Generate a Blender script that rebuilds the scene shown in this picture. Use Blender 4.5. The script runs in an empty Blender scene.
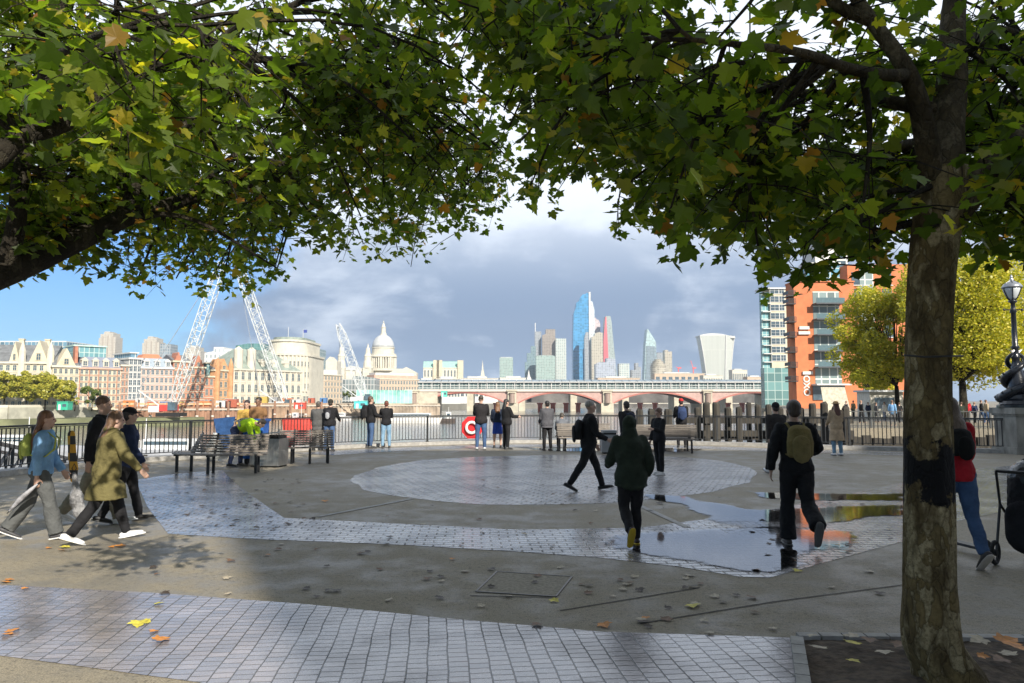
import bpy, bmesh, math, random
from mathutils import Vector, Matrix, noise, Quaternion
R = math.radians
random.seed(7)
C = bpy.context.scene.collection
# ------------------------------------------------------------------ camera
F = 740.0; CW, CH = 1024, 683; HORIZON = 401.0; EYE = 1.72
PITCH = math.atan((HORIZON - CH / 2) / F)
cam_d = bpy.data.cameras.new('camera'); cam = bpy.data.objects.new('camera', cam_d); C.objects.link(cam)
cam_d.sensor_width = 36; cam_d.lens = 36 * F / CW; cam_d.clip_start = 0.05; cam_d.clip_end = 30000
cam.location = (0, 0, EYE); cam.rotation_euler = (R(90) + PITCH, 0, 0)
bpy.context.scene.camera = cam
# ------------------------------------------------------------------ light
SUN_H = Vector((-0.42, 0.907, 0)).normalized(); SUN_EL = R(33)      # horizontal travel of the light
SUN_V = Vector((SUN_H.x * math.cos(SUN_EL), SUN_H.y * math.cos(SUN_EL), -math.sin(SUN_EL)))
sd = bpy.data.lights.new('sun', 'SUN'); sd.energy = 4.6; sd.angle = R(0.5); sd.color = (1.0, 0.93, 0.82)
so = bpy.data.objects.new('sun', sd); C.objects.link(so); so.rotation_euler = SUN_V.to_track_quat('-Z', 'Y').to_euler(); so.location = (0, 0, 60)
sc = bpy.context.scene
sc.view_settings.view_transform = 'Standard'; sc.view_settings.look = 'None'; sc.view_settings.gamma = 1
sc.view_settings.use_curve_mapping = False; sc.view_settings.exposure = 0.70
sc.render.resolution_x = CW; sc.render.resolution_y = CH
w = bpy.data.worlds.new("World"); sc.world = w; w.use_nodes = True
nt = w.node_tree; nt.nodes.clear(); N = nt.nodes.new; L = nt.links.new
def nd(t, **k):
    n = N(t)
    for a, b in k.items():
        if a.startswith('i_'): n.inputs[int(a[2:])].default_value = b
        else: setattr(n, a, b)
    return n
def mth(op, a, b=None, clamp=False):
    n = N('ShaderNodeMath'); n.operation = op; n.use_clamp = clamp
    for i, v in enumerate((a, b)):
        if v is None: continue
        if isinstance(v, (int, float)): n.inputs[i].default_value = v
        else: L(v, n.inputs[i])
    return n.outputs[0]
def mrange(v, a, b, c=0., d=1.):
    n = N('ShaderNodeMapRange'); n.interpolation_type = 'SMOOTHSTEP'; L(v, n.inputs[0])
    for i, q in enumerate((a, b, c, d)): n.inputs[i + 1].default_value = q
    return n.outputs[0]
def mixc(f, a, b):
    n = N('ShaderNodeMix'); n.data_type = 'RGBA'
    if isinstance(f, (int, float)): n.inputs[0].default_value = f
    else: L(f, n.inputs[0])
    for i, v in ((6, a), (7, b)):
        if isinstance(v, tuple): n.inputs[i].default_value = (*v, 1) if len(v) == 3 else v
        else: L(v, n.inputs[i])
    return n.outputs[2]
sky = nd('ShaderNodeTexSky', sky_type='NISHITA', sun_disc=False, sun_elevation=SUN_EL)
sky.sun_rotation = math.atan2(-SUN_H.x, -SUN_H.y); sky.air_density = 1.0; sky.dust_density = 0.15; sky.ozone_density = 2.2
bg_sky = nd('ShaderNodeBackground'); bg_sky.inputs[1].default_value = 0.095; tn = nd('ShaderNodeMix', data_type='RGBA', blend_type='MULTIPLY'); tn.inputs[0].default_value = 1; L(sky.outputs[0], tn.inputs[6]); tn.inputs[7].default_value = (0.46, 0.76, 1.12, 1); L(tn.outputs[2], bg_sky.inputs[0])
tc = N('ShaderNodeTexCoord'); sp = N('ShaderNodeSeparateXYZ'); L(tc.outputs['Generated'], sp.inputs[0])
X, Y, Z = sp.outputs
Zc = mth('MAXIMUM', Z, 0.0)
cb = N('ShaderNodeCombineXYZ')
den = mth('ADD', Zc, 0.16)
L(mth('DIVIDE', X, den), cb.inputs[0]); L(mth('DIVIDE', Y, den), cb.inputs[1]); cb.inputs[2].default_value = 3.1
def fbm(vec, s, det=8, rough=0.55, dist=0.0):
    n = N('ShaderNodeTexNoise'); n.inputs['Scale'].default_value = s; n.inputs['Detail'].default_value = det
    n.inputs['Roughness'].default_value = rough; n.inputs['Distortion'].default_value = dist; L(vec, n.inputs['Vector']); return n.outputs[0]
n1 = fbm(cb.outputs[0], 0.62, 9, 0.52, 0.3); n2 = fbm(tc.outputs['Generated'], 5.0, 8, 0.55, 0.5); n3 = fbm(cb.outputs[0], 1.9, 8, 0.6)
az = mth('ARCTAN2', X, Y)                                  # 0 = straight ahead, negative = left
# clouds: open blue low on the left, a heavy bank from the middle to the right
side = mrange(mth('ADD', az, mth('MULTIPLY', Z, -0.35)), -0.62, -0.16)
high = mrange(Z, 0.18, 0.36)
bias = mth('MAXIMUM', side, mth('MULTIPLY', high, 0.75))
cov = mth('ADD', mth('ADD', mth('MULTIPLY', n1, 0.7), mth('MULTIPLY', n2, 0.5)), mth('MULTIPLY', bias, 0.42))
mask = mrange(cov, 0.70, 0.84)
# bright tops and slate bases
dark = mrange(mth('ADD', mth('MULTIPLY', n3, 0.5), mth('ADD', mth('MULTIPLY', n2, 0.75), mth('MULTIPLY', mrange(Z, 0.15, 0.38), -0.42))), 0.40, 0.66)
BR = mth('MULTIPLY', mth('MULTIPLY', mrange(Z, 0.12, 0.30), mrange(Z, 0.42, 0.62, 1.0, 0.0)), mrange(Y, -0.1, 0.5))
ccol = mixc(dark, mixc(BR, (0.68, 0.77, 0.91), (0.90, 0.97, 1.08)), mixc(BR, (0.235, 0.335, 0.51), (0.72, 0.80, 0.93)))
ccol = mixc(mrange(Z, 0.0, 0.10, 0.55, 0.0), ccol, (0.42, 0.56, 0.74))
bg_c = nd('ShaderNodeBackground'); bg_c.inputs[1].default_value = 0.86; DIM = mth('MULTIPLY', mrange(Z, 0.45, 0.75, 1.0, 0.60), mrange(Y, -0.25, 0.15, 0.55, 1.0)); L(mth('MULTIPLY', DIM, 0.76), bg_c.inputs[1]); L(mth('MULTIPLY', DIM, 0.082), bg_sky.inputs[1]); L(ccol, bg_c.inputs[0])
ms = N('ShaderNodeMixShader'); L(mask, ms.inputs[0]); L(bg_sky.outputs[0], ms.inputs[1]); L(bg_c.outputs[0], ms.inputs[2])
wo = N('ShaderNodeOutputWorld'); L(ms.outputs[0], wo.inputs[0])
# ------------------------------------------------------------------ pixel -> world helpers
def ray(px, py):
    d = Vector((px - CW / 2, F, -(py - CH / 2)))           # camera space with y forward, z up
    c, s = math.cos(PITCH), math.sin(PITCH)
    return Vector((d.x, d.y * c - d.z * s, d.y * s + d.z * c))
def W(px, py, d):
    r = ray(px, py); t = d / r.y; return Vector((r.x * t, d, EYE + r.z * t))
def G(px, py, z=0.0):
    r = ray(px, py); t = (z - EYE) / r.z; return Vector((r.x * t, r.y * t, z))
def XD(px, d): return W(px, HORIZON, d).x
def ZT(py, d): return W(512, py, d).z
# ------------------------------------------------------------------ materials
MATS = {}
def M(name, col=(0.5, 0.5, 0.5), rough=0.7, metal=0.0, var=0.15, scale=3.0, bump=0.0, bscale=None, spec=0.5, col2=None, coat=0.0, stretch=None):
    if name in MATS: return MATS[name]
    global nt, N, L
    m = bpy.data.materials.new(name); m.use_nodes = True; nt = m.node_tree; N = nt.nodes.new; L = nt.links.new
    b = nt.nodes['Principled BSDF']; b.inputs['Roughness'].default_value = rough; b.inputs['Metallic'].default_value = metal
    b.inputs['Specular IOR Level'].default_value = spec; b.inputs['Coat Weight'].default_value = coat
    t = N('ShaderNodeTexCoord'); v = t.outputs['Object']
    if stretch:
        mp = N('ShaderNodeMapping'); mp.inputs['Scale'].default_value = stretch; L(v, mp.inputs[0]); v = mp.outputs[0]
    f = fbm(v, scale, 6, 0.6)
    a = tuple(max(0, c * (1 - var)) for c in col); c2 = col2 or tuple(min(1, c * (1 + var)) for c in col)
    L(mixc(mrange(f, 0.3, 0.7), a, c2), b.inputs['Base Color'])
    if bump:
        bn = N('ShaderNodeBump'); bn.inputs['Strength'].default_value = min(1, bump); bn.inputs['Distance'].default_value = 0.02
        L(fbm(v, bscale or scale * 4, 5, 0.6), bn.inputs['Height']); L(bn.outputs[0], b.inputs['Normal'])
    MATS[name] = m; return m
def MG(name, glass, frame, cw, ch, mortar=0.12, rough=0.25, var=0.3, metal=0.0):
    """curtain wall: rectangular panes between frames, in metres"""
    if name in MATS: return MATS[name]
    global nt, N, L
    m = bpy.data.materials.new(name); m.use_nodes = True; nt = m.node_tree; N = nt.nodes.new; L = nt.links.new
    b = nt.nodes['Principled BSDF']; t = N('ShaderNodeTexCoord'); s = N('ShaderNodeSeparateXYZ'); L(t.outputs['Object'], s.inputs[0])
    cbn = N('ShaderNodeCombineXYZ'); L(mth('ADD', s.outputs[0], s.outputs[1]), cbn.inputs[0]); L(s.outputs[2], cbn.inputs[1])
    br = N('ShaderNodeTexBrick'); br.offset = 0; br.inputs['Scale'].default_value = 1; br.inputs['Brick Width'].default_value = cw; br.inputs['Row Height'].default_value = ch
    br.inputs['Mortar Size'].default_value = mortar; br.inputs['Mortar Smooth'].default_value = 0.1; L(cbn.outputs[0], br.inputs['Vector'])
    br.inputs['Color1'].default_value = (*[c * (1 - var) for c in glass], 1); br.inputs['Color2'].default_value = (*[min(1, c * (1 + var)) for c in glass], 1)
    br.inputs['Mortar'].default_value = (*frame, 1); L(br.outputs[0], b.inputs['Base Color'])
    L(mixc(br.outputs['Fac'], (rough,) * 3, (0.7,) * 3), b.inputs['Roughness']); b.inputs['Metallic'].default_value = metal
    MATS[name] = m; return m
def new_mat(name):
    global nt, N, L
    m = bpy.data.materials.new(name); m.use_nodes = True; nt = m.node_tree; N = nt.nodes.new; L = nt.links.new
    MATS[name] = m; return m, nt.nodes['Principled BSDF']
# ------------------------------------------------------------------ mesh builder
class MB:
    def __init__(s): s.v = []; s.f = []; s.m = []; s.mi = 0
    def add(s, vs, fs):
        o = len(s.v); s.v += [Vector(v) for v in vs]; s.f += [tuple(i + o for i in f) for f in fs]; s.m += [s.mi] * len(fs); return s
    def box(s, x0, x1, y0, y1, z0, z1):
        return s.add([(x0,y0,z0),(x1,y0,z0),(x1,y1,z0),(x0,y1,z0),(x0,y0,z1),(x1,y0,z1),(x1,y1,z1),(x0,y1,z1)],
                     [(0,3,2,1),(4,5,6,7),(0,1,5,4),(1,2,6,5),(2,3,7,6),(3,0,4,7)])
    def beam(s, a, b, wd, th=None, up=Vector((0,0,1))):
        a = Vector(a); b = Vector(b); th = th or wd; d = (b - a).normalized()
        if abs(d.dot(up)) > 0.98: up = Vector((0,1,0))
        r = d.cross(up).normalized() * wd / 2; u = r.cross(d).normalized() * th / 2
        return s.add([a-r-u,a+r-u,a+r+u,a-r+u,b-r-u,b+r-u,b+r+u,b-r+u],[(0,1,2,3),(7,6,5,4),(0,4,5,1),(1,5,6,2),(2,6,7,3),(3,7,4,0)])
    def rings(s, rings, cap=True, closed=False):
        n = len(rings[0]); vs = [v for r in rings for v in r]; fs = []
        k = len(rings); last = k if closed else k - 1
        for i in range(last):
            for j in range(n):
                a = i*n+j; b = i*n+(j+1)%n; c = ((i+1)%k)*n+(j+1)%n; d = ((i+1)%k)*n+j; fs.append((a,b,c,d))
        if cap and not closed: fs += [tuple(range(n-1,-1,-1)), tuple(range((k-1)*n, k*n))]
        return s.add(vs, fs)
    def tube(s, pts, rad, n=8, ry=None, ref=None, round_ends=False):
        pts = [Vector(p) for p in pts]
        if not isinstance(rad, (list, tuple)): rad = [rad] * len(pts)
        if ry is None: ry = rad
        elif not isinstance(ry, (list, tuple)): ry = [ry] * len(pts)
        if round_ends:
            d0 = (pts[0]-pts[1]).normalized(); d1 = (pts[-1]-pts[-2]).normalized(); P=[];A=[];B=[]
            for t in (0.98,0.75,0.4): 
                k=math.sqrt(1-t*t); P.append(pts[0]+d0*rad[0]*t); A.append(rad[0]*k); B.append(ry[0]*k)
            P+=pts;A+=list(rad);B+=list(ry)
            for t in (0.4,0.75,0.98):
                k=math.sqrt(1-t*t); P.append(pts[-1]+d1*rad[-1]*t); A.append(rad[-1]*k); B.append(ry[-1]*k)
            pts,rad,ry=P,A,B
        rg = []; prev = None
        for i, p in enumerate(pts):
            d = (pts[min(i+1,len(pts)-1)] - pts[max(i-1,0)])
            d = d.normalized() if d.length > 1e-9 else Vector((0,0,1))
            if prev is None:
                rf = Vector(ref) if ref is not None else (Vector((1,0,0)) if abs(d.x) < 0.9 else Vector((0,1,0)))
            else: rf = prev
            a = (rf - d * rf.dot(d))
            a = a.normalized() if a.length > 1e-6 else d.orthogonal().normalized()
            prev = a; b = d.cross(a)
            rg.append([p + a*math.cos(t*2*math.pi/n)*rad[i] + b*math.sin(t*2*math.pi/n)*ry[i] for t in range(n)])
        return s.rings(rg)
    def ball(s, c, rx, ry=None, rz=None, n=12, m=8, rot=None):
        ry = ry or rx; rz = rz or rx; c = Vector(c); rg = []
        for i in range(1, m):
            t = math.pi * i / m - math.pi/2; q = []
            for j in range(n):
                a = 2*math.pi*j/n; v = Vector((rx*math.cos(t)*math.cos(a), ry*math.cos(t)*math.sin(a), rz*math.sin(t)))
                if rot: v = rot @ v
                q.append(c + v)
            rg.append(q)
        o = len(s.v); s.rings(rg, cap=False)
        k = len(rg); up = Vector((0,0,rz)); 
        if rot: up = rot @ up
        base = o; s.v += [c - up, c + up]; bi = len(s.v)-2
        for j in range(n):
            s.f.append((base+(j+1)%n, base+j, bi)); s.m.append(s.mi)
            s.f.append((base+(k-1)*n+j, base+(k-1)*n+(j+1)%n, bi+1)); s.m.append(s.mi)
        return s
    def lathe(s, prof, n=16, c=(0,0,0)):
        c = Vector(c); return s.rings([[c + Vector((r*math.cos(2*math.pi*j/n), r*math.sin(2*math.pi*j/n), z)) for j in range(n)] for r, z in prof])
    def prism(s, poly, z0, z1):
        n = len(poly); vs = [(p[0],p[1],z0) for p in poly] + [(p[0],p[1],z1) for p in poly]
        return s.add(vs, [tuple(range(n-1,-1,-1)), tuple(range(n,2*n))] + [(i,(i+1)%n,n+(i+1)%n,n+i) for i in range(n)])
    def prismy(s, poly, y0, y1):                            # poly in x,z
        n = len(poly); vs = [(p[0],y0,p[1]) for p in poly] + [(p[0],y1,p[1]) for p in poly]
        return s.add(vs, [tuple(range(n)), tuple(range(2*n-1,n-1,-1))] + [(i,n+i,n+(i+1)%n,(i+1)%n) for i in range(n)])
    def sheet(s, poly, z): return s.add([(p[0],p[1],z) for p in poly], [tuple(range(len(poly)))])
    def mesh(s, name, mats, smooth=False):
        me = bpy.data.meshes.new(name); me.from_pydata([tuple(v) for v in s.v], [], s.f)
        for m in (mats if isinstance(mats, (list, tuple)) else [mats]): me.materials.append(m)
        me.polygons.foreach_set('material_index', s.m)
        if smooth: me.polygons.foreach_set('use_smooth', [True]*len(s.f))
        me.update(); return me
    def build(s, name, mats, parent=None, world=False, smooth=False, loc=None, fix=False):
        if parent is not None and world:
            mi = parent.matrix_basis.inverted(); s.v = [mi @ v for v in s.v]
        elif parent is None and loc is not None and world:
            l = Vector(loc); s.v = [v - l for v in s.v]
        me = s.mesh(name, mats, smooth)
        if fix:
            bm = bmesh.new(); bm.from_mesh(me); bmesh.ops.recalc_face_normals(bm, faces=bm.faces); bm.to_mesh(me); bm.free()
        o = bpy.data.objects.new(name, me); C.objects.link(o)
        if parent is not None: o.parent = parent
        elif loc is not None: o.location = loc
        return o
def tag(o, label=None, cat=None, group=None, kind=None):
    if label: o['label'] = label
    if cat: o['category'] = cat
    if group: o['group'] = group
    if kind: o['kind'] = kind
    return o
def thing(name, label, cat, loc=(0,0,0), rz=0, group=None):
    o = bpy.data.objects.new(name, None); C.objects.link(o); o.location = loc; o.rotation_euler = (0,0,rz); o.empty_display_size = 0.2
    tag(o, label, cat, group); o.matrix_basis = Matrix.Translation(loc) @ Matrix.Rotation(rz, 4, 'Z'); return o
def struct(name, mb, m, world=False, **k):
    return tag(mb.build(name, m, **k), kind='structure', label=None)
def inst(me, name, parent, loc, rz=0, scale=None):
    o = bpy.data.objects.new(name, me); C.objects.link(o); o.parent = parent; o.location = loc; o.rotation_euler = (0,0,rz)
    if scale: o.scale = scale
    return o
def dup(root, loc, rz, label=None):
    r = root.copy(); C.objects.link(r); r.location = loc; r.rotation_euler = (0,0,rz)
    if label: r['label'] = label
    for ch in list(root.children):
        c = ch.copy(); C.objects.link(c); c.parent = r
        for g in ch.children:
            d = g.copy(); C.objects.link(d); d.parent = c
    return r
def smooth_line(pts, per=8):
    out = []; P = [Vector(p) for p in pts]; P = [P[0]*2-P[1]] + P + [P[-1]*2-P[-2]]
    for i in range(1, len(P)-2):
        for k in range(per):
            t = k/per; a,b,c,d = P[i-1],P[i],P[i+1],P[i+2]
            out.append(0.5*((2*b)+(c-a)*t+(2*a-5*b+4*c-d)*t*t+(3*b-a-3*c+d)*t**3))
    out.append(P[-2]); return out
# ================================================================== SETTING
def asphalt():
    m, b = new_mat('asphalt'); t = N('ShaderNodeTexCoord'); v = t.outputs['Object']
    big = fbm(v, 0.35, 6, 0.6); mid = fbm(v, 2.2, 6, 0.65); fine = fbm(v, 90, 3, 0.7)
    c = mixc(mrange(fine, 0.3, 0.7), (0.145, 0.126, 0.096), (0.39, 0.34, 0.245))
    c = mixc(mth('MULTIPLY', mrange(mth('ADD', mth('MULTIPLY', big, 0.6), mth('MULTIPLY', mid, 0.4)), 0.42, 0.62), 0.42), c, (0.09, 0.088, 0.083))
    spk = fbm(v, 22, 2, 0.8); c = mixc(mth('MULTIPLY', mrange(spk, 0.52, 0.68), 0.35), c, (0.34, 0.30, 0.22)); c = mixc(mth('MULTIPLY', mrange(spk, 0.46, 0.34), 0.45), c, (0.045, 0.042, 0.038))
    st = N('ShaderNodeTexVoronoi'); st.inputs['Scale'].default_value = 3.3; L(v, st.inputs['Vector'])
    c = mixc(mth('MULTIPLY', mrange(st.outputs['Distance'], 0.08, 0.04), 0.5), c, (0.06, 0.055, 0.05))
    L(c, b.inputs['Base Color'])
    L(mrange(mth('ADD', mth('MULTIPLY', big, 0.5), mth('MULTIPLY', mid, 0.5)), 0.40, 0.60, 0.85, 0.45), b.inputs['Roughness'])
    bn = N('ShaderNodeBump'); bn.inputs['Strength'].default_value = 0.5; bn.inputs['Distance'].default_value = 0.006; L(fine, bn.inputs['Height']); L(bn.outputs[0], b.inputs['Normal'])
    return m
def setts(name, rot, bw=0.20, bh=0.115, wet=0.5, c1=(0.13,0.125,0.13), c2=(0.24,0.21,0.20), offset=0.5, rlo=0.16, rhi=0.42, spec=0.9, coat=0.8, warp=0.05, mort=0.008, bd=0.007):
    m, b = new_mat(name); t = N('ShaderNodeTexCoord'); mp = N('ShaderNodeMapping'); mp.inputs['Rotation'].default_value = (0,0,rot); L(t.outputs['Object'], mp.inputs[0])
    wv = N('ShaderNodeVectorMath'); wv.operation = 'ADD'; nz = N('ShaderNodeTexNoise'); nz.inputs['Scale'].default_value = 1.3; L(t.outputs['Object'], nz.inputs['Vector'])
    sc_ = N('ShaderNodeVectorMath'); sc_.operation = 'SCALE'; sc_.inputs['Scale'].default_value = warp; L(nz.outputs['Color'], sc_.inputs[0]); L(mp.outputs[0], wv.inputs[0]); L(sc_.outputs[0], wv.inputs[1])
    br = N('ShaderNodeTexBrick'); br.offset = offset; br.inputs['Scale'].default_value = 1; br.inputs['Brick Width'].default_value = bw; br.inputs['Row Height'].default_value = bh
    br.inputs['Mortar Size'].default_value = mort; br.inputs['Mortar Smooth'].default_value = 0.6; br.inputs['Bias'].default_value = -0.1; L(wv.outputs[0], br.inputs['Vector'])
    br.inputs['Color1'].default_value = (*c1,1); br.inputs['Color2'].default_value = (*c2,1); br.inputs['Mortar'].default_value = (0.055,0.05,0.045,1)
    f = fbm(t.outputs['Object'], 1.1, 6, 0.6); fine = fbm(t.outputs['Object'], 28, 4, 0.65)
    cc = mixc(mth('MULTIPLY', mrange(f, 0.35, 0.7), 0.4), br.outputs[0], (0.09,0.085,0.08))
    L(cc, b.inputs['Base Color'])
    r = mrange(mth('ADD', mth('MULTIPLY', f, 0.7), mth('MULTIPLY', fine, 0.3)), 0.38, 0.62, rhi, rlo)
    L(mixc(br.outputs['Fac'], r, (0.6,0.6,0.6)), b.inputs['Roughness']); b.inputs['Specular IOR Level'].default_value = spec
    h = mth('SUBTRACT', mth('MULTIPLY', fine, 0.35), br.outputs['Fac'])
    bn = N('ShaderNodeBump'); bn.inputs['Strength'].default_value = 0.75; bn.inputs['Distance'].default_value = bd; L(h, bn.inputs['Height']); L(bn.outputs[0], b.inputs['Normal']); L(bn.outputs[0], b.inputs['Coat Normal']); L(mth('MULTIPLY', mrange(mth('ADD', mth('MULTIPLY', f, 0.6), mth('MULTIPLY', fbm(t.outputs['Object'], 0.45, 5, 0.6), 0.4)), 0.56, 0.44), coat), b.inputs['Coat Weight']); b.inputs['Coat Roughness'].default_value = 0.13; b.inputs['Coat IOR'].default_value = 2.1
    return m
M_ASPH = asphalt()
M_SETT1 = setts('wet_setts', R(84), 0.088, 0.135, warp=0.055, rlo=0.12, rhi=0.34, offset=0.5, spec=0.75, coat=0.55, mort=0.0055, c1=(0.20,0.19,0.21), c2=(0.34,0.30,0.305))
M_SETT2 = setts('wet_setts_plaza', -0.05, 0.23, 0.13, c1=(0.17,0.17,0.185), c2=(0.29,0.275,0.275), rlo=0.12, rhi=0.34, mort=0.014, bd=0.012, coat=0.7)
M_SETT3 = setts('wet_setts_round', 0.35, 0.26, 0.15, c1=(0.18,0.18,0.195), c2=(0.29,0.28,0.285), rlo=0.16, rhi=0.40, mort=0.018, bd=0.022, coat=0.6)
m, b = new_mat('standing_water'); b.inputs['Base Color'].default_value = (0.035,0.035,0.035,1); b.inputs['Roughness'].default_value = 0.03; b.inputs['IOR'].default_value = 1.5
b.inputs['Specular IOR Level'].default_value = 0.75
t = N('ShaderNodeTexCoord'); bn = N('ShaderNodeBump'); bn.inputs['Strength'].default_value = 0.05; bn.inputs['Distance'].default_value = 0.004; L(fbm(t.outputs['Object'], 7, 3), bn.inputs['Height']); L(bn.outputs[0], b.inputs['Normal'])
M_PUD = m
m, b = new_mat('river_water'); b.inputs['Base Color'].default_value = (0.13,0.125,0.105,1); b.inputs['Roughness'].default_value = 0.12
t = N('ShaderNodeTexCoord'); bn = N('ShaderNodeBump'); bn.inputs['Strength'].default_value = 0.55; bn.inputs['Distance'].default_value = 0.25
L(mth('ADD', fbm(t.outputs['Object'], 0.5, 5, 0.6), mth('MULTIPLY', fbm(t.outputs['Object'], 2.2, 4), 0.4)), bn.inputs['Height']); L(bn.outputs[0], b.inputs['Normal'])
M_WAT = m
M_STONE = M('granite_kerb', (0.33,0.32,0.30), 0.7, var=0.2, scale=8, bump=0.3)
M_WALL = M('river_wall_stone', (0.2,0.19,0.165), 0.85, var=0.35, scale=0.8, bump=0.4)
M_SOIL = M('dark_soil', (0.085,0.062,0.042), 0.95, var=0.5, scale=14, bump=1.0, bscale=22)
M_LAND = M('bank_ground', (0.22,0.21,0.18), 0.9, var=0.3, scale=0.05)
M_BLACK = M('black_ironwork', (0.022,0.024,0.026), 0.42, var=0.3, scale=6, bump=0.1)
WZ = -6.0
struct('river_water', MB().sheet([(-9000,-60),(9000,-60),(9000,12000),(-9000,12000)], WZ), M_WAT)
# the railing line
RL = [(-9.5,4),(-11.2,10),(-11.75,16.6),(-10.7,20.6),(-9.4,22.6),(-6.9,26.4),(-3.4,29.2),(0.3,30.6),(4.0,30.6),(7.6,29.4),(11.4,27.0),(14.0,25.6),(16.4,24.7)]
RAIL = smooth_line([(x,y,0) for x,y in RL], 6)
edge = [(p.x,p.y) for p in RAIL]
def offs(line, d):
    out = []
    for i,p in enumerate(line):
        t = (line[min(i+1,len(line)-1)] - line[max(i-1,0)]).normalized(); out.append(p + Vector((-t.y, t.x, 0))*d)
    return out
outer = offs(RAIL, 0.28)
plz = [(-9.5,-55)] + [(p.x,p.y) for p in outer] + [(22,24.9),(60,24.9),(60,-55)]
struct('plaza_ground', MB().prism(plz, -7.5, 0), M_ASPH, fix=True)
# granite kerb under the railing, a real step
k = MB(); inn = offs(RAIL, -0.16); out_ = offs(RAIL, 0.30)
for i in range(len(RAIL)-1):
    a,b_,c,d = inn[i],inn[i+1],out_[i+1],out_[i]
    k.prism([(a.x,a.y),(b_.x,b_.y),(c.x,c.y),(d.x,d.y)], -0.8, 0.13)
struct('kerb', k, M_STONE, fix=True)
# north bank and the far south bank
def land(name, poly, z): return struct(name, MB().prism(poly, -8.5, z), [M_LAND], fix=True)
nb = [(-9000,215),(-200,215),(-150,222),(XD(130,262),262),(XD(232,300),300),(XD(310,380),380),(XD(420,520),520),(XD(440,640),640),(XD(640,1100),1100),(600,1400),(9000,1400),(9000,11500),(-9000,11500)]
land('north_bank_ground', nb, -1.2)
sb = [(20.5,48),(60,44),(60,20),(400,20),(9000,20),(9000,1250),(600,1250),(XD(770,600),600),(XD(768,320),320),(XD(770,150),150),(XD(800,62),62)]
struct('south_bank_ground', MB().prism(sb, -7.5, -0.02), M_ASPH, fix=True)
# muddy foreshore in front of the north bank
fs = [(-260,205),(-160,205),(-100,242),(XD(200,285),285),(XD(232,299),299),(XD(130,261),261),(-150,221),(-260,214)]
struct('foreshore', MB().prism(fs, -8, WZ+2.4), M('river_mud', (0.16,0.17,0.09), 0.9, var=0.4, scale=0.1), fix=True)
# --- paving sheets ---------------------------------------------------
def gpoly(pts): return [tuple(G(x,y)[:2]) for x,y in pts]
def crv(pts, per=5, closed=True):
    P = [Vector((a,b,0)) for a,b in pts]
    if closed:
        out=[]; n=len(P)
        for i in range(n):
            for k in range(per):
                t=k/per; a,b,c,d=P[i-1],P[i],P[(i+1)%n],P[(i+2)%n]
                q=0.5*((2*b)+(c-a)*t+(2*a-5*b+4*c-d)*t*t+(3*b-a-3*c+d)*t**3); out.append((q.x,q.y))
        return out
    return [(q.x,q.y) for q in smooth_line(P, per)]
def wob(poly, a=0.06, s=1.7):
    out=[]
    for x,y in poly:
        v = noise.noise_vector(Vector((x*s,y*s,3.3))); out.append((x+v.x*a*3, y+v.y*a*3))
    return out
def tri_sheet(name, poly, z, m):
    return struct(name, MB().sheet(poly, z), m)
tri_sheet('sett_path', gpoly([(-700,560),(-300,572),(0,585),(150,593),(300,604),(450,619),(600,632),(790,638),(803,690),(830,800),(500,900),(330,720),(200,683),(60,664),(0,656),(-300,625),(-700,590)]), 0.004, M_SETT1)
ring = gpoly([(135,480),(175,474),(222,470),(236,484),(262,503),(284,518),(400,524),(520,530),(640,528),(760,512),(860,492),(960,470),(1060,462),(1160,475),(1060,500),(950,523),(905,541),(850,556),(770,578),(740,577),(680,567),(600,558),(520,552),(400,545),(250,539),(168,534),(148,508)])
tri_sheet('sett_ring', ring, 0.004, M_SETT2)
tri_sheet('sett_circle', wob(crv(gpoly([(352,478),(385,466),(440,459),(560,455),(680,457),(745,466),(752,480),(700,494),(620,502),(520,505),(430,501),(375,492)]),6),.05,1.1), 0.004, M_SETT3)
rim = offs(RAIL, -0.9); rim2 = offs(RAIL, -2.6)
i0, i1 = 28, 66
tri_sheet('sett_rim', [(p.x,p.y) for p in rim[i0:i1]] + [(p.x,p.y) for p in reversed(rim2[i0:i1])], 0.004, M_SETT3)
# stone lines and edging
def strip(name, p, q, wd, z, m):
    a, b_ = G(*p), G(*q); t = (b_-a).normalized(); n = Vector((-t.y,t.x,0))*wd/2
    return tri_sheet(name, [tuple((a-n)[:2]),tuple((b_-n)[:2]),tuple((b_+n)[:2]),tuple((a+n)[:2])], z, m)
strip('stone_line', (318,517),(412,499),0.10,0.008,M_STONE); strip('stone_line', (640,506),(688,528),0.10,0.008,M_STONE)
pass
for a_,b__ in (((640,624),(775,602)),((560,611),(700,588)),((775,602),(905,585)),((470,596),(556,598))): strip('paving_seam',a_,b__,0.018,0.005,M('seam_dark',(0.06,0.055,0.048),.9))
# planting bed round the tree
bed = [G(797,641),G(1400,648),G(1500,900),G(830,900)]
bm_ = bmesh.new(); bx0 = G(797,642); bx1 = G(1300,648)
g = MB(); nx_, ny_ = 46, 30
for j in range(ny_+1):
    for i in range(nx_+1):
        u,v_ = i/nx_, j/ny_; p = (bed[0]*(1-u)+bed[1]*u)*(1-v_)+(bed[3]*(1-u)+bed[2]*u)*v_
        e = min(u,1-u,v_,1-v_); z = 0.012 + 0.05*min(1,e*8) + 0.03*noise.noise(Vector((p.x*3,p.y*3,0))) + 0.012*noise.noise(Vector((p.x*14,p.y*14,0)))
        g.v.append(Vector((p.x,p.y,max(0.012,z))))
for j in range(ny_):
    for i in range(nx_):
        a = j*(nx_+1)+i; g.f.append((a,a+1,a+nx_+2,a+nx_+1)); g.m.append(0)
struct('planting_bed', g, M_SOIL, smooth=True, fix=True)
k = MB()
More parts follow.
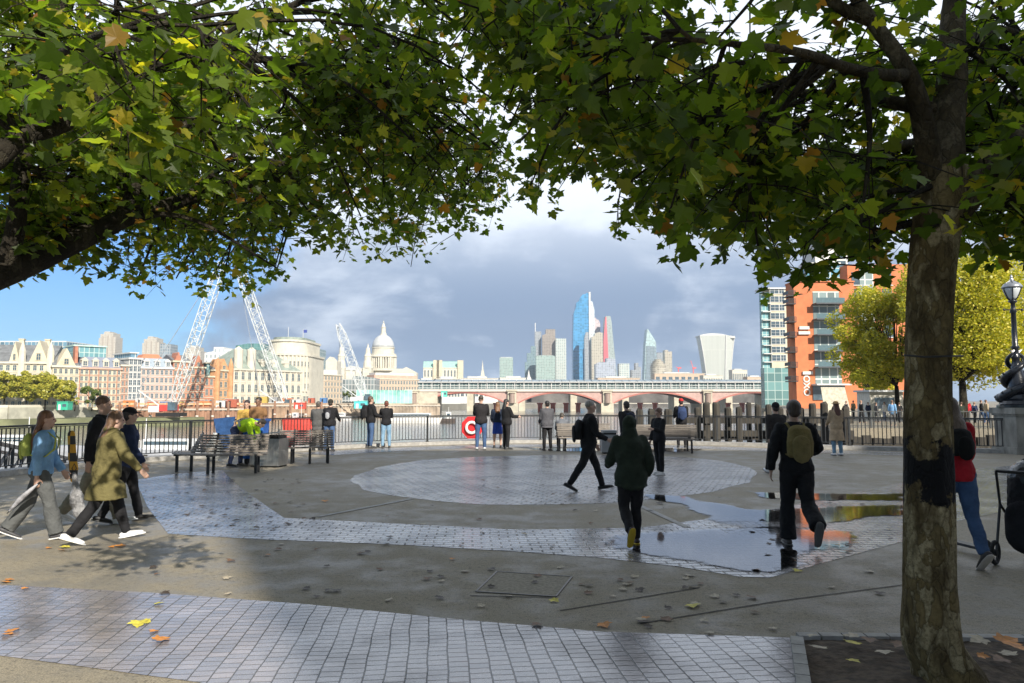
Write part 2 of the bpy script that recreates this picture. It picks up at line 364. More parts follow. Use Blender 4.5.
def edging(a, b_, n):
    for i in range(n):
        p = a.lerp(b_, (i+0.04)/n); q = a.lerp(b_, (i+0.96)/n); k.beam(p+Vector((0,0,0.006)), q+Vector((0,0,0.006)), 0.085, 0.075)
edging(G(797,640), G(1400,646), 26); edging(G(797,642), G(832,880), 14)
struct('edging_setts', k, M_STONE)
# puddles: a thin film of water, see-through, deepest in the hollows of the paving
m, b = new_mat('water_film'); at_ = N('ShaderNodeAttribute'); at_.attribute_name = 'depth'; t = N('ShaderNodeTexCoord')
fz = mth('ADD', at_.outputs['Fac'], mth('MULTIPLY', mth('SUBTRACT', fbm(t.outputs['Object'], 5.5, 6, 0.65), 0.5), 0.62))
msk = mrange(fz, 0.52, 0.70)
gl = N('ShaderNodeBsdfGlossy'); gl.inputs['Roughness'].default_value = 0.05; gl.inputs['Color'].default_value = (0.95,0.96,1,1)
bn = N('ShaderNodeBump'); bn.inputs['Strength'].default_value = 0.06; bn.inputs['Distance'].default_value = 0.004; L(fbm(t.outputs['Object'], 6, 3), bn.inputs['Height']); L(bn.outputs[0], gl.inputs['Normal'])
frs = N('ShaderNodeFresnel'); frs.inputs[0].default_value = 2.1
tr1 = N('ShaderNodeBsdfTransparent'); tr1.inputs[0].default_value = (0.55,0.54,0.52,1); tr2 = N('ShaderNodeBsdfTransparent')
mxa = N('ShaderNodeMixShader'); L(frs.outputs[0], mxa.inputs[0]); L(tr1.outputs[0], mxa.inputs[1]); L(gl.outputs[0], mxa.inputs[2])
mxb = N('ShaderNodeMixShader'); L(msk, mxb.inputs[0]); L(tr2.outputs[0], mxb.inputs[1]); L(mxa.outputs[0], mxb.inputs[2]); L(mxb.outputs[0], nt.nodes['Material Output'].inputs[0])
M_FILM = m
def sdist(p, poly):
    ins = False; dm = 1e9; n = len(poly)
    for i in range(n):
        ax,ay = poly[i]; bx,by = poly[(i+1)%n]
        if (ay > p[1]) != (by > p[1]) and p[0] < (bx-ax)*(p[1]-ay)/(by-ay)+ax: ins = not ins
        dx,dy = bx-ax,by-ay; tt = max(0,min(1,((p[0]-ax)*dx+(p[1]-ay)*dy)/(dx*dx+dy*dy+1e-12))); dm = min(dm, math.hypot(p[0]-ax-dx*tt, p[1]-ay-dy*tt))
    return dm if ins else -dm
def puddle(pts, z=0.012, soft=0.16):
    poly = gpoly(pts); xs_ = [p[0] for p in poly]; ys_ = [p[1] for p in poly]; pad = 0.5; x0,x1,y0,y1 = min(xs_)-pad,max(xs_)+pad,min(ys_)-pad,max(ys_)+pad
    st = max(0.07, math.sqrt((x1-x0)*(y1-y0)/4500)); nx = int((x1-x0)/st)+1; ny = int((y1-y0)/st)+1; g_ = MB(); dv = []
    for j in range(ny+1):
        for i in range(nx+1):
            p = (x0+(x1-x0)*i/nx, y0+(y1-y0)*j/ny); g_.v.append(Vector((p[0],p[1],z))); dv.append(max(0,min(1,0.5+sdist(p,poly)/soft*0.5+0.40*noise.noise(Vector((p[0]*1.3,p[1]*1.3,4))))))
    for j in range(ny):
        for i in range(nx):
            a = j*(nx+1)+i; q = (a,a+1,a+nx+2,a+nx+1)
            if max(dv[k] for k in q) > 0.15: g_.f.append(q); g_.m.append(0)
    o = struct('puddle', g_, M_FILM); at = o.data.attributes.new('depth','FLOAT','POINT'); at.data.foreach_set('value', dv)
puddle([(598,545),(640,531),(690,530),(745,526),(800,528),(850,532),(880,545),(850,556),(800,560),(795,570),(775,578),(752,577),(715,569),(660,561),(622,553)],0.012,.5)
puddle([(640,494),(690,497),(735,508),(790,510),(842,506),(915,504),(915,514),(860,522),(800,530),(740,530),(705,520),(680,508)],0.012,.35)
puddle([(740,491),(790,493),(850,494),(915,494),(910,501),(840,502),(770,499)],0.012,.3)
puddle([(520,448.5),(600,447.5),(700,449),(700,452),(560,452)],0.012,.8)
# flush access cover
cv = gpoly([(497,572),(572,577),(556,597),(476,592)])
tri_sheet('access_cover', cv, 0.004, M('cover_infill', (0.27,0.24,0.185), 0.8, var=0.3, scale=30, bump=0.4))
fr = MB()
for i in range(4):
    a = Vector((*cv[i],0.006)); b_ = Vector((*cv[(i+1)%4],0.006)); fr.beam(a,b_,0.018,0.006)
struct('cover_frame', fr, M('cover_steel', (0.16,0.15,0.14), 0.5, 0.7))
# ================================================================== RAILING
rail_t = thing('river_railing', 'long black iron railing with thin bars curving along the river edge of the plaza', 'railing', (0,30.6,0.13))
z0 = 0.13
cum = [0]
for i in range(1,len(RAIL)): cum.append(cum[-1]+(RAIL[i]-RAIL[i-1]).length)
def at(sv):
    for i in range(1,len(cum)):
        if cum[i] >= sv: return RAIL[i-1].lerp(RAIL[i], (sv-cum[i-1])/(cum[i]-cum[i-1]))
    return RAIL[-1].copy()
tot = cum[-1]; npan = round(tot/2.35); top = MB()
lp = [at(tot*i/160) for i in range(161)]
for i in range(160):
    top.beam(lp[i]+Vector((0,0,z0+1.0)), lp[i+1]+Vector((0,0,z0+1.0)), 0.075, 0.045); top.beam(lp[i]+Vector((0,0,z0+0.955)), lp[i+1]+Vector((0,0,z0+0.955)), 0.035, 0.02)
top.build('top_rail', M_BLACK, rail_t, world=True)
for k_ in range(npan+1):
    p = at(tot*k_/npan); MB().box(p.x-0.035,p.x+0.035,p.y-0.035,p.y+0.035,z0,z0+0.985).box(p.x-0.06,p.x+0.06,p.y-0.06,p.y+0.06,z0,z0+0.03).build('post', M_BLACK, rail_t, world=True)
    if k_ < npan:
        pm = MB(); s0, s1 = tot*k_/npan, tot*(k_+1)/npan; nb_ = 18
        for i in range(1,nb_):
            q = at(s0+(s1-s0)*i/nb_); pm.box(q.x-0.0105,q.x+0.0105,q.y-0.0105,q.y+0.0105,z0+0.11,z0+0.955)
        a,b_,c = at(s0),at((s0+s1)/2),at(s1)
        pm.beam(a+Vector((0,0,z0+0.1)),b_+Vector((0,0,z0+0.1)),0.04,0.025).beam(b_+Vector((0,0,z0+0.1)),c+Vector((0,0,z0+0.1)),0.04,0.025)
        pm.build('bar_panel', M_BLACK, rail_t, world=True)
# second railing to the right of the pedestal
# ================================================================== LAMP + PEDESTAL
PX, PY = 17.05, 24.6
ped = thing('stone_pedestal', 'weathered grey stone pedestal at the right end of the black railing', 'pedestal', (PX,PY,0))
MS = M('portland_stone_weathered', (0.26,0.25,0.22), 0.85, var=0.4, scale=2.5, bump=0.4, stretch=(1,1,0.4))
MB().box(-0.75,1.6,-0.55,0.55,0,1.3).build('body', MS, ped)
MB().box(-0.85,1.7,-0.65,0.65,1.3,1.5).box(-0.80,1.65,-0.6,0.6,1.24,1.3).build('coping', MS, ped)
MB().box(-0.83,1.68,-0.62,0.62,0,0.22).build('plinth', MS, ped)
MB().box(-0.45,1.3,-0.575,-0.55,0.42,1.08).box(-0.38,1.23,-0.59,-0.575,0.48,1.02).build('panel', MS, ped)
lamp = thing('street_lamp', 'ornate black cast iron lamp with coiled fish base and glass lantern on stone pedestal', 'street lamp', (PX-0.28,PY,1.5))
MI = M('cast_iron_gloss', (0.012,0.014,0.02), 0.28, var=0.3, scale=8, bump=0.2, coat=0.3)
LZ = ZT(300,PY)-1.5
MB().lathe([(0.62,0),(0.62,0.08),(0.54,0.12),(0.5,0.22),(0.42,0.3),(0.4,0.42),(0.28,0.5)],20).build('base', MI, lamp, smooth=False)
MB().lathe([(0.30,0.4),(0.27,0.7),(0.24,1.0),(0.15,1.3),(0.16,1.36),(0.13,1.42),(0.11,1.62),(0.15,1.66),(0.10,1.72),(0.095,1.95),(0.14,2.0),(0.085,2.07),(0.075,LZ-0.45),(0.11,LZ-0.40),(0.07,LZ-0.3),(0.065,LZ-0.12),(0.14,LZ-0.05),(0.10,LZ)],14).build('column', MI, lamp, smooth=True)
MB().beam((-0.3,0,LZ-0.33),(0.3,0,LZ-0.33),0.035).ball((-0.3,0,LZ-0.33),0.04).ball((0.3,0,LZ-0.33),0.04).build('ladder_bar', MI, lamp)
for q in range(2):                                          # two fish coiled round the column, heads down
    pts=[];rd=[]
    for i in range(44):
        t=i/43; a=q*math.pi+t*2*math.pi*1.15-0.5; rr=0.42*(1-t)**0.8+0.14*t+0.03; pts.append((rr*math.cos(a),rr*math.sin(a),0.30+1.5*t)); rd.append(0.125*(1-t)**0.6+0.03)
    dm=MB().tube(pts,rd,10,round_ends=True); h=Vector(pts[0])
    dm.ball(h+Vector((0,0,0.02)),0.2,0.2,0.17); dm.ball(h*1.25+Vector((0,0,-0.02)),0.11,0.11,0.07)
    tl=Vector(pts[-1]); dm.add([tl,tl+Vector((0.16,0,0.16)),tl+Vector((0,0.03,0.09)),tl+Vector((-0.16,0,0.16))],[(0,1,2),(0,2,3)])
    for i in range(4,34,3):
        p=Vector(pts[i]); o_=Vector((p.x,p.y,0)).normalized(); dm.add([p+o_*rd[i]*0.9,p+o_*(rd[i]+0.07)+Vector((0,0,0.05)),p+o_*rd[i]*0.9+Vector((0,0,0.12))],[(0,1,2)])
    dm.build('fish', MI, lamp, smooth=True)
lm = MB()
for i in range(6):
    a=i*math.pi/3; p=[]
    for r_,z_ in ((0.095,0),(0.162,0.08),(0.222,0.2),(0.274,0.33),(0.284,0.42),(0.20,0.56),(0.07,0.64)): p.append((r_*math.cos(a),r_*math.sin(a),LZ+z_))
    lm.tube(p,0.018,5)
lm.build('lantern_frame', MI, lamp)
MB().lathe([(0.08,LZ),(0.15,LZ+0.08),(0.21,LZ+0.2),(0.262,LZ+0.33),(0.27,LZ+0.42)],18).build('glass_globe', M('frosted_glass',(0.62,0.66,0.68),0.12,var=0.05,spec=0.8), lamp, smooth=True)
MB().lathe([(0.3,LZ+0.40),(0.31,LZ+0.44),(0.25,LZ+0.53),(0.12,LZ+0.62),(0.06,LZ+0.64),(0.07,LZ+0.69),(0.03,LZ+0.73),(0.05,LZ+0.77),(0.01,LZ+0.86)],18).build('lantern_cap', M('cap_metal',(0.35,0.37,0.40),0.3,0.6), lamp, smooth=True)
# ================================================================== BENCHES, BINS, LIFE RING
M_SLAT = M('dark_stained_wood', (0.20,0.175,0.15), 0.55, var=0.35, scale=5, bump=0.3, stretch=(0.3,4,4))
def make_bench(Lb, loc, rz, label, double=True):
    t = thing('bench', label, 'bench', loc, rz, 'dark slatted benches around the plaza')
    h = Lb/2
    for s in ((1,-1) if double else (1,)):
        sm = MB()
        for i in range(6): y = s*(-0.20-0.072*i); sm.box(-h,h,min(y,y-0.06*s),max(y,y-0.06*s),0.43,0.46)
        sm.build('seat', M_SLAT, t)
        bk = MB()
        for i in range(7):
            z = 0.50+0.062*i; y = s*(-0.205+0.024*i); bk.box(-h,h,y-0.014,y+0.014,z,z+0.046)
        bk.build('backrest', M_SLAT, t)
        for x in (-h*0.82,0,h*0.82):
            MB().beam((x,s*-0.12,0.40),(x,s*-0.60,0.40),0.05,0.05).beam((x,s*-0.19,0.4),(x,s*-0.045,0.93),0.05,0.03).build('frame', M_BLACK, t)
        for x in (-h*0.82,h*0.82):
            MB().box(x-0.03,x+0.03,s*-0.56-0.04,s*-0.56+0.04,0,0.38).build('leg', M_BLACK, t)
    return t
def curved_bench(path, loc, rz, label):
    t = thing('bench', label, 'bench', loc, rz, 'dark slatted benches around the plaza'); P = smooth_line([(x,y,0) for x,y in path], 5)
    def run(o_, z, wd_, th_, mb):
        q = [p+Vector((0,0,z)) for p in offs(P, -o_)]
        for a_,b__ in zip(q,q[1:]): mb.beam(a_-(b__-a_)*0.03, b__+(b__-a_)*0.03, wd_, th_)
    sm = MB(); [run(0.06+0.075*i, 0.44, 0.055, 0.03, sm) for i in range(6)]; sm.build('seat', M_SLAT, t)
    bk = MB(); [run(0.03-0.035*i, 0.50+0.062*i, 0.02, 0.050, bk) for i in range(7)]; bk.build('backrest', M_SLAT, t)
    for k in (0.06, 0.36, 0.66, 0.96):
        i = int(k*(len(P)-1)); tn_ = (P[min(i+1,len(P)-1)]-P[max(i-1,0)]).normalized(); n_ = Vector((tn_.y,-tn_.x,0)); p = P[i]
        MB().beam(p+Vector((0,0,.41)), p+n_*.48+Vector((0,0,.41)), .05,.04).beam(p+n_*.02+Vector((0,0,.41)), p-n_*.20+Vector((0,0,.93)), .045,.03).build('frame', M_BLACK, t)
        MB().box(-.03,.03,-.03,.03,0,.39).build('leg', M_BLACK, t).location = tuple(p+n_*.40)
        MB().box(-.03,.03,-.03,.03,0,.39).build('leg', M_BLACK, t).location = tuple(p+n_*.06)
    return t
p_ = G(219,474); curved_bench([(-1.05,1.15),(-0.95,0.55),(-0.62,0.12),(0,0),(0.95,0.0)], (p_.x, p_.y+.45, 0), R(8), 'dark curved slatted bench left of the steel litter bins')
p_ = G(300,464); curved_bench([(-.7,-.12),(0,0),(.75,.22)], (p_.x, p_.y+.4, 0), R(0), 'short dark slatted bench just right of the steel litter bins')
make_bench(1.9, (XD(583,26.6),26.6,0), R(4), 'dark slatted bench left of the small grey litter bin, behind the striding man')
make_bench(2.5, (XD(658,25.3),25.3,0), R(-6), 'dark slatted bench right of the small grey litter bin')
M_STEEL = M('brushed_steel', (0.62,0.61,0.58), 0.3, 0.9, var=0.15, scale=5, stretch=(8,8,0.5))
M_DK = M('dark_opening', (0.015,0.015,0.015), 0.8)
p = G(268,467.5); bn_ = thing('litter_bin', 'stainless steel litter bin with sloping lid beside the long slatted bench', 'litter bin', (p.x,p.y+0.28,0), R(-8))
MB().box(-0.29,0.33,-0.28,0.28,0.04,0.74).build('body', M_STEEL, bn_)
MB().box(-0.26,0.30,-0.25,0.25,0,0.04).build('foot', M_DK, bn_); MB().box(-0.25,0.29,-0.25,0.25,0.74,0.82).build('opening', M_DK, bn_)
MB().add([(-0.36,-0.33,0.83),(0.36,-0.33,0.90),(0.36,0.33,0.90),(-0.36,0.33,0.83),(-0.36,-0.33,0.86),(0.36,-0.33,0.93),(0.36,0.33,0.93),(-0.36,0.33,0.86)],[(0,3,2,1),(4,5,6,7),(0,1,5,4),(1,2,6,5),(2,3,7,6),(3,0,4,7)]).build('lid', M_STEEL, bn_)
p = G(254,467.5); bn2 = thing('litter_bin', 'round stainless steel litter bin squeezed between the bench and the square bin', 'litter bin', (p.x-0.02,p.y+0.36,0))
MB().lathe([(0.2,0.03),(0.21,0.05),(0.21,0.74),(0.2,0.76)],20).build('body', M_STEEL, bn2, smooth=False)
MB().lathe([(0.19,0),(0.19,0.03)],18).build('foot', M_DK, bn2); MB().lathe([(0.17,0.76),(0.17,0.80),(0.215,0.81),(0.215,0.84),(0.05,0.87)],20).build('lid', M_STEEL, bn2)
gb = thing('litter_bin', 'small grey square litter bin between the two far benches', 'litter bin', (XD(608.5,24.6),24.6,0), R(3))
MGB = M('grey_paint', (0.30,0.31,0.32), 0.5, var=0.15)
MB().box(-0.27,0.27,-0.22,0.22,0.05,0.62).build('body', MGB, gb); MB().box(-0.2,0.2,-0.17,0.17,0,0.05).build('foot', M_DK, gb); MB().box(-0.22,0.22,-0.18,0.18,0.62,0.68).build('opening', M_DK, gb)
MB().box(-0.23,0.23,-0.2,0.2,0.68,0.76).build('lid', MGB, gb)
# life ring in its octagonal red housing on the railing
q = at(tot*0.5); best = min(RAIL, key=lambda r: abs(r.x/r.y - (472-512)/F)); lx, ly = XD(472,best.y-0.16), best.y-0.16
lr = thing('life_ring', 'red octagonal life ring holder with white ring hung on the railing', 'life ring', (lx,ly,0.66))
M_RED = M('red_plastic', (0.62,0.025,0.03), 0.4, var=0.1); M_WHT = M('white_plastic', (0.75,0.75,0.72), 0.45, var=0.08)
oc = [(0.44*math.cos(R(22.5+45*i)),0.47*math.sin(R(22.5+45*i))) for i in range(8)]
MB().prismy(oc,-0.02,0.06).build('backing', M_RED, lr); o2=[(a*0.88,b__*0.88) for a,b__ in oc]
MB().prismy(o2,-0.045,-0.02).build('raised_face', M_RED, lr)
tr = MB(); rg=[]
for i in range(24):
    a=i*2*math.pi/24; rg.append([Vector(((0.215+0.055*math.cos(b__))*math.cos(a),-0.085+0.04*math.sin(b__),(0.215+0.055*math.cos(b__))*math.sin(a))) for b__ in [j*math.pi/4 for j in range(8)]])
tr.rings(rg,closed=True); tr.build('ring', M_WHT, lr, smooth=True, fix=True)
for i in range(4):
    a=R(45+90*i); MB().ball((0.215*math.cos(a),-0.09,0.215*math.sin(a)),0.07,0.05,0.07).build('red_band', M_RED, lr, smooth=True)
MB().lathe([(0.07,-0.01),(0.07,0.01)],12).build('hub', M_WHT, lr).rotation_euler=(R(90),0,0); lr.children[-1].location=(0,-0.06,0)
# ================================================================== TIMBER JETTY + FENDERS
M_TIM = M('old_timber', (0.045,0.04,0.032), 0.85, var=0.5, scale=2, bump=0.6, stretch=(3,3,0.3))
jt = thing('timber_jetty', 'dark old timber piles and beams standing in the water beyond the railing', 'jetty', (XD(740,37),37,WZ))
rj = random.Random(3)
xs = [628,640,652,668,682,697,706,716,727,738,749,758,768,779,790,800,812,823,835,846]
for i,x in enumerate(xs):
    d = 36+rj.uniform(-1,2.5); X_=XD(x,d); ztop = ZT(409 if x<680 else (404+rj.uniform(-2,4)),d); w2 = rj.uniform(0.13,0.20)
    MB().tube([(X_,d,WZ-1),(X_+rj.uniform(-.04,.04),d,ztop-0.1),(X_,d,ztop)],[w2*1.1,w2,w2*0.8],8).build('pile', M_TIM, jt, world=True)
for (a,b_,z,d) in ((680,852,0.75,37.2),(680,852,0.1,37.3),(620,690,0.3,37),(690,852,-1.2,37.4)):
    MB().beam((XD(a,d),d,z),(XD(b_,d),d,z),0.22,0.3).build('beam', M_TIM, jt, world=True)
dk = MB().box(XD(690,39),XD(850,39),38.2,40.6,-0.25,-0.1); dk.build('deck', M_TIM, jt, world=True)
fd = thing('timber_fender_wall', 'row of dark vertical timber planks facing the inlet wall on the right', 'fender wall', (24,46.5,WZ))
rows = MB()
for i in range(60):
    X_ = 20.6+i*0.62; y_ = 47.6-(X_-20.5)*0.1; rows.box(X_-0.26,X_+0.26,y_-0.3,y_,WZ-0.5,-0.35-rj.random()*0.3)
rows.build('planks', M_TIM, fd, world=True); MB().beam((20.3,47.35,-1.2),(58,43.6,-1.2),0.3,0.3).build('waling_beam', M_TIM, fd, world=True)
fr_t = thing('promenade_railing', 'grey iron railing along the far promenade in front of the yellow green trees', 'railing', (30,47.2,0))
pm = MB(); tr_ = MB()
MR2 = M('grey_ironwork', (0.07,0.075,0.075), 0.5)
for i in range(190):
    X_=20.7+i*0.2; y_=48.1-(X_-20.5)*0.1; pm.box(X_-0.012,X_+0.012,y_-0.012,y_+0.012,0,1.0)
pm.build('bars', MR2, fr_t, world=True)
for z in (0.12,1.05): tr_.beam((20.7,48.08,z),(58.6,44.3,z),0.06,0.05)
tr_.build('rails', MR2, fr_t, world=True)
for i in range(16):
    X_=20.7+i*2.4; y_=48.1-(X_-20.5)*0.1; MB().box(X_-0.05,X_+0.05,y_-0.05,y_+0.05,0,1.12).build('post', MR2, fr_t, world=True)
# ================================================================== FAR BANK BUILDINGS
CREAM = M('cream_stone', (0.58,0.52,0.39), 0.8, var=0.12, scale=0.3)
CREAM2 = M('pale_stone', (0.62,0.585,0.49), 0.8, var=0.10, scale=0.3)
WHITE = M('white_render', (0.62,0.62,0.60), 0.7, var=0.06, scale=0.3)
REDB = M('red_brick', (0.46,0.20,0.13), 0.85, var=0.18, scale=0.6)
REDB2 = M('orange_brick', (0.55,0.30,0.15), 0.85, var=0.2, scale=0.6)
PINKB = M('pink_brick', (0.55,0.36,0.28), 0.85, var=0.15, scale=0.6)
BEIGE = M('beige_brick', (0.55,0.42,0.31), 0.85, var=0.12, scale=0.6)
SLATE = M('slate_roof', (0.17,0.18,0.19), 0.6, var=0.25, scale=0.8)
GSLATE = M('green_slate_roof', (0.26,0.31,0.27), 0.65, var=0.2, scale=0.5)
COPPER = M('green_copper', (0.35,0.60,0.50), 0.6, var=0.15, scale=0.5)
LEAD = M('lead_dome', (0.50,0.52,0.53), 0.5, var=0.12, scale=0.2)
GLASS = M('window_glass', (0.08,0.12,0.15), 0.15, var=0.3, scale=0.4, spec=0.8)
TEALG = MG('teal_glazing', (0.16,0.33,0.36), (0.45,0.55,0.52), 1.5, 3.2, 0.12)
BLUEG = MG('blue_glazing', (0.12,0.22,0.30), (0.5,0.52,0.5), 2.0, 3.4, 0.15)
CONC = MG('barbican_concrete', (0.34,0.31,0.27), (0.52,0.49,0.43), 2.6, 2.9, 0.7, rough=0.8)
TILE = M('orange_tile', (0.55,0.22,0.12), 0.8)
WMESH = {}
def win(ww, wh, fm, arch=False):
    k = (round(ww,2), round(wh,2), fm.name, arch)
    if k in WMESH: return WMESH[k]
    b = MB(); f = min(0.16, ww*0.12)
    if arch: poly=[(-ww/2,0),(ww/2,0),(ww/2,wh*0.72)]+[(ww/2*math.cos(a),wh*0.72+wh*0.28*math.sin(a)) for a in [R(30),R(60),R(90),R(120),R(150)]]+[(-ww/2,wh*0.72)]; b.mi=0; b.prismy(poly,-0.05,0.05)
    else: b.box(-ww/2,ww/2,-0.05,0.05,0,wh)
    b.mi = 1
    for x0,x1,z0_,z1 in ((-ww/2-f,-ww/2,0,wh),(ww/2,ww/2+f,0,wh),(-ww/2-f*1.6,ww/2+f*1.6,-f*1.3,0),(-ww/2-f,ww/2+f,wh,wh+f),(-f/3,f/3,0,wh),(-ww/2,ww/2,wh*0.5-f/4,wh*0.5+f/4)):
        b.box(x0,x1,-0.2 if z0_<0 or z0_>=wh else -0.13,0.0,z0_,z1)
    WMESH[k] = b.mesh('window', [GLASS, fm]); return WMESH[k]
def frame(px0, px1, d0, d1, zb, name, label, cat='building', group=None):
    x0, x1 = XD(px0,d0), XD(px1,d1); wd = math.hypot(x1-x0, d1-d0)
    return thing(name, label, cat, (x0,d0,zb), math.atan2(d1-d0, x1-x0), group), wd
def wins(root, w_, rows, cols, ww, wh, z0_, dz, fm, arch=False, x0=0, side=None):
    me = win(ww, wh, fm, arch)
    for r in range(rows):
        for c in range(cols):
            x = x0+(c+0.5)*w_/cols
            if side is None: inst(me, 'window', root, (x,-0.02,z0_+r*dz))
            else: inst(me, 'window', root, (side[0],x,z0_+r*dz), R(90)*side[1])
def bld(name, label, px0, px1, d0, d1, ytop, mat, rows, cols, deep=18, zb=-1.2, roof=None, rmat=SLATE, rh=5, fm=WHITE, arch=False, courses=True, fw=0.5, fh=0.58, cmat=None, base=0.04, chim=0, pil=False):
    rt, wd = frame(px0,px1,d0,d1,zb,name,label); h = ZT(ytop,(d0+d1)/2)-zb
    MB().box(0,wd,0,deep,0,h).build('wall', mat, rt)
    dz = h*(1-base)/rows; ww = wd/cols*fw; wh = dz*fh
    if rows*cols: wins(rt, wd, rows, cols, ww, wh, h*base+dz*0.22, dz, fm, arch)
    MB().box(-0.35,wd+0.35,-0.55,deep+0.2,h-0.15,h+0.45).build('cornice', cmat or fm, rt); cm = MB()
    if courses:
        for r in range(1,rows): cm.box(-0.1,wd+0.1,-0.22,-0.003,h*base+dz*r-0.12,h*base+dz*r+0.14)
    if cm.v: cm.build('string_courses', cmat or fm, rt)
    if pil:
        pm_ = MB()
        for c in range(cols+1): x=c*wd/cols; pm_.box(x-0.28,x+0.28,-0.3,-0.004,h*base,h-0.16)
        pm_.build('pilasters', cmat or fm, rt)
    if roof == 'pitch':
        MB().add([(0,0,h+0.46),(wd,0,h+0.46),(wd,deep,h+0.46),(0,deep,h+0.46),(0,deep/2,h+rh),(wd,deep/2,h+rh)],[(0,1,5,4),(2,3,4,5),(1,2,5),(3,0,4),(0,3,2,1)]).build('roof', rmat, rt)
    if roof in ('mansard','hip'):
        s = 1.6 if roof=='mansard' else deep*0.4
        MB().add([(0,0,h+0.46),(wd,0,h+0.46),(wd,deep,h+0.46),(0,deep,h+0.46),(s,s,h+rh),(wd-s,s,h+rh),(wd-s,deep-s,h+rh),(s,deep-s,h+rh)],[(0,1,5,4),(1,2,6,5),(2,3,7,6),(3,0,4,7),(4,5,6,7)]).build('roof', rmat, rt)
        if roof=='mansard':
            for c in range(max(2,cols//2)):
                x=(c+0.5)*wd/max(2,cols//2); MB().box(x-0.9,x+0.9,0.1,2.4,h+0.7,h+rh*0.7).prismy([(x-1.1,h+rh*0.7),(x+1.1,h+rh*0.7),(x,h+rh*0.95)],0.0,2.4).build('dormer', fm, rt)
                inst(win(1.1,rh*0.36,fm),'window',rt,(x,0.06,h+1.0))
    if roof == 'glass': MB().box(1,wd-1,1.5,deep-1,h+0.46,h+rh).build('glass_storey', rmat, rt); MB().box(0.5,wd-0.5,1,deep-0.5,h+rh,h+rh+0.4).build('roof_slab', fm, rt)
    for c in range(chim):
        x=(c+0.5)*wd/chim; MB().box(x-0.7,x+0.7,deep*0.4,deep*0.4+1.4,h,h+rh+1.6).box(x-0.85,x+0.85,deep*0.4-0.15,deep*0.4+1.55,h+rh+1.6,h+rh+2).build('chimney', mat, rt)
    return rt, wd, h
def gable(rt, x0, x1, z, hgt, mat, y=-0.25, dp=7, steps=False, fm=CREAM, wn=True):
    xm=(x0+x1)/2
    if steps: pts=[(x0,z),(x1,z),(x1,z+hgt*.3),(x1-(x1-x0)*.15,z+hgt*.3),(x1-(x1-x0)*.18,z+hgt*.62),(xm+(x1-x0)*.17,z+hgt*.66),(xm+(x1-x0)*.12,z+hgt*.9),(xm,z+hgt),(xm-(x1-x0)*.12,z+hgt*.9),(xm-(x1-x0)*.17,z+hgt*.66),(x0+(x1-x0)*.18,z+hgt*.62),(x0+(x1-x0)*.15,z+hgt*.3),(x0,z+hgt*.3)]
    else: pts=[(x0,z),(x1,z),(xm,z+hgt)]
    MB().prismy(pts,y,y+dp).build('gable', mat, rt)
    if wn: inst(win((x1-x0)*0.2,hgt*0.28,fm,True),'window',rt,(xm,y-0.02,z+hgt*0.15))
# --- left run, west to east
rt,wd,h = bld('gothic_building','long cream stone gothic building with slate roof behind the leftmost trees',-60,50,232,240,363,CREAM,5,16,roof='pitch',rh=6.5,fm=CREAM2,arch=True,chim=4)
gable(rt,wd*.60,wd*.70,h,7,CREAM); gable(rt,wd*.78,wd*.97,h,7.5,CREAM); gable(rt,wd*.30,wd*.40,h,7,CREAM)
for x in (0.72,0.985): MB().tube([(wd*x,0,h-4),(wd*x,0,h+4),(wd*x,0,h+7.5)],[1.2,1.0,0.05],8).build('turret',CREAM2,rt)
rt,wd,h = bld('gabled_building','cream stone building with one big pointed gable and tall chimney',51,78,238,243,367,CREAM,5,5,roof='pitch',rh=5,fm=CREAM2,arch=True)
gable(rt,wd*.1,wd*.88,h,6.2,CREAM); MB().box(wd*.85,wd*.97,2,5,h,h+7).build('chimney',REDB,rt)
rt,wd,h = bld('banded_building','cream and red brick building with blue slate dormers and glass penthouse',78,120,243,252,369,CREAM,6,9,roof='mansard',rh=4,rmat=M('blue_slate',(0.2,0.23,0.3),0.6),fm=CREAM2,cmat=PINKB)
for c in (0,2,4,6,8): MB().box(wd*(c+.02)/9,wd*(c+.14)/9,-0.34,-0.01,1,h-0.2).build('brick_pier',REDB,rt)
MB().box(wd*-0.05,wd*0.72,5,15,h+4,h+7.6).build('glass_penthouse',TEALG,rt); MB().box(wd*-0.07,wd*0.74,4.5,15.5,h+7.6,h+8.1).build('penthouse_roof',M('pale_green_metal',(0.45,0.62,0.55),0.5),rt)
bld('narrow_building','narrow red brick building with white windows left of the white glazed one',120,127.5,252,254,366,REDB,6,2,roof='pitch',rh=3,fm=CREAM2)
rt,wd,h = bld('office_building','narrow white steel and glass office building between two red brick ones',127.5,140,254,257,359,WHITE,7,3,fm=WHITE,fw=0.72,fh=0.74,courses=False,roof='glass',rmat=BLUEG,rh=2)
rt,wd,h = bld('brick_building','red brick building with a grid of white windows and blue grey mansard',140,172,257,264,368.5,PINKB,5,7,roof='mansard',rh=3.6,rmat=M('blue_grey_roof',(0.30,0.36,0.42),0.5),fm=WHITE,fw=0.56,pil=False)
MB().prismy([(wd*.1,h+3.6),(wd*.8,h+3.6),(wd*.65,h+5.2),(wd*.2,h+5.2)],5,12).build('tiled_roof',TILE,rt)
rt,wd,h = bld('brick_building','dark red brick building with stepped gables behind the left crane boom',172,190,264,268,362,REDB,6,4,roof='pitch',rh=3,fm=CREAM,cmat=CREAM)
gable(rt,0.5,wd*.45,h,3.5,REDB,steps=True,wn=False)
rt,wd,h = bld('brick_building','ornate red brick building with tall curved gable right of the left crane boom',190,204,268,271,368,REDB,5,3,roof='pitch',rh=3,fm=CREAM,cmat=CREAM)
gable(rt,wd*.12,wd*.88,h,4.6,REDB,steps=True)
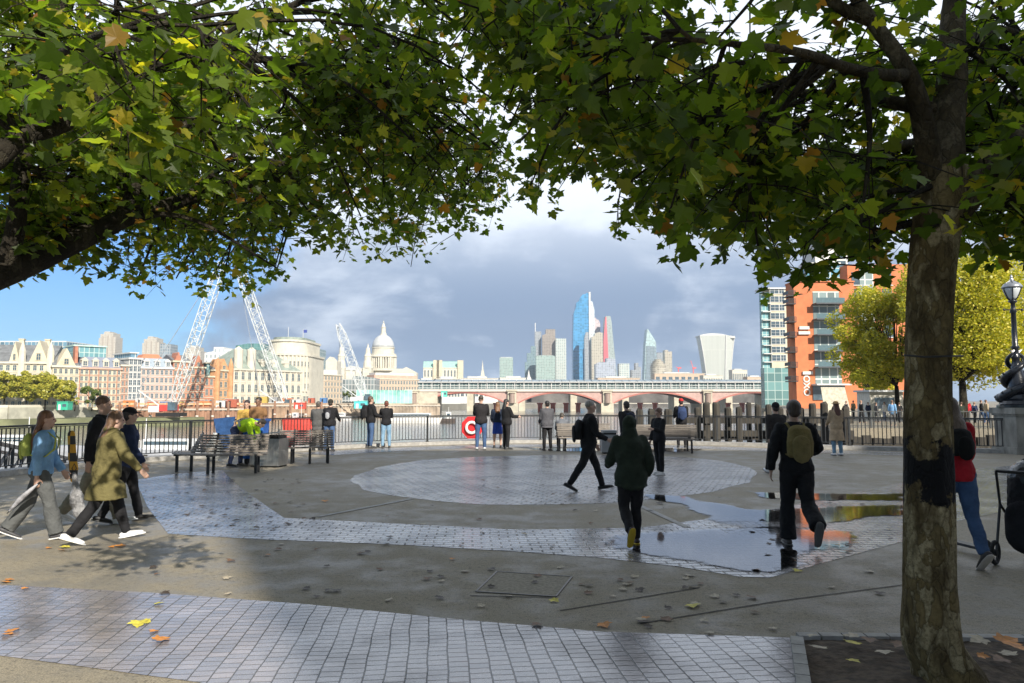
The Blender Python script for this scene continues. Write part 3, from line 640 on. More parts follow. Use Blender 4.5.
rt,wd,h = bld('low_brick_building','low red brick building under a green glass storey',204,213,271,273,377,REDB,3,2,fm=CREAM,roof='glass',rmat=TEALG,rh=5)
rt,wd,h = bld('orange_building','orange brick gothic building with twin pinnacles beside the cream museum',213,232,273,280,371,REDB2,4,4,fm=CREAM,arch=True,roof='pitch',rh=3,cmat=CREAM)
gable(rt,wd*.2,wd*.8,h,4.6,REDB2); 
for x in (0.15,0.85): MB().tube([(wd*x,-.4,0),(wd*x,-.4,h+2),(wd*x,-.4,h+5)],[1,1,0.05],8).build('pinnacle',REDB2,rt)
rt,wd,h = bld('museum_building','cream classical building with arched windows and steep green slate roof',232,301,285,312,371,CREAM2,3,11,deep=24,roof='hip',rh=9,rmat=GSLATE,fm=CREAM2,arch=True,pil=True,fw=0.42,fh=0.62)
for x in (0.10,0.28): MB().tube([(wd*x,1.5,0),(wd*x,1.5,h+6),(wd*x,1.5,h+8),(wd*x,1.5,h+9.2)],[1.7,1.7,1.8,0.3],10).build('turret',CREAM2,rt)
for x in (0.45,0.62,0.8): MB().box(wd*x-1,wd*x+1,1.5,5,h+0.5,h+3.4).prismy([(wd*x-1.3,h+3.4),(wd*x+1.3,h+3.4),(wd*x,h+4.8)],1.3,5).build('dormer',CREAM2,rt)
# rounded stone office with stepped attic
cx_, d = XD(289,345), 345; un = thing('stone_office','big pale stone office with curved stepped top and flagpoles','building',(cx_,d,-1.2))
rx = XD(312,345)-cx_; hu = ZT(356,d)+1.2; ht = ZT(340,d)+1.2
def arcp(rx_, ry_, n=20): return [(rx_*math.cos(math.pi+math.pi*i/n), ry_*math.sin(math.pi+math.pi*i/n)) for i in range(n+1)]
MB().prism(arcp(rx,14)+[(rx,20),(-rx,20)],0,hu).build('wall',CREAM2,un)
MB().prism(arcp(rx*.86,11)+[(rx*.86,18),(-rx*.86,18)],hu,ht-1.5).build('attic',CREAM2,un)
MB().prism(arcp(rx*.9,11.6)+[(rx*.9,18.4),(-rx*.9,18.4)],ht-1.5,ht-0.6).prism(arcp(rx*1.04,14.8)+[(rx*1.04,20.3),(-rx*1.04,20.3)],hu-0.5,hu+0.4).build('cornice',CREAM2,un)
MB().prism(arcp(rx*.7,8)+[(rx*.7,16),(-rx*.7,16)],ht-0.6,ht+0.8).build('roof',GSLATE,un)
for i in range(3,18,1):
    a=math.pi+math.pi*i/20.; nx__,ny__=math.cos(a),math.sin(a); an=math.atan2(ny__*rx,nx__*14)+R(90)
    MB().tube([(rx*nx__*1.01,14*ny__*1.01,hu*.3),(rx*nx__*1.01,14*ny__*1.01,hu-0.6)],0.55,8).build('column',CREAM2,un)
    for z in (0.12,0.36,0.58,0.78):
        a2=a+math.pi/40; inst(win(1.3,2.2,CREAM2),'window',un,(rx*math.cos(a2)*1.0,14*math.sin(a2)*1.0,hu*z),an)
for x,yy in ((-0.1,ht+6),(0.55,ht+5)): MB().tube([(rx*x,0,ht),(rx*x,0,yy)],0.12,6).build('flagpole',WHITE,un)
MB().box(rx*.55,rx*.55+1.8,-0.03,0.03,ht+3.4,ht+4.8).build('flag',M('blue_cloth',(0.05,0.08,0.3),0.8),un)
# behind the front row
def tower(name, label, poly, d, deep, mat, zb=-1.2, cat='tower', crown=None, group=None):
    """silhouette polygon in pixels, given its own distance and real depth"""
    xs_=[p[0] for p in poly]; x0=XD(min(xs_),d); t=thing(name,label,cat,(x0,d,zb),0,group)
    pl=[(XD(a,d)-x0, max(0,ZT(b_,d)-zb)) for a,b_ in poly]
    MB().prismy(pl,0,deep).build('facade',mat,t,fix=True)
    if crown:
        c0,c1,y0,y1,cmt=crown; MB().box(XD(c0,d)-x0,XD(c1,d)-x0,deep*.1-0.5,deep*.9,ZT(y1,d)-zb,ZT(y0,d)-zb).build('roof_plant',cmt,t)
    return t
def rect(a,b_,y0,y1=402): return [(a,y1),(b_,y1),(b_,y0),(a,y0)]
tower('glass_office','long modern office with blue glass band and flat white roof behind the gothic roofs',rect(-30,64,342),330,30,BLUEG,cat='building',crown=(-28,60,340.5,342.2,WHITE))
t=tower('stair_block','cream blocks in front of the modern glass office',[(28,402),(56,402),(56,349),(48,349),(48,345),(36,345),(36,350),(28,350)],322,6,CREAM,cat='building')
for i,(a,b_,y,lab) in enumerate(((96,113,332,'left brown concrete residential tower with jagged top, tallest of the three on the left skyline'),(140,157,337,'middle brown concrete residential tower standing over the orange tiled roof'),(183,199,346,'brown concrete residential tower half behind the left crane boom'))):
    t=tower('residential_tower',lab,[(a,402),(b_,402),(b_,y+5),(b_-2.5,y+5),(b_-2.5,y+1),(b_-6,y+1),(b_-6,y),(a+5,y),(a+5,y+2),(a+1.5,y+2),(a+1.5,y+6),(a,y+6)],1300,24,CONC,crown=(a+5,b_-7,y-0.6,y,CONC),group='brown concrete towers on the left skyline')
    for k_ in range(3):
        xx=XD(a+(b_-a)*(0.2+0.3*k_),1300)-XD(a,1300); MB().box(xx,xx+2,-1.5,0,0,ZT(y+4,1300)+1.2).build('balcony_column',M('tower_shadow_concrete',(0.42,0.38,0.33),0.85),t)
tower('office_block','plain blue grey office block right of the middle concrete tower',rect(158,168.5,344),900,20,MG('grey_blue_grid',(0.22,0.28,0.33),(0.35,0.38,0.4),3,3.5,0.5),cat='building')
tower('office_block','pale block with white roof behind the red gables',[(203,402),(232,402),(232,352),(222,350),(222,347),(212,347),(212,351),(203,353)],430,20,MG('pale_grid',(0.35,0.4,0.43),(0.62,0.63,0.62),2.5,3.4,0.8),cat='building',crown=(218,232,349.5,352,WHITE))
tower('office_block','teal green office block rising behind the museum roof',[(234,402),(262,402),(262,343.5),(246,343.5),(234,345.5)],480,25,MG('dark_teal',(0.10,0.22,0.22),(0.16,0.28,0.27),2,3.4,0.2),cat='building')
tower('office_block','green glazed storey behind the low red brick building',[(200,402),(236,402),(236,363),(200,363)],318,8,TEALG,cat='building')
tower('office_block','teal grey block right of the curved stone office',rect(306,319,349),620,20,MG('teal_grey',(0.22,0.32,0.35),(0.36,0.43,0.44),2,3.4,0.3),cat='building')
tower('white_building','white classical building with pediment left of the slanted white boom',[(322,402),(336,402),(336,361),(333,361),(329,356.5),(325,361),(322,361)],760,20,CREAM2,cat='building')
rt,wd,h = bld('brick_office','beige brick office with a grid of small windows right of the curved stone office',311,342,400,420,375,BEIGE,5,10,fm=CREAM2,fw=0.5,courses=True)
MB().box(1,wd-1,3,16,h,h+3).build('set_back_storey',WHITE,rt)
tower('glass_building','grey glass building behind the slanted white boom',[(339,402),(375,402),(375,378),(362,376),(352,376),(352,379),(339,379)],470,16,MG('grey_panes',(0.2,0.24,0.25),(0.45,0.46,0.45),2,3.3,0.25),cat='building')
rt,wd,h = bld('curved_office','pink and orange stone office with rows of arched windows below the cathedral',374,419,600,625,379.5,BEIGE,3,16,fm=CREAM2,fw=0.5,cmat=CREAM2,arch=True,base=0.28,pil=False)
MB().box(1,wd-1,2,16,h+0.4,h+3.5).build('roof_storey',PINKB,rt); MB().box(3,wd-3,4,16,h+3.5,h+5.5).build('roof',WHITE,rt)
rt,wd,h = bld('museum_block','long cream block with green copper roof right of the cathedral',423,463,900,905,368,CREAM2,3,12,deep=40,fm=CREAM2,roof='pitch',rh=9,rmat=COPPER,courses=False,fw=0.4)
for x in (0.32,0.40,0.93): MB().box(wd*x-3.5,wd*x+3.5,-2,8,0,h+9.5).build('stair_tower',CREAM,rt)
# low roofs between and behind the bridges
lr_=random.Random(11)
low=[(300,325,384,430,'low pale building at the foot of the curved stone office'),(418,436,381,700,'low white roofed building right of the cathedral'),(436,460,379,720,'low brown roofed building under the copper roofed block'),(460,498,378.5,800,'long low cream building left of the skyline cluster'),(598,640,378,1100,'long low pale building in front of the slanted red edged tower'),(655,706,373.5,1300,'grey building block under the red cranes'),(704,723,375.5,1150,'small pale flat building in front of the flared white tower'),(733,748,370,1400,'small pale block right of the flared white tower'),(748,766,377,1200,'low pale roofs near the stone and glass flats'),(500,530,378,1000,'low pale building in front of the pale green slab')]
for a,b_,y,d,lab in low:
    mt=[CREAM2,WHITE,BEIGE][lr_.randrange(3)]; rt,wd,h=bld('low_building',lab,a,b_,d,d+6,y,mt,2,8,zb=-1,deep=14,fm=CREAM2,courses=False,fw=0.6,fh=0.5,base=0.2); MB().box(wd*.2,wd*.7,3,10,h,h+2.5).build('roof_plant',LEAD,rt)
# --- cathedral -------------------------------------------------------
D=1000; ca=thing('cathedral','great pale stone domed cathedral with lantern and two west towers','cathedral',(XD(382.5,D),D,-1))
hz=lambda y: ZT(y,D)+1
S=D/F
MB().box(-31,30,-10,40,0,hz(369)).box(-45,-31,-25,20,0,hz(371)).box(-31,-10,-28,-10,0,hz(371)).build('nave',CREAM2,ca)
MB().box(-62,-12,20,60,0,hz(371)).build('choir',CREAM2,ca)
dr=13.4*S
MB().lathe([(dr*1.0,hz(371)),(dr*1.0,hz(368.8)),(dr*.96,hz(368.6))],32).build('podium',CREAM2,ca)
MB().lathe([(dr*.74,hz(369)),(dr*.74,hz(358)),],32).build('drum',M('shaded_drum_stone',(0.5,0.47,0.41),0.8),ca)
for i in range(32):
    if i%4==0: continue
    a=i*math.pi/16; x,y=dr*.93*math.cos(a),dr*.93*math.sin(a); MB().tube([(x,y,hz(368.5)),(x,y,hz(357.5))],0.95,8).build('column',CREAM2,ca)
for i in range(0,32,4):
    a=i*math.pi/16+0.0; MB().lathe([(1.9,hz(368.5)),(1.9,hz(357.5))],8,(dr*.9*math.cos(a),dr*.9*math.sin(a),0)).build('pier',CREAM2,ca)
MB().lathe([(dr*1.02,hz(357.6)),(dr*1.04,hz(356.6)),(dr*.98,hz(355.4)),(dr*.98,hz(354.0)),(dr*.82,hz(353.9)),(dr*.82,hz(348.8)),(dr*.86,hz(348.6)),(dr*.86,hz(347.6))],32).build('gallery',CREAM2,ca)
R_=dr*.82; z1_=hz(347.6); z2_=hz(334.6)
MB().lathe([(R_*math.cos(t)*1.0, z1_+(z2_-z1_)*math.sin(t)) for t in [R(q) for q in (0,10,20,30,40,50,60,70,80)]]+[(R_*.14,z2_)],32).build('dome',LEAD,ca,smooth=True)
MB().lathe([(4.4,z2_-1),(4.4,z2_+1.4),(3.2,z2_+1.6),(3.0,hz(328)),(3.6,hz(327.6)),(2.2,hz(326.5)),(1.6,hz(324.5)),(0.5,hz(322.8)),(1.0,hz(322)),(0.15,hz(321.2)),(0.15,hz(320))],14).build('lantern',CREAM2,ca)
for x in (367.2,340.5):
    X_=XD(x,D*0.97)-XD(382.5,D); t=MB(); t.box(X_-5.6,X_+5.6,-35,-24,0,hz(369)); t.lathe([(6.2,hz(369)),(5.6,hz(364)),(4.6,hz(361.5)),(4.6,hz(358)),(5.0,hz(357.5)),(3.3,hz(355)),(2.8,hz(351)),(1.2,hz(348.5)),(0.1,hz(345))],12,(X_,-30,0)); t.build('west_tower',CREAM2,ca)
MB().add([(-60,-26,hz(371)),(-12,-26,hz(371)),(-36,-26,hz(366.5)),(-60,10,hz(371)),(-12,10,hz(371)),(-36,10,hz(366.5))],[(0,1,2),(1,4,5,2),(3,0,2,5),(5,4,3)]).build('roof',LEAD,ca)
t=MB(); X_=XD(407,D)-XD(382.5,D); t.add([(X_-14,-12,hz(373)),(X_+14,-12,hz(373)),(X_,-12,hz(367.5)),(X_-14,5,hz(373)),(X_+14,5,hz(373)),(X_,5,hz(367.5))],[(0,1,2),(1,4,5,2),(3,0,2,5)]); t.box(X_-14,X_+14,-11.9,5,0,hz(373)); t.build('transept',CREAM2,ca)
# --- city skyline ----------------------------------------------------
def vg(name, glass, frm, cw=4, ch=4, mo=0.6, **k): return MG(name, glass, frm, cw, ch, mo, **k)
PG=vg('pale_green_tower',(0.22,0.33,0.31),(0.42,0.50,0.46)); SB=vg('sky_blue_tower',(0.06,0.26,0.50),(0.12,0.36,0.60),6,4,0.25,rough=0.12); GY=vg('grey_tower',(0.22,0.25,0.28),(0.38,0.40,0.42))
BR=vg('brown_tower',(0.22,0.19,0.17),(0.36,0.32,0.28)); DT=vg('dark_teal_tower',(0.12,0.20,0.24),(0.25,0.34,0.36)); WG=vg('white_grid_tower',(0.28,0.38,0.38),(0.55,0.58,0.55),5,4,1.0)
CT=vg('cream_tower',(0.36,0.33,0.27),(0.50,0.47,0.39),5,4,0.8)
D=1900
t=tower('spire','thin brown church spire left of the pale green slab tower',[(478,402),(487,402),(487,377),(484.5,376),(483.2,369),(482.4,360.5),(481.8,369),(480.6,376),(478,377)],1000,8,CREAM2,cat='church'); MB().box(-4,20,2,12,0,ZT(379,1000)+1).build('nave',LEAD,t)
tower('office_tower','pale green slab tower standing alone left of the cluster',rect(499.5,513,357.5),D,30,PG,crown=(500.5,512.3,357,357.6,WHITE))
tower('office_tower','stepped grey teal tower at the left end of the cluster',[(525,402),(536,402),(536,346),(531,346),(531,353),(527,353),(527,362),(525,362)],D,30,DT)
t=tower('office_tower','slim dark tower with a thin mast in the left of the cluster',rect(535,541.5,331.5),D+40,25,GY); MB().box(0.5,2.5,5,7,0,ZT(321,D)+1).build('mast',WHITE,t)
tower('office_tower','brown grey tower with dark crown in the cluster',[(542.5,402),(557,402),(557,338),(555.6,338),(555.6,329.5),(546,329.5),(546,334),(542.5,335)],D+20,30,BR,crown=(546.2,555.4,329,333,M('dark_crown',(0.10,0.10,0.10),0.6)))
tower('office_tower','low pale green glass block in front of the brown grey tower',[(536,402),(555.5,402),(555.5,356),(552,355.3),(540,355.3),(536,356)],D-60,30,PG)
tower('office_tower','tall white and green glazed tower with dark lower part',rect(556,566.6,338.5),D,30,WG,crown=(560,566,360,363.5,M('dark_band',(0.08,0.10,0.11),0.5)))
tower('spire','tiny white church spire in front of the cluster',[(527,402),(531.5,402),(531.5,379),(530,376),(528.8,369.5),(527.8,376),(527,379)],1000,6,WHITE,cat='church')
bt=tower('skyscraper','tallest blue glass skyscraper with stepped angled top',[(573.3,402),(590,402),(590,292.8),(587,293),(586.5,294.2),(583.3,294.5),(580.5,298.5),(580,301),(577,302.8),(576.5,308),(574.3,313),(573.6,340)],D,45,SB)
x0=XD(573.3,D); MB().box(XD(589.6,D)-x0,XD(591.4,D)-x0,-2,44,0,ZT(292,D)+1).build('white_edge',WHITE,bt)
MB().prismy([(XD(591.4,D)-x0,0),(XD(595.5,D)-x0,0),(XD(595.5,D)-x0,ZT(309,D)),(XD(593.5,D)-x0,ZT(301,D)),(XD(591.4,D)-x0,ZT(300,D))],5,40).build('east_wing',vg('pale_wing',(0.45,0.52,0.56),(0.62,0.66,0.68)),bt)
tower('office_tower','dark slim tower against the foot of the tallest blue skyscraper',[(585,402),(589.2,402),(589.2,332),(586.5,332),(585,338)],D-60,20,GY)
tower('office_tower','cream tower right of the tallest blue skyscraper',[(592,402),(603.4,402),(603.4,333),(600,332),(596,333),(595,336),(592,337)],D-40,30,CT)
tower('office_tower','pale slim tower with rosy crane top behind the cream tower',[(594,402),(601,402),(601,324),(599.5,320),(597,319),(596,317),(594.6,320)],D+80,30,vg('rosy',(0.52,0.42,0.44),(0.62,0.56,0.56)))
t=tower('wedge_tower','tapering grey green wedge tower with a red left edge',[(604.5,402),(619.5,402),(617,372),(614,341),(612.5,322),(611.3,316),(606.5,316),(605.6,325)],D+10,40,vg('wedge_glass',(0.27,0.34,0.34),(0.38,0.45,0.44)))
x0=XD(604.5,D+10); MB().prismy([(XD(604.2,D)-x0,0),(XD(609,D)-x0,0),(XD(609.2,D)-x0,ZT(356,D)),(XD(607.6,D)-x0,ZT(316,D)),(XD(606.6,D)-x0,ZT(316,D)),(XD(604.4,D)-x0,ZT(340,D))],-3,-0.2).build('red_core',M('red_core',(0.62,0.13,0.16),0.6),t)
tower('office_tower','squat blue grey block in front of the wedge tower',[(596,402),(616,402),(616,359),(607,358),(607,362),(600,362),(596,364)],1600,30,vg('bluegrey',(0.30,0.34,0.42),(0.44,0.48,0.54)))
tower('office_tower','small white block between wedge tower and blade tower',rect(619.5,630,363.5),1600,25,WG)
tower('office_tower','small grey block with pale step left of the blade tower',[(632,402),(641.5,402),(641.5,367),(639,367),(639,363),(636,363),(636,370),(632,370)],1600,20,GY)
t=tower('blade_tower','sharp pointed pale glass tower with slanting blade top',[(643.3,402),(657,402),(657,342.5),(655.5,339.5),(649,329),(648.3,329),(646.4,345)],D,35,vg('blade_glass',(0.36,0.50,0.52),(0.52,0.62,0.62),4,4,0.3))
x0=XD(643.3,D); MB().prismy([(XD(644.6,D)-x0,0),(XD(656.4,D)-x0,0),(XD(656.4,D)-x0,ZT(346,D)),(XD(647.3,D)-x0,ZT(345.5,D))],-2,-0.2).build('dark_face',vg('blade_dark',(0.16,0.22,0.27),(0.26,0.32,0.36)),t)
tower('office_tower','dark grey block behind the blade tower',rect(657.5,667,352.5),D+60,25,GY)
tower('office_tower','pale tower with red tip right of the dark grey block',[(665.5,402),(672.8,402),(672.8,351.5),(669,351.5),(669,350),(665.5,350)],D,25,CT)
rd=thing('stepped_building','cream building with rounded stepped storeys under the blade tower','building',(XD(658.5,1500),1500,-1)); hz=lambda y: ZT(y,1500)+1
for i,(r,ya,yb) in enumerate(((15.5,402,366),(14,366,363.5),(11,363.5,361.5),(7,361.5,359.6))): MB().lathe([(r,hz(ya)),(r,hz(yb)+0.2*i)],20).lathe([(r+1,hz(yb)-1.2),(r+1,hz(yb)-0.2)],20).build('storey',CT,rd)
for x,y0_,side in ((679.5,366.5,-1),(694.5,360.5,-1)):
    lab='red tower crane, taller one, over the low roofs' if y0_<363 else 'red tower crane, shorter one, over the low roofs'
    c_=thing('tower_crane',lab,'crane',(XD(x,1500),1505,-1)); q=M('crane_red',(0.72,0.12,0.12),0.6)
    zz=ZT(368,1500)+1; MB().box(-0.9,0.9,-1,1,0,zz).build('mast',q,c_); MB().beam((0,0,zz),(-5,0,ZT(y0_,1500)+1),1.1).build('jib',q,c_); MB().box(-1.5,6,-1.2,1.2,zz-1,zz+1.8).build('counterweight',q,c_)
D=1700; fl=thing('flared_tower','pale tower that flares out towards its curved top','tower',(XD(720,D),D,-1)); x0=XD(720,D)
def prof(u): # u 0..1 height -> left, right px
    y=402-u*(402-334)
    l=709-7.2*u**1.7-0.6; r=731.5+6.0*u**1.6; return l,r
mb=MB(); mb2=MB(); rg=[]
for i in range(15):
    u=i/14; l,r=prof(u); z=ZT(402-u*66.5,D)+1; X0,X1=XD(l,D)-x0,XD(r,D)-x0; Xm=X0+(X1-X0)*0.70
    rg.append([Vector(v) for v in ((X0,0,z),(Xm,-7,z),(X1,12,z),(X1-3,55,z),(X0+5,55,z))])
mb.rings(rg); tp=rg[-1]; mb.build('facade',vg('flared_glass',(0.42,0.46,0.43),(0.60,0.61,0.56),1.9,60,0.5,var=0.1),fl,fix=True)
X0,X1=XD(701.8,D)-x0,XD(737.5,D)-x0; Zt=ZT(335.5,D)+1
sil=[(X0,Zt)]+[(X0+(X1-X0)*t_, Zt+ (1-((t_-0.38)/0.62)**2 if t_>0.38 else 1-((0.38-t_)/0.38)**2*0.75)*5.5-(t_**3)*5.0) for t_ in [i/12 for i in range(13)]]+[(X1,Zt-6)]
MB().prismy(sil,2,54).build('curved_crown',WHITE,fl,fix=True)
for k_,j in ((0,0),(1,1),(2,2)): MB().tube([r_[j]+Vector((0,-0.8,0)) for r_ in rg],1.1,6).build('white_rib',WHITE,fl)
# --- bridges ---------------------------------------------------------
D=505; br_=thing('road_bridge','pale stone and red ironwork arch bridge across the river','bridge',(XD(600,D),D,WZ)); x0=XD(600,D)
ST=M('bridge_stone',(0.52,0.48,0.38),0.8,var=0.15,scale=0.3); PK=M('bridge_pink_paint',(0.48,0.32,0.28),0.6,var=0.12,scale=0.5); RD=M('bridge_red_paint',(0.42,0.15,0.12),0.6); PP=M('bridge_parapet_paint',(0.66,0.60,0.52),0.7,var=0.08)
xp=[415,512,606.5,706,802]; hz=lambda y: ZT(y,D)-WZ
for x in xp:
    X_=XD(x,D)-x0; MB().box(X_-4.2,X_+4.2,-5,27,-2,hz(403)).box(X_-2.9,X_+2.9,-5.4,27.4,hz(403),hz(391.5)).box(X_-3.6,X_+3.6,-5.9,28,hz(391.5),hz(389.8)).build('pier',ST,br_)
    MB().lathe([(1.9,hz(403)),(1.7,hz(394)),(2.2,hz(393))],12,(X_,-6,0)).build('column',M('dark_granite',(0.32,0.24,0.2),0.4),br_)
for i in range(4):
    a,b_=XD(xp[i],D)-x0+2.8,XD(xp[i+1],D)-x0-2.8; zc=hz(393.2); zs=hz(405.5); n=22
    low=[(a+(b_-a)*t/n, zs+(zc-zs)*(1-(2*t/n-1)**2)**0.85) for t in range(n+1)]
    hi=[(x,z+1.0) for x,z in low]; ztop=hz(391.2)
    for y in (-3.6,25):
        MB().prismy(low+[(x,z) for x,z in reversed(hi)],y,y+0.8).build('arch_rib',RD,br_,fix=True)
        MB().prismy([(x,z) for x,z in hi]+[(b_,ztop+1),(a,ztop+1)],y+0.15,y+0.6).build('spandrel',PK,br_,fix=True)
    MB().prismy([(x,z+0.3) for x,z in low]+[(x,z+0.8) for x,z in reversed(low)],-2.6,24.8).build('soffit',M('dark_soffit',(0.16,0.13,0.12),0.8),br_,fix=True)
xa,xb=XD(405,D)-x0,XD(815,D)-x0
MB().box(xa,xb,-4.1,26.5,hz(391.9),hz(391.0)).build('deck',PK,br_); MB().box(xa,xb,-4.5,-4.12,hz(391.6),hz(389.6)).box(xa,xb,26.6,27,hz(391.6),hz(389.6)).build('parapet',PP,br_)
MB().box(XD(405,D)-x0-50,XD(438,D)-x0,-4,27,-2,hz(392)).build('abutment',ST,br_)
for i in range(9):
    x=XD(440+i*40,D)-x0; MB().tube([(x,-3.7,hz(390)),(x,-3.7,hz(386))],0.16,6).ball((x,-3.7,hz(385.6)),0.45,n=8,m=5).build('lamp_standard',M('dark_green_paint',(0.05,0.08,0.07),0.5),br_)
D=570; rb=thing('railway_bridge','long railway bridge station with glazed sides and solar panel roof behind the road bridge','bridge',(XD(600,D),D,WZ)); x0=XD(600,D); hz=lambda y: ZT(y,D)-WZ
xa,xb=XD(418,D)-x0,XD(768,D)-x0
MB().box(xa,xb,0,26,hz(391),hz(388.6)).build('deck',M('bridge_grey_steel',(0.3,0.33,0.34),0.6),rb)
MB().box(xa,xb,1,25,hz(388.6),hz(382.6)).build('glazing',MG('station_glass',(0.10,0.15,0.15),(0.42,0.47,0.45),3.0,9,0.25),rb)
MB().box(xa,xb,0.4,0.9,hz(385.9),hz(385.4)).box(xa,xb,-0.6,26,hz(382.6),hz(381.6)).build('roof_edge',WHITE,rb)
for i in range(38):
    x=xa+(xb-xa)*(i+0.5)/38; MB().box(x-0.28,x+0.28,0.2,0.8,hz(388.6),hz(382.6)).build('column',WHITE,rb)
sm=MB()
for i in range(46):
    a=xa+(xb-xa)*i/46; b_=xa+(xb-xa)*(i+1)/46-0.5; sm.add([(a,0,hz(381.5)),(b_,0,hz(381.5)),(b_,13,hz(379.2)),(a,13,hz(379.2)),(a,26,hz(381.5)),(b_,26,hz(381.5))],[(0,1,2,3),(3,2,5,4)])
sm.build('panel_roof',M('solar_panels',(0.20,0.27,0.30),0.3,0.3),rb)
for x in (418,470,522,574,626,678,730,768): X_=XD(x,D)-x0; MB().box(X_-2.5,X_+2.5,2,24,-2,hz(391)).build('pier',ST,rb)
old=thing('old_bridge_piers','row of red iron columns of a removed bridge standing in the river','columns',(XD(560,545),545,WZ))
for x in (478,496,540,553,566,578,640,655,728,742):
    X_=XD(x,545)-XD(560,545); MB().tube([(X_,0,-1),(X_,0,5.2)],1.7,10).lathe([(2.1,5.2),(2.3,6.4)],10,(X_,0,0)).build('red_column',M('old_red_iron',(0.52,0.13,0.09),0.6),old)
# --- embankment walls and site in the river --------------------------
ew=thing('embankment_wall','long pale stone embankment wall under the far bank buildings','wall',(-150,222,WZ))
pts=[(-900,214),(-200,214.5),(-150,221.4),(XD(130,261),261),(XD(232,299),299),(XD(310,379),379),(XD(420,519),519)]
for i in range(len(pts)-1):
    a,b_=Vector((*pts[i],0)),Vector((*pts[i+1],0)); MB().beam(a+Vector((0,0,-3.2)),b_+Vector((0,0,-3.2)),1.0,6.0).build('wall_section',M('embank_stone',(0.42,0.41,0.34),0.85,var=0.2,scale=0.4),ew,world=True); MB().beam(a+Vector((0,0,0.1)),b_+Vector((0,0,0.1)),0.8,0.9).build('parapet',CREAM2,ew,world=True)
OR=M('rust_steel',(0.30,0.17,0.11),0.8,var=0.3,scale=0.3); 
def cofferdam(lab,p0,p1,d,ytop,ybot=None,mat=OR,name='cofferdam',cat='cofferdam'):
    rt,wd=frame(p0,p1,d,d+6,WZ-1,name,lab,cat); h=ZT(ytop,d)-WZ+1; s=MB(); n=max(6,int(wd/1.6))
    for i in range(n): x=i*wd/n; s.box(x,x+wd/n*0.55,-0.4,12,0,h).box(x+wd/n*.55,x+wd/n,0,12,0,h-0.05)
    s.build('sheet_piles',mat,rt); MB().box(-0.2,wd+.2,-0.6,0.1,h-1.3,h-0.7).build('waling',M('pale_steel',(0.5,0.45,0.38),0.6),rt); return rt,wd,h
rt,wd,h=cofferdam('long rust coloured sheet pile works in the river in front of the red brick buildings',116,262,248,406.5)
for i in range(16): x=wd*(i+.5)/16; MB().box(x-.15,x+.15,-.3,.0,h,h+1.3).build('barrier_post',M('orange_barrier',(0.7,0.26,0.1),0.6),rt)
MB().box(0,wd,-.25,-.15,h+.5,h+1.2).build('barrier_boards',M('orange_boards',(0.66,0.36,0.22),0.7,var=0.4,scale=0.5),rt)
cofferdam('rust coloured works platform below the cream museum',245,330,285,403,mat=M('rust_pale',(0.36,0.25,0.17),0.8,var=0.3,scale=0.2))
cofferdam('pale timber and steel works wall under the beige office',300,440,350,403.5,mat=M('works_wall',(0.42,0.34,0.26),0.8,var=0.4,scale=0.15))
tl,wd=frame(356,412,388,400,-2,'hoarding','long turquoise site hoarding below the pink and orange office','hoarding'); MB().box(0,wd,0,0.3,0,ZT(390,390)+2).build('panels',M('turquoise_boards',(0.16,0.55,0.50),0.6,var=0.4,scale=0.12,col2=(0.4,0.72,0.65)),tl)
pp=MB(); 
for i in range(15): pp.box(i*wd/14-.1,i*wd/14+.1,-.2,0,0,ZT(390,390)+2.2)
pp.build('posts',WHITE,tl)
LOWM=M('painted_cabin_white',(0.72,0.73,0.72),0.5,var=0.05)
for (a,b_,y0_,y1,d,col,lab) in ((57,68,402,410,222,(0.05,0.42,0.27),'green site hut beside the river wall under the left trees'),(354,367,401.5,408.5,330,(0.1,0.6,0.6),'turquoise site tank at the foot of the slanted boom'),(294,305,403,409,280,(0.75,0.08,0.05),'small bright red tank on the works platform'),(441,447,391,397,480,(0.12,0.55,0.45),'green kiosk at the end of the road bridge')):
    rt,wd=frame(a,b_,d,d,ZT(y1,d),'site_hut',lab,'hut'); h=ZT(y0_,d)-ZT(y1,d); mt=M('hut_%s'%''.join(c for c in lab[:8] if c.isalpha()),col,0.5)
    MB().box(0,wd,0,2.5,0,h).build('body',mt,rt); MB().box(-.15,wd+.15,-.15,2.65,h,h+.18).build('roof',mt,rt); MB().box(wd*.15,wd*.35,-.05,0,0,h*.7).build('door',LOWM,rt); MB().box(wd*.5,wd*.85,-.05,0,h*.4,h*.75).build('window',GLASS,rt)
# --- cranes ----------------------------------------------------------
CW_=M('crane_white',(0.60,0.63,0.63),0.5,var=0.06)
def lattice(root, a, b_, w0, w1, n, name='boom', mat=CW_, ch=0.12):
    a,b_=Vector(a),Vector(b_); d=(b_-a).normalized(); r=d.cross(Vector((0,1,0))).normalized(); u=Vector((0,1,0)); m_=MB()
    def ring(t):
        w_=w0+(w1-w0)*min(1,t*5) if t<0.2 else (w1 if t<0.85 else w1*(1-(t-0.85)*3.5)); p=a.lerp(b_,t); return [p+r*w_/2+u*w_/2,p-r*w_/2+u*w_/2,p-r*w_/2-u*w_/2,p+r*w_/2-u*w_/2]
    rgs=[ring(i/n) for i in range(n+1)]
    for i in range(n):
        for j in range(4):
            m_.beam(rgs[i][j],rgs[i+1][j],ch*2); m_.beam(rgs[i][j],rgs[i+1][(j+1)%4],ch*1.2) if i%2 else m_.beam(rgs[i][(j+1)%4],rgs[i+1][j],ch*1.2); m_.beam(rgs[i][j],rgs[i][(j+1)%4],ch)
    return m_.build(name,mat,root,world=True)
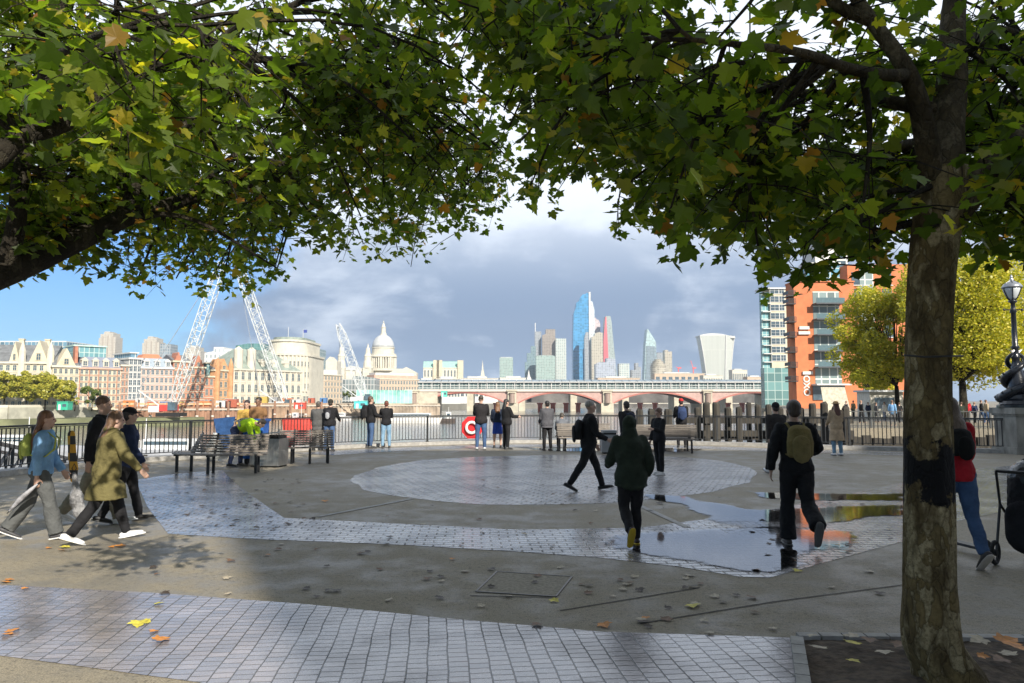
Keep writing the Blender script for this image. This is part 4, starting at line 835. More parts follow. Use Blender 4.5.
def crawler(lab, pb, pt, d, wd, extra=None):
    b_=W(*pb,d); t_=W(*pt,d); c_=thing('crawler_crane',lab,'crane',(b_.x,d,b_.z-2.2))
    lattice(c_,b_,t_,wd*.5,wd,int((t_-b_).length/2.6)); 
    MB().box(-3.5,1.5,-1.5,1.5,1.5,3.6).build('upper_body',M('crane_body_red',(0.6,0.06,0.05),0.5) if 'red body' in lab else CW_,c_); MB().box(-7,-3.5,-1.3,1.3,1.2,3.2).build('counterweight',CW_,c_)
    for y in (-3,2): MB().box(-4,3.5,y+.4,y+1.2,-0.2,1.0).build('track',M_DK,c_)
    MB().box(0,2.4,-3.3,-1.4,1.8,4.4).build('cab',GLASS,c_)
    ma=b_+Vector((-4,0,1)); mt_=b_+Vector((-11,0,6)); MB().beam(ma,mt_,0.35).build('mast',CW_,c_,world=True)
    MB().beam(mt_,t_,0.16).beam(mt_,b_+Vector((-11,0,1)),0.2).build('pendant_rope',M('wire_rope',(0.3,0.33,0.36),0.6),c_,world=True); return c_
crawler('tall white lattice boom crane with red body leaning right, leftmost of the cranes',(172,409),(222,262),238,3.0)
c2=crawler('white lattice boom crane leaning left in front of the museum roof',(287,405),(236,258),292,3.3)
crawler('shorter white lattice boom leaning left beside the cathedral',(366,399),(338,324),340,3.4)
# --- boats -----------------------------------------------------------
def hull(L_, Bm, h, n=14):
    out=[]; 
    for lv,(sc_,z) in enumerate(((0.78,0),(0.95,h*.5),(1.0,h))):
        rg=[]
        for i in range(n+1): t=i/n; rg.append(((t-.5)*L_*(0.94+0.06*lv/2), -Bm/2*sc_*min(1,((1-t)*3.2))**0.7*min(1,0.8+t*3)))
        full=rg+[(x,-y) for x,y in reversed(rg[:-1])]; out.append([Vector((x,y,z)) for x,y in full])
    return out
def boat(lab, p0, p1, d, hh, hullc, stripe, cab, name='river_boat', cat='boat', flip=False, dz=0):
    a,b_=XD(p0,d),XD(p1,d); L_=abs(b_-a); t=thing(name,lab,cat,((a+b_)/2,d,WZ+dz),math.pi if flip else 0)
    Bm=max(3.5,L_*0.2); mh=M('hull_%.2f_%.2f_%.2f'%hullc,hullc,0.4,var=0.08); ms_=M('stripe_%.2f_%.2f_%.2f'%stripe,stripe,0.4)
    MB().rings(hull(L_,Bm,hh)).build('hull',mh,t,fix=True)
    s=[[v*1.0+Vector((0,0,hh*.55)) for v in q] for q in hull(L_*1.008,Bm*1.01,hh*.25)][1:]; MB().rings([[Vector((v.x,v.y,hh*.62)) for v in s[0]],[Vector((v.x,v.y,hh*.84)) for v in s[0]]]).build('stripe',ms_,t,fix=True)
    for (x0_,x1_,z0_,z1_,w_) in cab:
        MB().box(x0_*L_,x1_*L_,-Bm*w_/2,Bm*w_/2,hh+z0_,hh+z1_).build('cabin',LOWM,t)
        MB().box(x0_*L_+.3,x1_*L_-.3,-Bm*w_/2-.04,Bm*w_/2+.04,hh+z0_+(z1_-z0_)*.45,hh+z0_+(z1_-z0_)*.8).build('window_band',GLASS,t)
    rl=MB(); n=int(L_/1.6)
    for i in range(n): x=(i/n-.48)*L_*.8; rl.box(x-.03,x+.03,-Bm*.42,-Bm*.42+.05,hh,hh+1)
    rl.box(-.4*L_,.36*L_,-Bm*.42,-Bm*.42+.05,hh+.95,hh+1).build('guard_rail',LOWM,t); MB().tube([(0.05*L_,0,hh),(0.05*L_,0,hh+4)],0.06,6).build('mast',LOWM,t)
    return t
boat('long blue and white river boat moored behind the railing at the far left',-40,88,104,1.5,(0.36,0.38,0.42),(0.04,0.14,0.55),[(-.35,.2,0,1.5,.6)])
boat('blue and white river boat moored behind the railing left of the hi-vis worker',86,222,99,1.4,(0.40,0.42,0.46),(0.03,0.10,0.50),[(-.3,.05,0,1.3,.6)],flip=True)
boat('white and blue launch moored behind the couple in grey and black coats',290,352,92,1.3,(0.66,0.7,0.78),(0.06,0.16,0.5),[(-.2,.1,0,1.2,.6)])
boat('red work barge with a low white deckhouse in front of the works platform',284,316,200,3.0,(0.62,0.07,0.05),(0.7,0.12,0.08),[(-.2,-.05,0,1.6,.5)],name='work_barge',cat='barge')
boat('long low white passenger boat near the bridge with dark window band',386,442,260,1.9,(0.75,0.74,0.72),(0.7,0.7,0.68),[(-.42,.3,0,1.6,.8)])
boat('small dark tug boat with a white wheelhouse right of the white passenger boat',440,456,262,1.6,(0.10,0.08,0.07),(0.3,0.08,0.06),[(-.1,.2,0,2.2,.6)])
boat('small white boat under the left arch of the road bridge',330,352,300,1.6,(0.7,0.7,0.7),(0.2,0.35,0.4),[(-.2,.2,0,1.4,.6)])
pj=thing('pontoon','dark floating pontoon with posts behind the railing at the left','pontoon',(XD(60,62),62,WZ))
MB().box(-26,30,-2,2,-.3,.7).build('deck',M_TIM,pj)
for i in range(12): x=-24+i*4.6; MB().tube([(x,-1.8,-1),(x,-1.8,2.6+0.8*(i%3))],.16,8).build('post',M_TIM,pj)
gw=MB(); a=Vector((XD(-30,24),24,-0.8)); b_=Vector((XD(105,60),60,WZ+1.2)); gt=thing('gangway','dark sloping steel gangway going down to the pontoon at the left','gangway',tuple(a))
for s in (-.8,.8):
    o_=Vector((s,0,0)); gw.beam(a+o_,b_+o_,.16).beam(a+o_+Vector((0,0,1.2)),b_+o_+Vector((0,0,1.2)),.12)
    for i in range(14): p=a.lerp(b_,i/13)+o_; q=a.lerp(b_,min(1,(i+1)/13))+o_; gw.beam(p,p+Vector((0,0,1.2)),.08).beam(p,q+Vector((0,0,1.2)),.06)
gw.build('side_trusses',M_BLACK,gt,world=True); MB().beam(a+Vector((0,0,.05)),b_+Vector((0,0,.05)),1.5,.08).build('walkway',M_TIM,gt,world=True)
# ================================================================== RIGHT BANK BUILDINGS
OX=M('orange_render_brick',(0.56,0.18,0.075),0.85,var=0.10,scale=0.6,bump=0.1)
D=172; ox,_=frame(789,860,D,D,0,'warehouse_block','tall orange brick riverside block with stacked balconies and vertical white lettering','building'); x0=XD(789,D)
X=lambda p: XD(p,D)-x0
H=lambda y: ZT(y,D)
MB().box(X(797),X(858),0,5,0,H(282)).build('wall',OX,ox); MB().box(X(858),X(930),3,12,0,H(262)).build('wall',OX,ox)
MB().box(X(812),X(846),1,4.6,H(282),H(264)).build('glass_penthouse',MG('penthouse_glass',(0.10,0.25,0.34),(0.5,0.55,0.55),2.4,2.2,.12),ox)
MB().box(X(811),X(847),.6,5,H(264),H(262)).build('penthouse_roof',WHITE,ox)
MB().box(X(796.5),X(858.5),-.3,5.2,H(282.2),H(281)).build('parapet',OX,ox)
wb=MG('recess_glazing',(0.20,0.26,0.26),(0.62,0.64,0.60),1.9,3.4,.14)
zr=[H(y) for y in (398,385,366.5,351,335,319,304,291.5)]
MB().box(X(816),X(842.5),-.08,0.2,H(399),H(291.5)).build('glazing',wb,ox)
for i,y in enumerate((304,319.5,335,351,367)):
    z=H(y); MB().box(X(815),X(843.5),-2.6,0,z-.28,z).build('balcony_slab',M('dark_slab',(0.06,0.07,0.08),0.5),ox)
    MB().box(X(815),X(843.5),-2.6,-2.52,z,z+1.15).build('balcony_glass',M('balcony_glass',(0.11,0.17,0.19),0.1,var=.1,spec=.8),ox)
MB().box(X(812),X(846),-3.2,0,H(385.5),H(384)).build('canopy',WHITE,ox)
MB().box(X(813),X(845),-.3,-.1,H(400),H(386)).build('shop_front',GLASS,ox)
for i,y in enumerate((296,304,322,337,352,367,381)):
    z=H(y); b=MB(); b.box(X(789.5),X(797),-1.2,2.4,z-.2,z).build('side_balcony_floor',M_BLACK,ox); g2=MB()
    for q in range(9): xx=X(789.5)+q*(X(797)-X(789.5))/8; g2.box(xx-.04,xx+.04,-1.2,-1.12,z,z+1.1)
    g2.box(X(789.5),X(797),-1.22,-1.1,z+1.05,z+1.15); g2.box(X(789.5),X(789.7),-1.2,2.4,z+.3,z+1.1); g2.build('side_balcony_rail',M_BLACK,ox)
for px0_,px1_ in ((862,872),(874,884),(893,903)):
    for y in (275,292,310,328,346):
        MB().box(X(px0_),X(px1_),2.9,3.05,H(y+8),H(y-5)).build('window',GLASS,ox); MB().box(X(px0_)-.3,X(px1_)+.3,2.7,3.0,H(y+8.8),H(y+8)).build('sill',WHITE,ox)
MB().box(X(870),X(884),2.8,3.1,H(400),H(262)).build('glazed_shaft',wb,ox)
# white T shaped signs and the vertical lettering on the orange wall
MB().box(X(801),X(811),-.5,-.05,H(329.5),H(326.5)).box(X(800),X(811.5),-.5,-.05,H(334.5),H(331.5)).build('white_bracket',WHITE,ox)
MB().box(X(803),X(813),-.5,-.05,H(374.5),H(371.5)).build('white_bracket',WHITE,ox)
for ch,y in (('O',379),('X',385.6),('O',392.2)):
    tcv=bpy.data.curves.new('letter','FONT'); tcv.body=ch; tcv.size=2.1; tcv.extrude=.06; tcv.offset=.05; tcv.align_x='CENTER'; tcv.align_y='CENTER'
    to=bpy.data.objects.new('tmp',tcv); C.objects.link(to); bpy.context.view_layer.update(); me=bpy.data.meshes.new_from_object(to.evaluated_get(bpy.context.evaluated_depsgraph_get())); bpy.data.objects.remove(to)
    me.materials.clear(); me.materials.append(WHITE); o=bpy.data.objects.new('letter',me); C.objects.link(o); o.parent=ox; o.rotation_euler=(R(90),R(-90),0); o.location=(X(807.5),-.1,H(y))
tw=thing('white_tower','slim pale rendered tower with dark windows rising above the orange block','tower',(XD(820,205),205,0)); x0=XD(820,205); H2=lambda y: ZT(y,205)
MB().box(0,XD(842,205)-x0,0,9,0,H2(246)).box(XD(827,205)-x0,XD(856,205)-x0,2,11,0,H2(212)).build('wall',WHITE,tw)
for y in (222,232,254,262): MB().box(XD(846,205)-x0,XD(854,205)-x0,1.9,2.1,H2(y+3.5),H2(y-2.5)).build('window',GLASS,tw)
MB().box(XD(826,205)-x0,XD(857,205)-x0,1.7,11.3,H2(212.4),H2(211)).build('parapet',WHITE,tw)
fl_=thing('stone_flats','pale stone and glass block of flats left of the orange building','building',(XD(764,290),290,-1)); x0=XD(764,290); H3=lambda y: ZT(y,290)+1; X3=lambda p: XD(p,290)-x0
MB().box(X3(773),X3(797),0,7,0,H3(289)).build('wall',CREAM,fl_); MB().box(X3(764.5),X3(773),1,3,0,H3(292)).build('glazed_corner',TEALG,fl_)
MB().box(X3(764),X3(797.5),-.6,7.5,H3(289.2),H3(287.8)).build('roof_edge',WHITE,fl_); MB().box(X3(764),X3(797),-1.2,3,0,H3(368)).build('glass_podium',MG('podium_glass',(0.14,0.27,0.27),(0.35,0.45,0.43),2.8,3.4,.14),fl_)
for r in range(9):
    z=H3(362-r*8.4); MB().box(X3(765),X3(773.5),-.35,.99,z-.2,z+.15).build('floor_edge',WHITE,fl_); inst(win(3.4,2.2,WHITE),'window',fl_,(X3(777.5),-.03,z+.5)); inst(win(2.0,2.2,WHITE),'window',fl_,(X3(784.5),-.03,z+.5))
bd=thing('pale_kiosk','small pale kiosk with signboard near the orange building','kiosk',(XD(870,80),80,0)); MB().box(0,3.6,0,3,0,2.7).build('body',M('kiosk_cream',(0.6,0.57,0.5),.7),bd); MB().box(-.3,3.9,-.5,3.2,2.7,2.9).build('roof',LEAD,bd); MB().box(.5,2.6,-.04,0,.9,2.1).build('hatch',GLASS,bd)
ab=thing('sandwich_board','tall pale leaning signboard in front of the orange building','signboard',(XD(838,90),90,0)); MB().add([(-1.6,0,0),(1.6,0,0),(1.0,.3,3.4),(-1.9,.3,3.4),(-1.6,.1,0),(1.6,.1,0),(1.0,.4,3.4),(-1.9,.4,3.4)],[(0,1,2,3),(7,6,5,4),(0,4,5,1),(1,5,6,2),(2,6,7,3),(3,7,4,0)]).build('board',M('board_buff',(0.5,0.47,0.38),.8,var=.2),ab); MB().beam((1.2,.3,0),(.9,1.4,0.02),.1).beam((0.7,.35,3.0),(1.0,1.4,0),.1).build('strut',M_BLACK,ab)
# unseen block added behind the viewer, placed so its shadow covers the plaza
ob=thing('office_block','tall unseen concrete and glass block added behind the viewer to shade the plaza','building',(14.8,-18.2,0))
OBH=31
MB().box(0,60,-12,0,0,OBH).build('wall',MG('shade_block_grid',(0.10,0.12,0.13),(0.42,0.40,0.36),3,3.4,.5),ob); MB().box(-.3,60.5,-12.3,.3,OBH,OBH+.5).build('parapet',M_STONE,ob); MB().box(20,45,-10,-3,OBH+.5,OBH+4).build('plant_room',LEAD,ob)
low_=thing('arch_backdrop','long dull brown backdrop added behind the road bridge to darken its arches','building',(XD(425,1000),1000,WZ))
MB().box(0,XD(775,1000)-XD(425,1000),0,20,0,ZT(392.5,1000)-WZ).build('wall',M('backdrop_brown',(0.13,0.12,0.11),.8,var=.5,scale=.05),low_); MB().box(0,XD(775,1000)-XD(425,1000),-.4,-.01,4,5).build('quay_edge',CREAM2,low_)  # dark slab added to darken the view under the bridge arches
hz_mat=bpy.data.materials.new('haze_air'); hz_mat.use_nodes=True; _n=hz_mat.node_tree; _n.nodes.clear(); _o=_n.nodes.new('ShaderNodeOutputMaterial'); _p=_n.nodes.new('ShaderNodeVolumePrincipled'); _p.inputs['Color'].default_value=(.80,.88,.97,1); _p.inputs['Density'].default_value=0.00015; _p.inputs['Anisotropy'].default_value=0.3; _n.links.new(_p.outputs[0],_o.inputs['Volume'])
tag(MB().box(-2600,2600,-120,3200,-10,330).build('haze',hz_mat),kind='stuff')

# plant, containers and piles on the river works
rc=random.Random(19); CC=[('orange',(0.60,0.20,0.06)),('white',(0.62,0.62,0.60)),('rusty red',(0.42,0.12,0.07)),('blue',(0.08,0.20,0.42)),('dull yellow',(0.50,0.38,0.10)),('grey',(0.28,0.29,0.30))]
WHERE=['below the banded brick and cream building','below the narrow white office','below the brick building with the white window grid','left of the leftmost crane foot','right of the leftmost crane foot','below the ornate curved gable','below the low brick building','below the orange gothic building','at the left corner of the museum','below the museum arches','below the middle of the museum','by the foot of the left leaning crane','below the curved stone office','left of the beige brick office','below the beige brick office','right of the beige brick office']
for i,wh in enumerate(WHERE):
    px_=122+i*13.2+rc.uniform(-3,3); d=252 if px_<240 else 292; zt=ZT(406.5,252) if px_<240 else ZT(403,285); cn,cc_=CC[i%6]; ln=rc.uniform(2.2,4.4); hh=rc.uniform(1.5,3.2)
    t=thing('site_container','%s site container %s'%(cn,wh),'container',(XD(px_,d),d,zt-.3)); mt=M('container_%s'%cn.replace(' ','_'),cc_,.6,var=.2)
    b=MB(); b.box(0,ln,0,2.4,0,hh)
    for k in range(int(ln/.4)): b.box(.1+k*.4,.25+k*.4,-.05,-.002,.1,hh-.1)
    b.build('body',mt,t); MB().box(-.05,ln+.05,-.08,2.45,hh,hh+.12).build('roof',LEAD,t); MB().box(ln*.3,ln*.5,-.1,-.05,0,hh*.8).build('door',M_DK,t)
for i in range(14):
    px_=120+i*15.5; d=246 if px_<240 else 282; X_=XD(px_,d); MB_=MB().tube([(0,0,0),(0,0,ZT(402+rc.uniform(-3,4),d)-WZ)],.42,8)
    t=thing('steel_pile','rusty steel pile standing in the river in front of the works','pile',(X_,d,WZ),0,'rusty steel piles in front of the river works'); MB_.build('shaft',OR,t); MB().lathe([(.5,0),(.5,.5)],8).build('collar',M('pale_collar',(0.6,0.56,0.5),.6),t).location=(0,0,2.5)
# ================================================================== PEOPLE
SKIN=M('skin',(0.52,0.33,0.25),0.55,var=0.06); SKIN_D=M('skin_dark',(0.20,0.11,0.07),0.5,var=0.06)
def cloth(name,col,var=0.2,rough=0.85): return M('cloth_'+name,col,rough,var=var,scale=7,bump=0.7,bscale=18,spec=0.25)
def remesh(mb, vox, name, mats, it=4, wr=0.0, ws=9.0, seed=0):
    me=mb.mesh('tmp',[mats]); o=bpy.data.objects.new('tmp',me); C.objects.link(o)
    r=o.modifiers.new('r','REMESH'); r.mode='VOXEL'; r.voxel_size=vox; s=o.modifiers.new('s','SMOOTH'); s.iterations=it; s.factor=0.5
    bpy.context.view_layer.update(); out=bpy.data.meshes.new_from_object(o.evaluated_get(bpy.context.evaluated_depsgraph_get()))
    bpy.data.objects.remove(o); bpy.data.meshes.remove(me); out.name=name
    out.materials.clear(); out.materials.append(mats); out.polygons.foreach_set('use_smooth',[True]*len(out.polygons)); out.polygons.foreach_set('material_index',[0]*len(out.polygons))
    if wr:
        nm=[v.normal.copy() for v in out.vertices]
        for v,n_ in zip(out.vertices,nm):
            p=v.co; k=noise.noise(Vector((p.x*ws+seed,p.y*ws,p.z*ws*0.75)))+0.6*abs(noise.noise(Vector((p.x*ws*1.9,p.y*ws*1.9+seed,p.z*ws*2.6)))); v.co=p+n_*(k*wr)
        out.update()
    return out
def rx(a): return Vector((0,math.sin(a),-math.cos(a)))
DEF=dict(lean=0,th=(0,0),kn=(4,4),ab=4,arm=(-4,4),el=(14,14),aab=8,head=0,nod=0,foot=(0,0),tw=0,bend=0,aab2=None)
pcount=[0]
def person(label, px, d, H, face, pose=None, top=None, bottom=None, shoes=(0.03,0.03,0.03), hair=('short',(0.06,0.04,0.03)), skin=None, hem=.47, flare=0., bulk=1.0, sleeve=True, hood=None, cap=None, legs='trousers', loose=1.0, zoff=0, near=False, scarf=None, group=None, sole=None, bare=False, x=None, fz=None):
    bulk*=1.09 if not near else 1.03; p=dict(DEF); p.update(pose or {}); skin=skin or SKIN; pcount[0]+=1; seed=pcount[0]*3.7
    rt=thing('person',label,'person',(x if x is not None else XD(px,d),d,zoff),R(-face),group)
    ln=R(p['lean']); up=Vector((0,math.sin(ln),math.cos(ln))); fw=Vector((0,math.cos(ln),-math.sin(ln))); P=Vector((0,0,.53*H))
    def sp(f,side=0,fo=0): # f = fraction of height along the spine
        u=(f-.53)*H; b_=R(p['bend'])*max(0,(f-.60)/.3); q=Vector((0,math.sin(ln+b_),math.cos(ln+b_)))
        return P+ (up*u if u<.07*H else up*.07*H+q*(u-.07*H)) + Vector((side*H,0,0)) + fw*fo*H
    J={}; zmin=1e9
    for i,s in ((0,-1),(1,1)):
        a=R(p['th'][i]); k=R(p['kn'][i]); hip=P+Vector((s*.050*H,0,-.015*H)); ab=math.sin(R(p['ab']))*s
        d1=(rx(a)+Vector((ab,0,0))).normalized(); d2=(rx(a-k)+Vector((ab*.3,0,0))).normalized(); kn=hip+d1*.245*H; an=kn+d2*.245*H
        fp=R(p['foot'][i])+ (a-k if abs(a-k)>R(25) and p['foot'][i]==0 and a-k<0 else 0); fd=Vector((0,math.cos(fp),math.sin(fp)))
        fu=Vector((0,-math.sin(fp),math.cos(fp))); heel=an-fu*.04*H-fd*.035*H; toe=an-fu*.042*H+fd*.098*H
        J[i]=(hip,kn,an,fd,fu,heel,toe); zmin=min(zmin,heel.z-.004*H,toe.z-.006*H)
    sit=p.get('sit'); dz=-zmin
    sh=Vector((0,0,dz)); P+=sh; J={i:tuple(v+sh if j not in(3,4) else v for j,v in enumerate(t)) for i,t in J.items()}
    A={}; tw=R(p['tw'])
    for i,s in ((0,-1),(1,1)):
        S=sp(.795,s*.094*bulk**.5)+Vector((0,math.sin(tw)*s*.09*H,0)); a=R(p['arm'][i])+ln*.5; e=R(p['el'][i]); ab_=R(p['aab2'][i] if p['aab2'] else p['aab'])*s
        d1=Vector((math.sin(ab_),math.sin(a)*math.cos(ab_),-math.cos(a)*math.cos(ab_))).normalized(); inn=-0.25*s*math.sin(e)
        d2=Vector((math.sin(ab_)*.5+inn,math.sin(a+e)*math.cos(ab_),-math.cos(a+e)*math.cos(ab_))).normalized(); E=S+d1*.168*H; Wr=E+d2*.145*H; A[i]=(S,E,Wr,d2)
    def torso(mb,f0,off,fl=0):
        T=[(.47,.080,.058),(.50,.090,.066),(.54,.092,.068),(.61,.076,.058),(.68,.086,.064),(.74,.094,.066),(.785,.094,.058),(.812,.070,.048),(.832,.045,.038)]
        pts=[];a=[];b_=[]
        if f0<.47:
            n=3
            for q in range(n):
                f=f0+(.47-f0)*q/n; pts.append(P+Vector((0,0,(f-.53)*H))); a.append((.088+fl*(.47-f)/.1)*H*bulk+off); b_.append((.072+fl*(.47-f)/.1+abs(math.sin(R(max(p['th']))))*.03)*H*bulk+off)
        for f,r1,r2 in T:
            if f<f0: continue
            k_=bulk if f<.8 else 1
            pts.append(sp(f)); a.append(r1*H*k_+off); b_.append(r2*H*k_+off)
        mb.tube(pts,a,20,ry=b_,ref=(1,0,0))
    hr=.066*H; yaw=R(-p['head']); nod=R(p['nod'])+ln*.3+R(p['bend'])*.8; hc=sp(.925)+Vector((0,math.sin(nod)*.02*H,0)); Rm=Matrix.Rotation(yaw,3,'Z')@Matrix.Rotation(-nod,3,'X')
    hw=lambda v: hc+Rm@(Vector(v)*H)
    # body: head with face, neck, trunk, arms with hands, legs with feet, one continuous surface
    b_=MB(); b_.tube([sp(.815),sp(.85),hc-Vector((0,0,.03*H))],[.036*H,.031*H,.033*H],12)
    b_.ball(hw((0,-.004,.012)),.044*H,.054*H,.053*H,16,12,Rm); b_.ball(hw((0,.012,-.022)),.034*H,.040*H,.042*H,14,10,Rm)
    b_.ball(hw((0,.054,-.010)),.008*H,.013*H,.016*H,8,6,Rm); b_.ball(hw((0,.046,.008)),.026*H,.010*H,.006*H,8,6,Rm); b_.ball(hw((0,.046,-.036)),.014*H,.010*H,.006*H,8,6,Rm); b_.ball(hw((0,.040,-.055)),.014*H,.013*H,.010*H,8,6,Rm)
    for s in (-1,1): b_.ball(hw((s*.046,-.002,-.008)),.007*H,.012*H,.018*H,8,6,Rm)
    torso(b_,.47,-.006)
    for i,s in ((0,-1),(1,1)):
        S,E,Wr,d2=A[i]; b_.tube([S,S.lerp(E,.5),E],[.030*H,.027*H,.022*H],10,round_ends=True); b_.tube([E,E.lerp(Wr,.3),Wr],[.023*H,.023*H,.015*H],10,round_ends=True)
        f=(fw-d2*fw.dot(d2)); f=f.normalized() if f.length>.2 else Vector((0,0,1)); nrm=d2.cross(f)*(-s if True else 1); nrm.normalize()
        if nrm.x*s>0: nrm=-nrm
        pe=Wr+d2*.05*H; b_.tube([Wr,Wr+d2*.02*H,pe],[.014*H,.022*H,.021*H],10,ry=[.011*H,.009*H,.008*H],ref=f,round_ends=False)
        curl=p.get('curl',0.5)
        for q,lf in ((-1.5,.030),(-.5,.038),(.5,.041),(1.5,.036)):
            r0=pe+f*q*.0105*H-d2*.006*H; m1=r0+(d2*math.cos(curl*.5)+nrm*math.sin(curl*.5))*lf*.6*H; m2=m1+(d2*math.cos(curl*1.6)+nrm*math.sin(curl*1.6))*lf*.5*H
            b_.tube([r0,m1,m2],[.0052*H,.0050*H,.0040*H],6,round_ends=True)
        t0=Wr+d2*.018*H+f*.016*H; t1=t0+(f*.7+d2*.7+nrm*.3).normalized()*.024*H; t2=t1+(d2*.85+f*.2+nrm*.5).normalized()*.02*H; b_.tube([t0,t1,t2],[.0075*H,.006*H,.005*H],6,round_ends=True)
        hip,kn,an,fd,fu,heel,toe=J[i]
        b_.tube([hip,hip.lerp(kn,.5),kn],[.050*H,.043*H,.031*H],12,round_ends=True); b_.tube([kn,kn.lerp(an,.3),kn.lerp(an,.7),an],[.031*H,.032*H,.023*H,.019*H],12,round_ends=True)
        b_.tube([an-fu*.015*H-fd*.02*H,an-fu*.02*H+fd*.03*H,toe+fu*.014*H-fd*.02*H],[.02*H,.021*H,.019*H],10,ry=[.02*H,.016*H,.010*H],ref=(1,0,0),round_ends=True)
    vb=.008 if near else .012
    o=bpy.data.objects.new('body',remesh(b_,vb*H/1.7,'body',skin,2)); C.objects.link(o); o.parent=rt
    for s in (-1,1): MB().ball(hw((s*.017,.0475,.000)),.0048*H,n=8,m=6).build('eye',M('eye_dark',(0.03,0.02,0.02),.2),rt,smooth=True)
    vc=.011 if near else .017; wr=(.016 if near else .008)*(H/1.7)
    def add(name,mb,mt,it=4,w_=wr,v=vc): o=bpy.data.objects.new(name,remesh(mb,v,name,mt,it,w_,seed=seed)); C.objects.link(o); o.parent=rt; return o
    # legs
    if bottom:
        t=MB(); off=.008*loose
        if legs=='trousers':
            torsoT=MB(); pts=[sp(.47),sp(.50),sp(.54),sp(.60)]; t.tube(pts,[.078*H*bulk+off,.092*H*bulk+off,.093*H*bulk+off,.080*H*bulk+off],18,ry=[.058*H+off,.070*H+off,.070*H+off,.062*H+off],ref=(1,0,0))
            for i in (0,1):
                hip,kn,an,fd,fu,heel,toe=J[i]; t.tube([hip,hip.lerp(kn,.5),kn],[.056*H+off,.047*H+off,.037*H+off],14,round_ends=True); t.tube([kn,kn.lerp(an,.4),an-(an-kn).normalized()*.00*H],[.037*H+off,.034*H*loose**.5+off,.027*H*loose+off],14,round_ends=False); t.ball(kn,.037*H+off)
        else:
            t.tube([sp(.60),sp(.54),sp(.50),P+Vector((0,0,-.14*H)),P+Vector((0,0,-.24*H))],[.082*H,.097*H,.098*H,.105*H,.118*H],20,ry=[.064*H,.074*H,.078*H,.090*H,.10*H],ref=(1,0,0))
        add('trousers' if legs=='trousers' else 'skirt',t,bottom)
    # shoes
    for i in (0,1):
        hip,kn,an,fd,fu,heel,toe=J[i]; s=MB(); s.tube([heel+fu*.022*H,an-fu*.018*H,an-fu*.022*H+fd*.05*H,toe+fu*.017*H],[.023*H,.027*H,.027*H,.022*H],12,ry=[.020*H,.025*H,.019*H,.013*H],ref=(1,0,0),round_ends=True)
        s.tube([an-fu*.02*H,an+(kn-an).normalized()*.02*H],[.026*H,.025*H],10)
        so_=bpy.data.objects.new('shoe',remesh(s,.009 if near else .013,'shoe',M('shoe_%.2f_%.2f_%.2f'%shoes,shoes,.5,var=.1),3)); C.objects.link(so_); so_.parent=rt
        MB().tube([heel-fd*.006*H+fu*.004*H,an-fu*.037*H,toe+fd*.012*H+fu*.004*H],[.024*H,.029*H,.024*H],12,ry=[.007*H]*3,ref=(1,0,0),round_ends=True).build('sole',M('sole_%.2f_%.2f_%.2f'%(sole or (.1,.1,.1)),sole or (.1,.1,.1),.6),so_,smooth=True)
    # upper garment
    if top:
        t=MB(); off=.020*bulk+(.014 if hem<.46 else 0); torso(t,hem,off,flare); t.tube([sp(.80),sp(.845)],[.058*H,.044*H],14)
        for i in (0,1):
            S,E,Wr,d2=A[i]; t.ball(S,.036*H+.010); Wc=Wr-d2*.008*H
            if sleeve: t.tube([S,S.lerp(E,.5),E],[.040*H+.010,.036*H+.010,.032*H+.009],14,round_ends=True); t.tube([E,E.lerp(Wc,.4),Wc],[.032*H+.009,.030*H+.009,.023*H+.008],14); t.ball(E,.032*H+.010)
            else: t.tube([S,S.lerp(E,.6)],[.040*H+.008,.037*H+.008],14)
        if hood=='down': t.tube([hw((-.055,-.01,-.085)),hw((-.03,-.055,-.085)),hw((.03,-.055,-.085)),hw((.055,-.01,-.085))],[.022*H,.034*H,.034*H,.022*H],12,round_ends=True)
        if hood=='up': t.ball(hw((0,-.012,.008)),.058*H,.066*H,.070*H,18,12,Rm); t.tube([sp(.82),hw((0,-.018,-.03))],[.07*H,.056*H],14)
        g=add('coat' if hem<.44 else 'jacket',t,top)
    hk,hcol=hair; hm=M('hair_%.2f_%.2f_%.2f'%hcol,hcol,.5,var=.35,scale=40,bump=.5,bscale=60,stretch=(1,1,.15))
    if hood!='up' and hk!='bald':
        t=MB(); gr=1.0 if hk!='crop' else .965
        t.ball(hw((0,-.009,.024)),.050*H*gr,.0565*H*gr,.0530*H*gr,18,12,Rm)
        if hk!='crop': t.ball(hw((0,-.026,-.010)),.045*H,.036*H,.042*H,14,10,Rm)
        if hk in('long','verylong'):
            e=.74 if hk=='long' else .66; bk=-.058 if top else -.045
            t.tube([hw((0,-.03,.01)),hw((0,-.042,-.04)),sp(.83,0,bk),sp((.83+e)/2,0,bk-.014),sp(e,0,bk-.012)],[.046*H,.052*H,.060*H,.058*H,.028*H],14,ry=[.04*H,.030*H,.026*H,.024*H,.012*H],ref=(1,0,0),round_ends=True)
        if hk=='bun': t.ball(hw((0,-.062,.03)),.024*H)
        if hk=='pony': t.tube([hw((0,-.055,.02)),hw((0,-.08,-.01)),hw((0,-.075,-.07))],[.018*H,.02*H,.008*H],10,round_ends=True)
        add('hair',t,hm,3,.006)
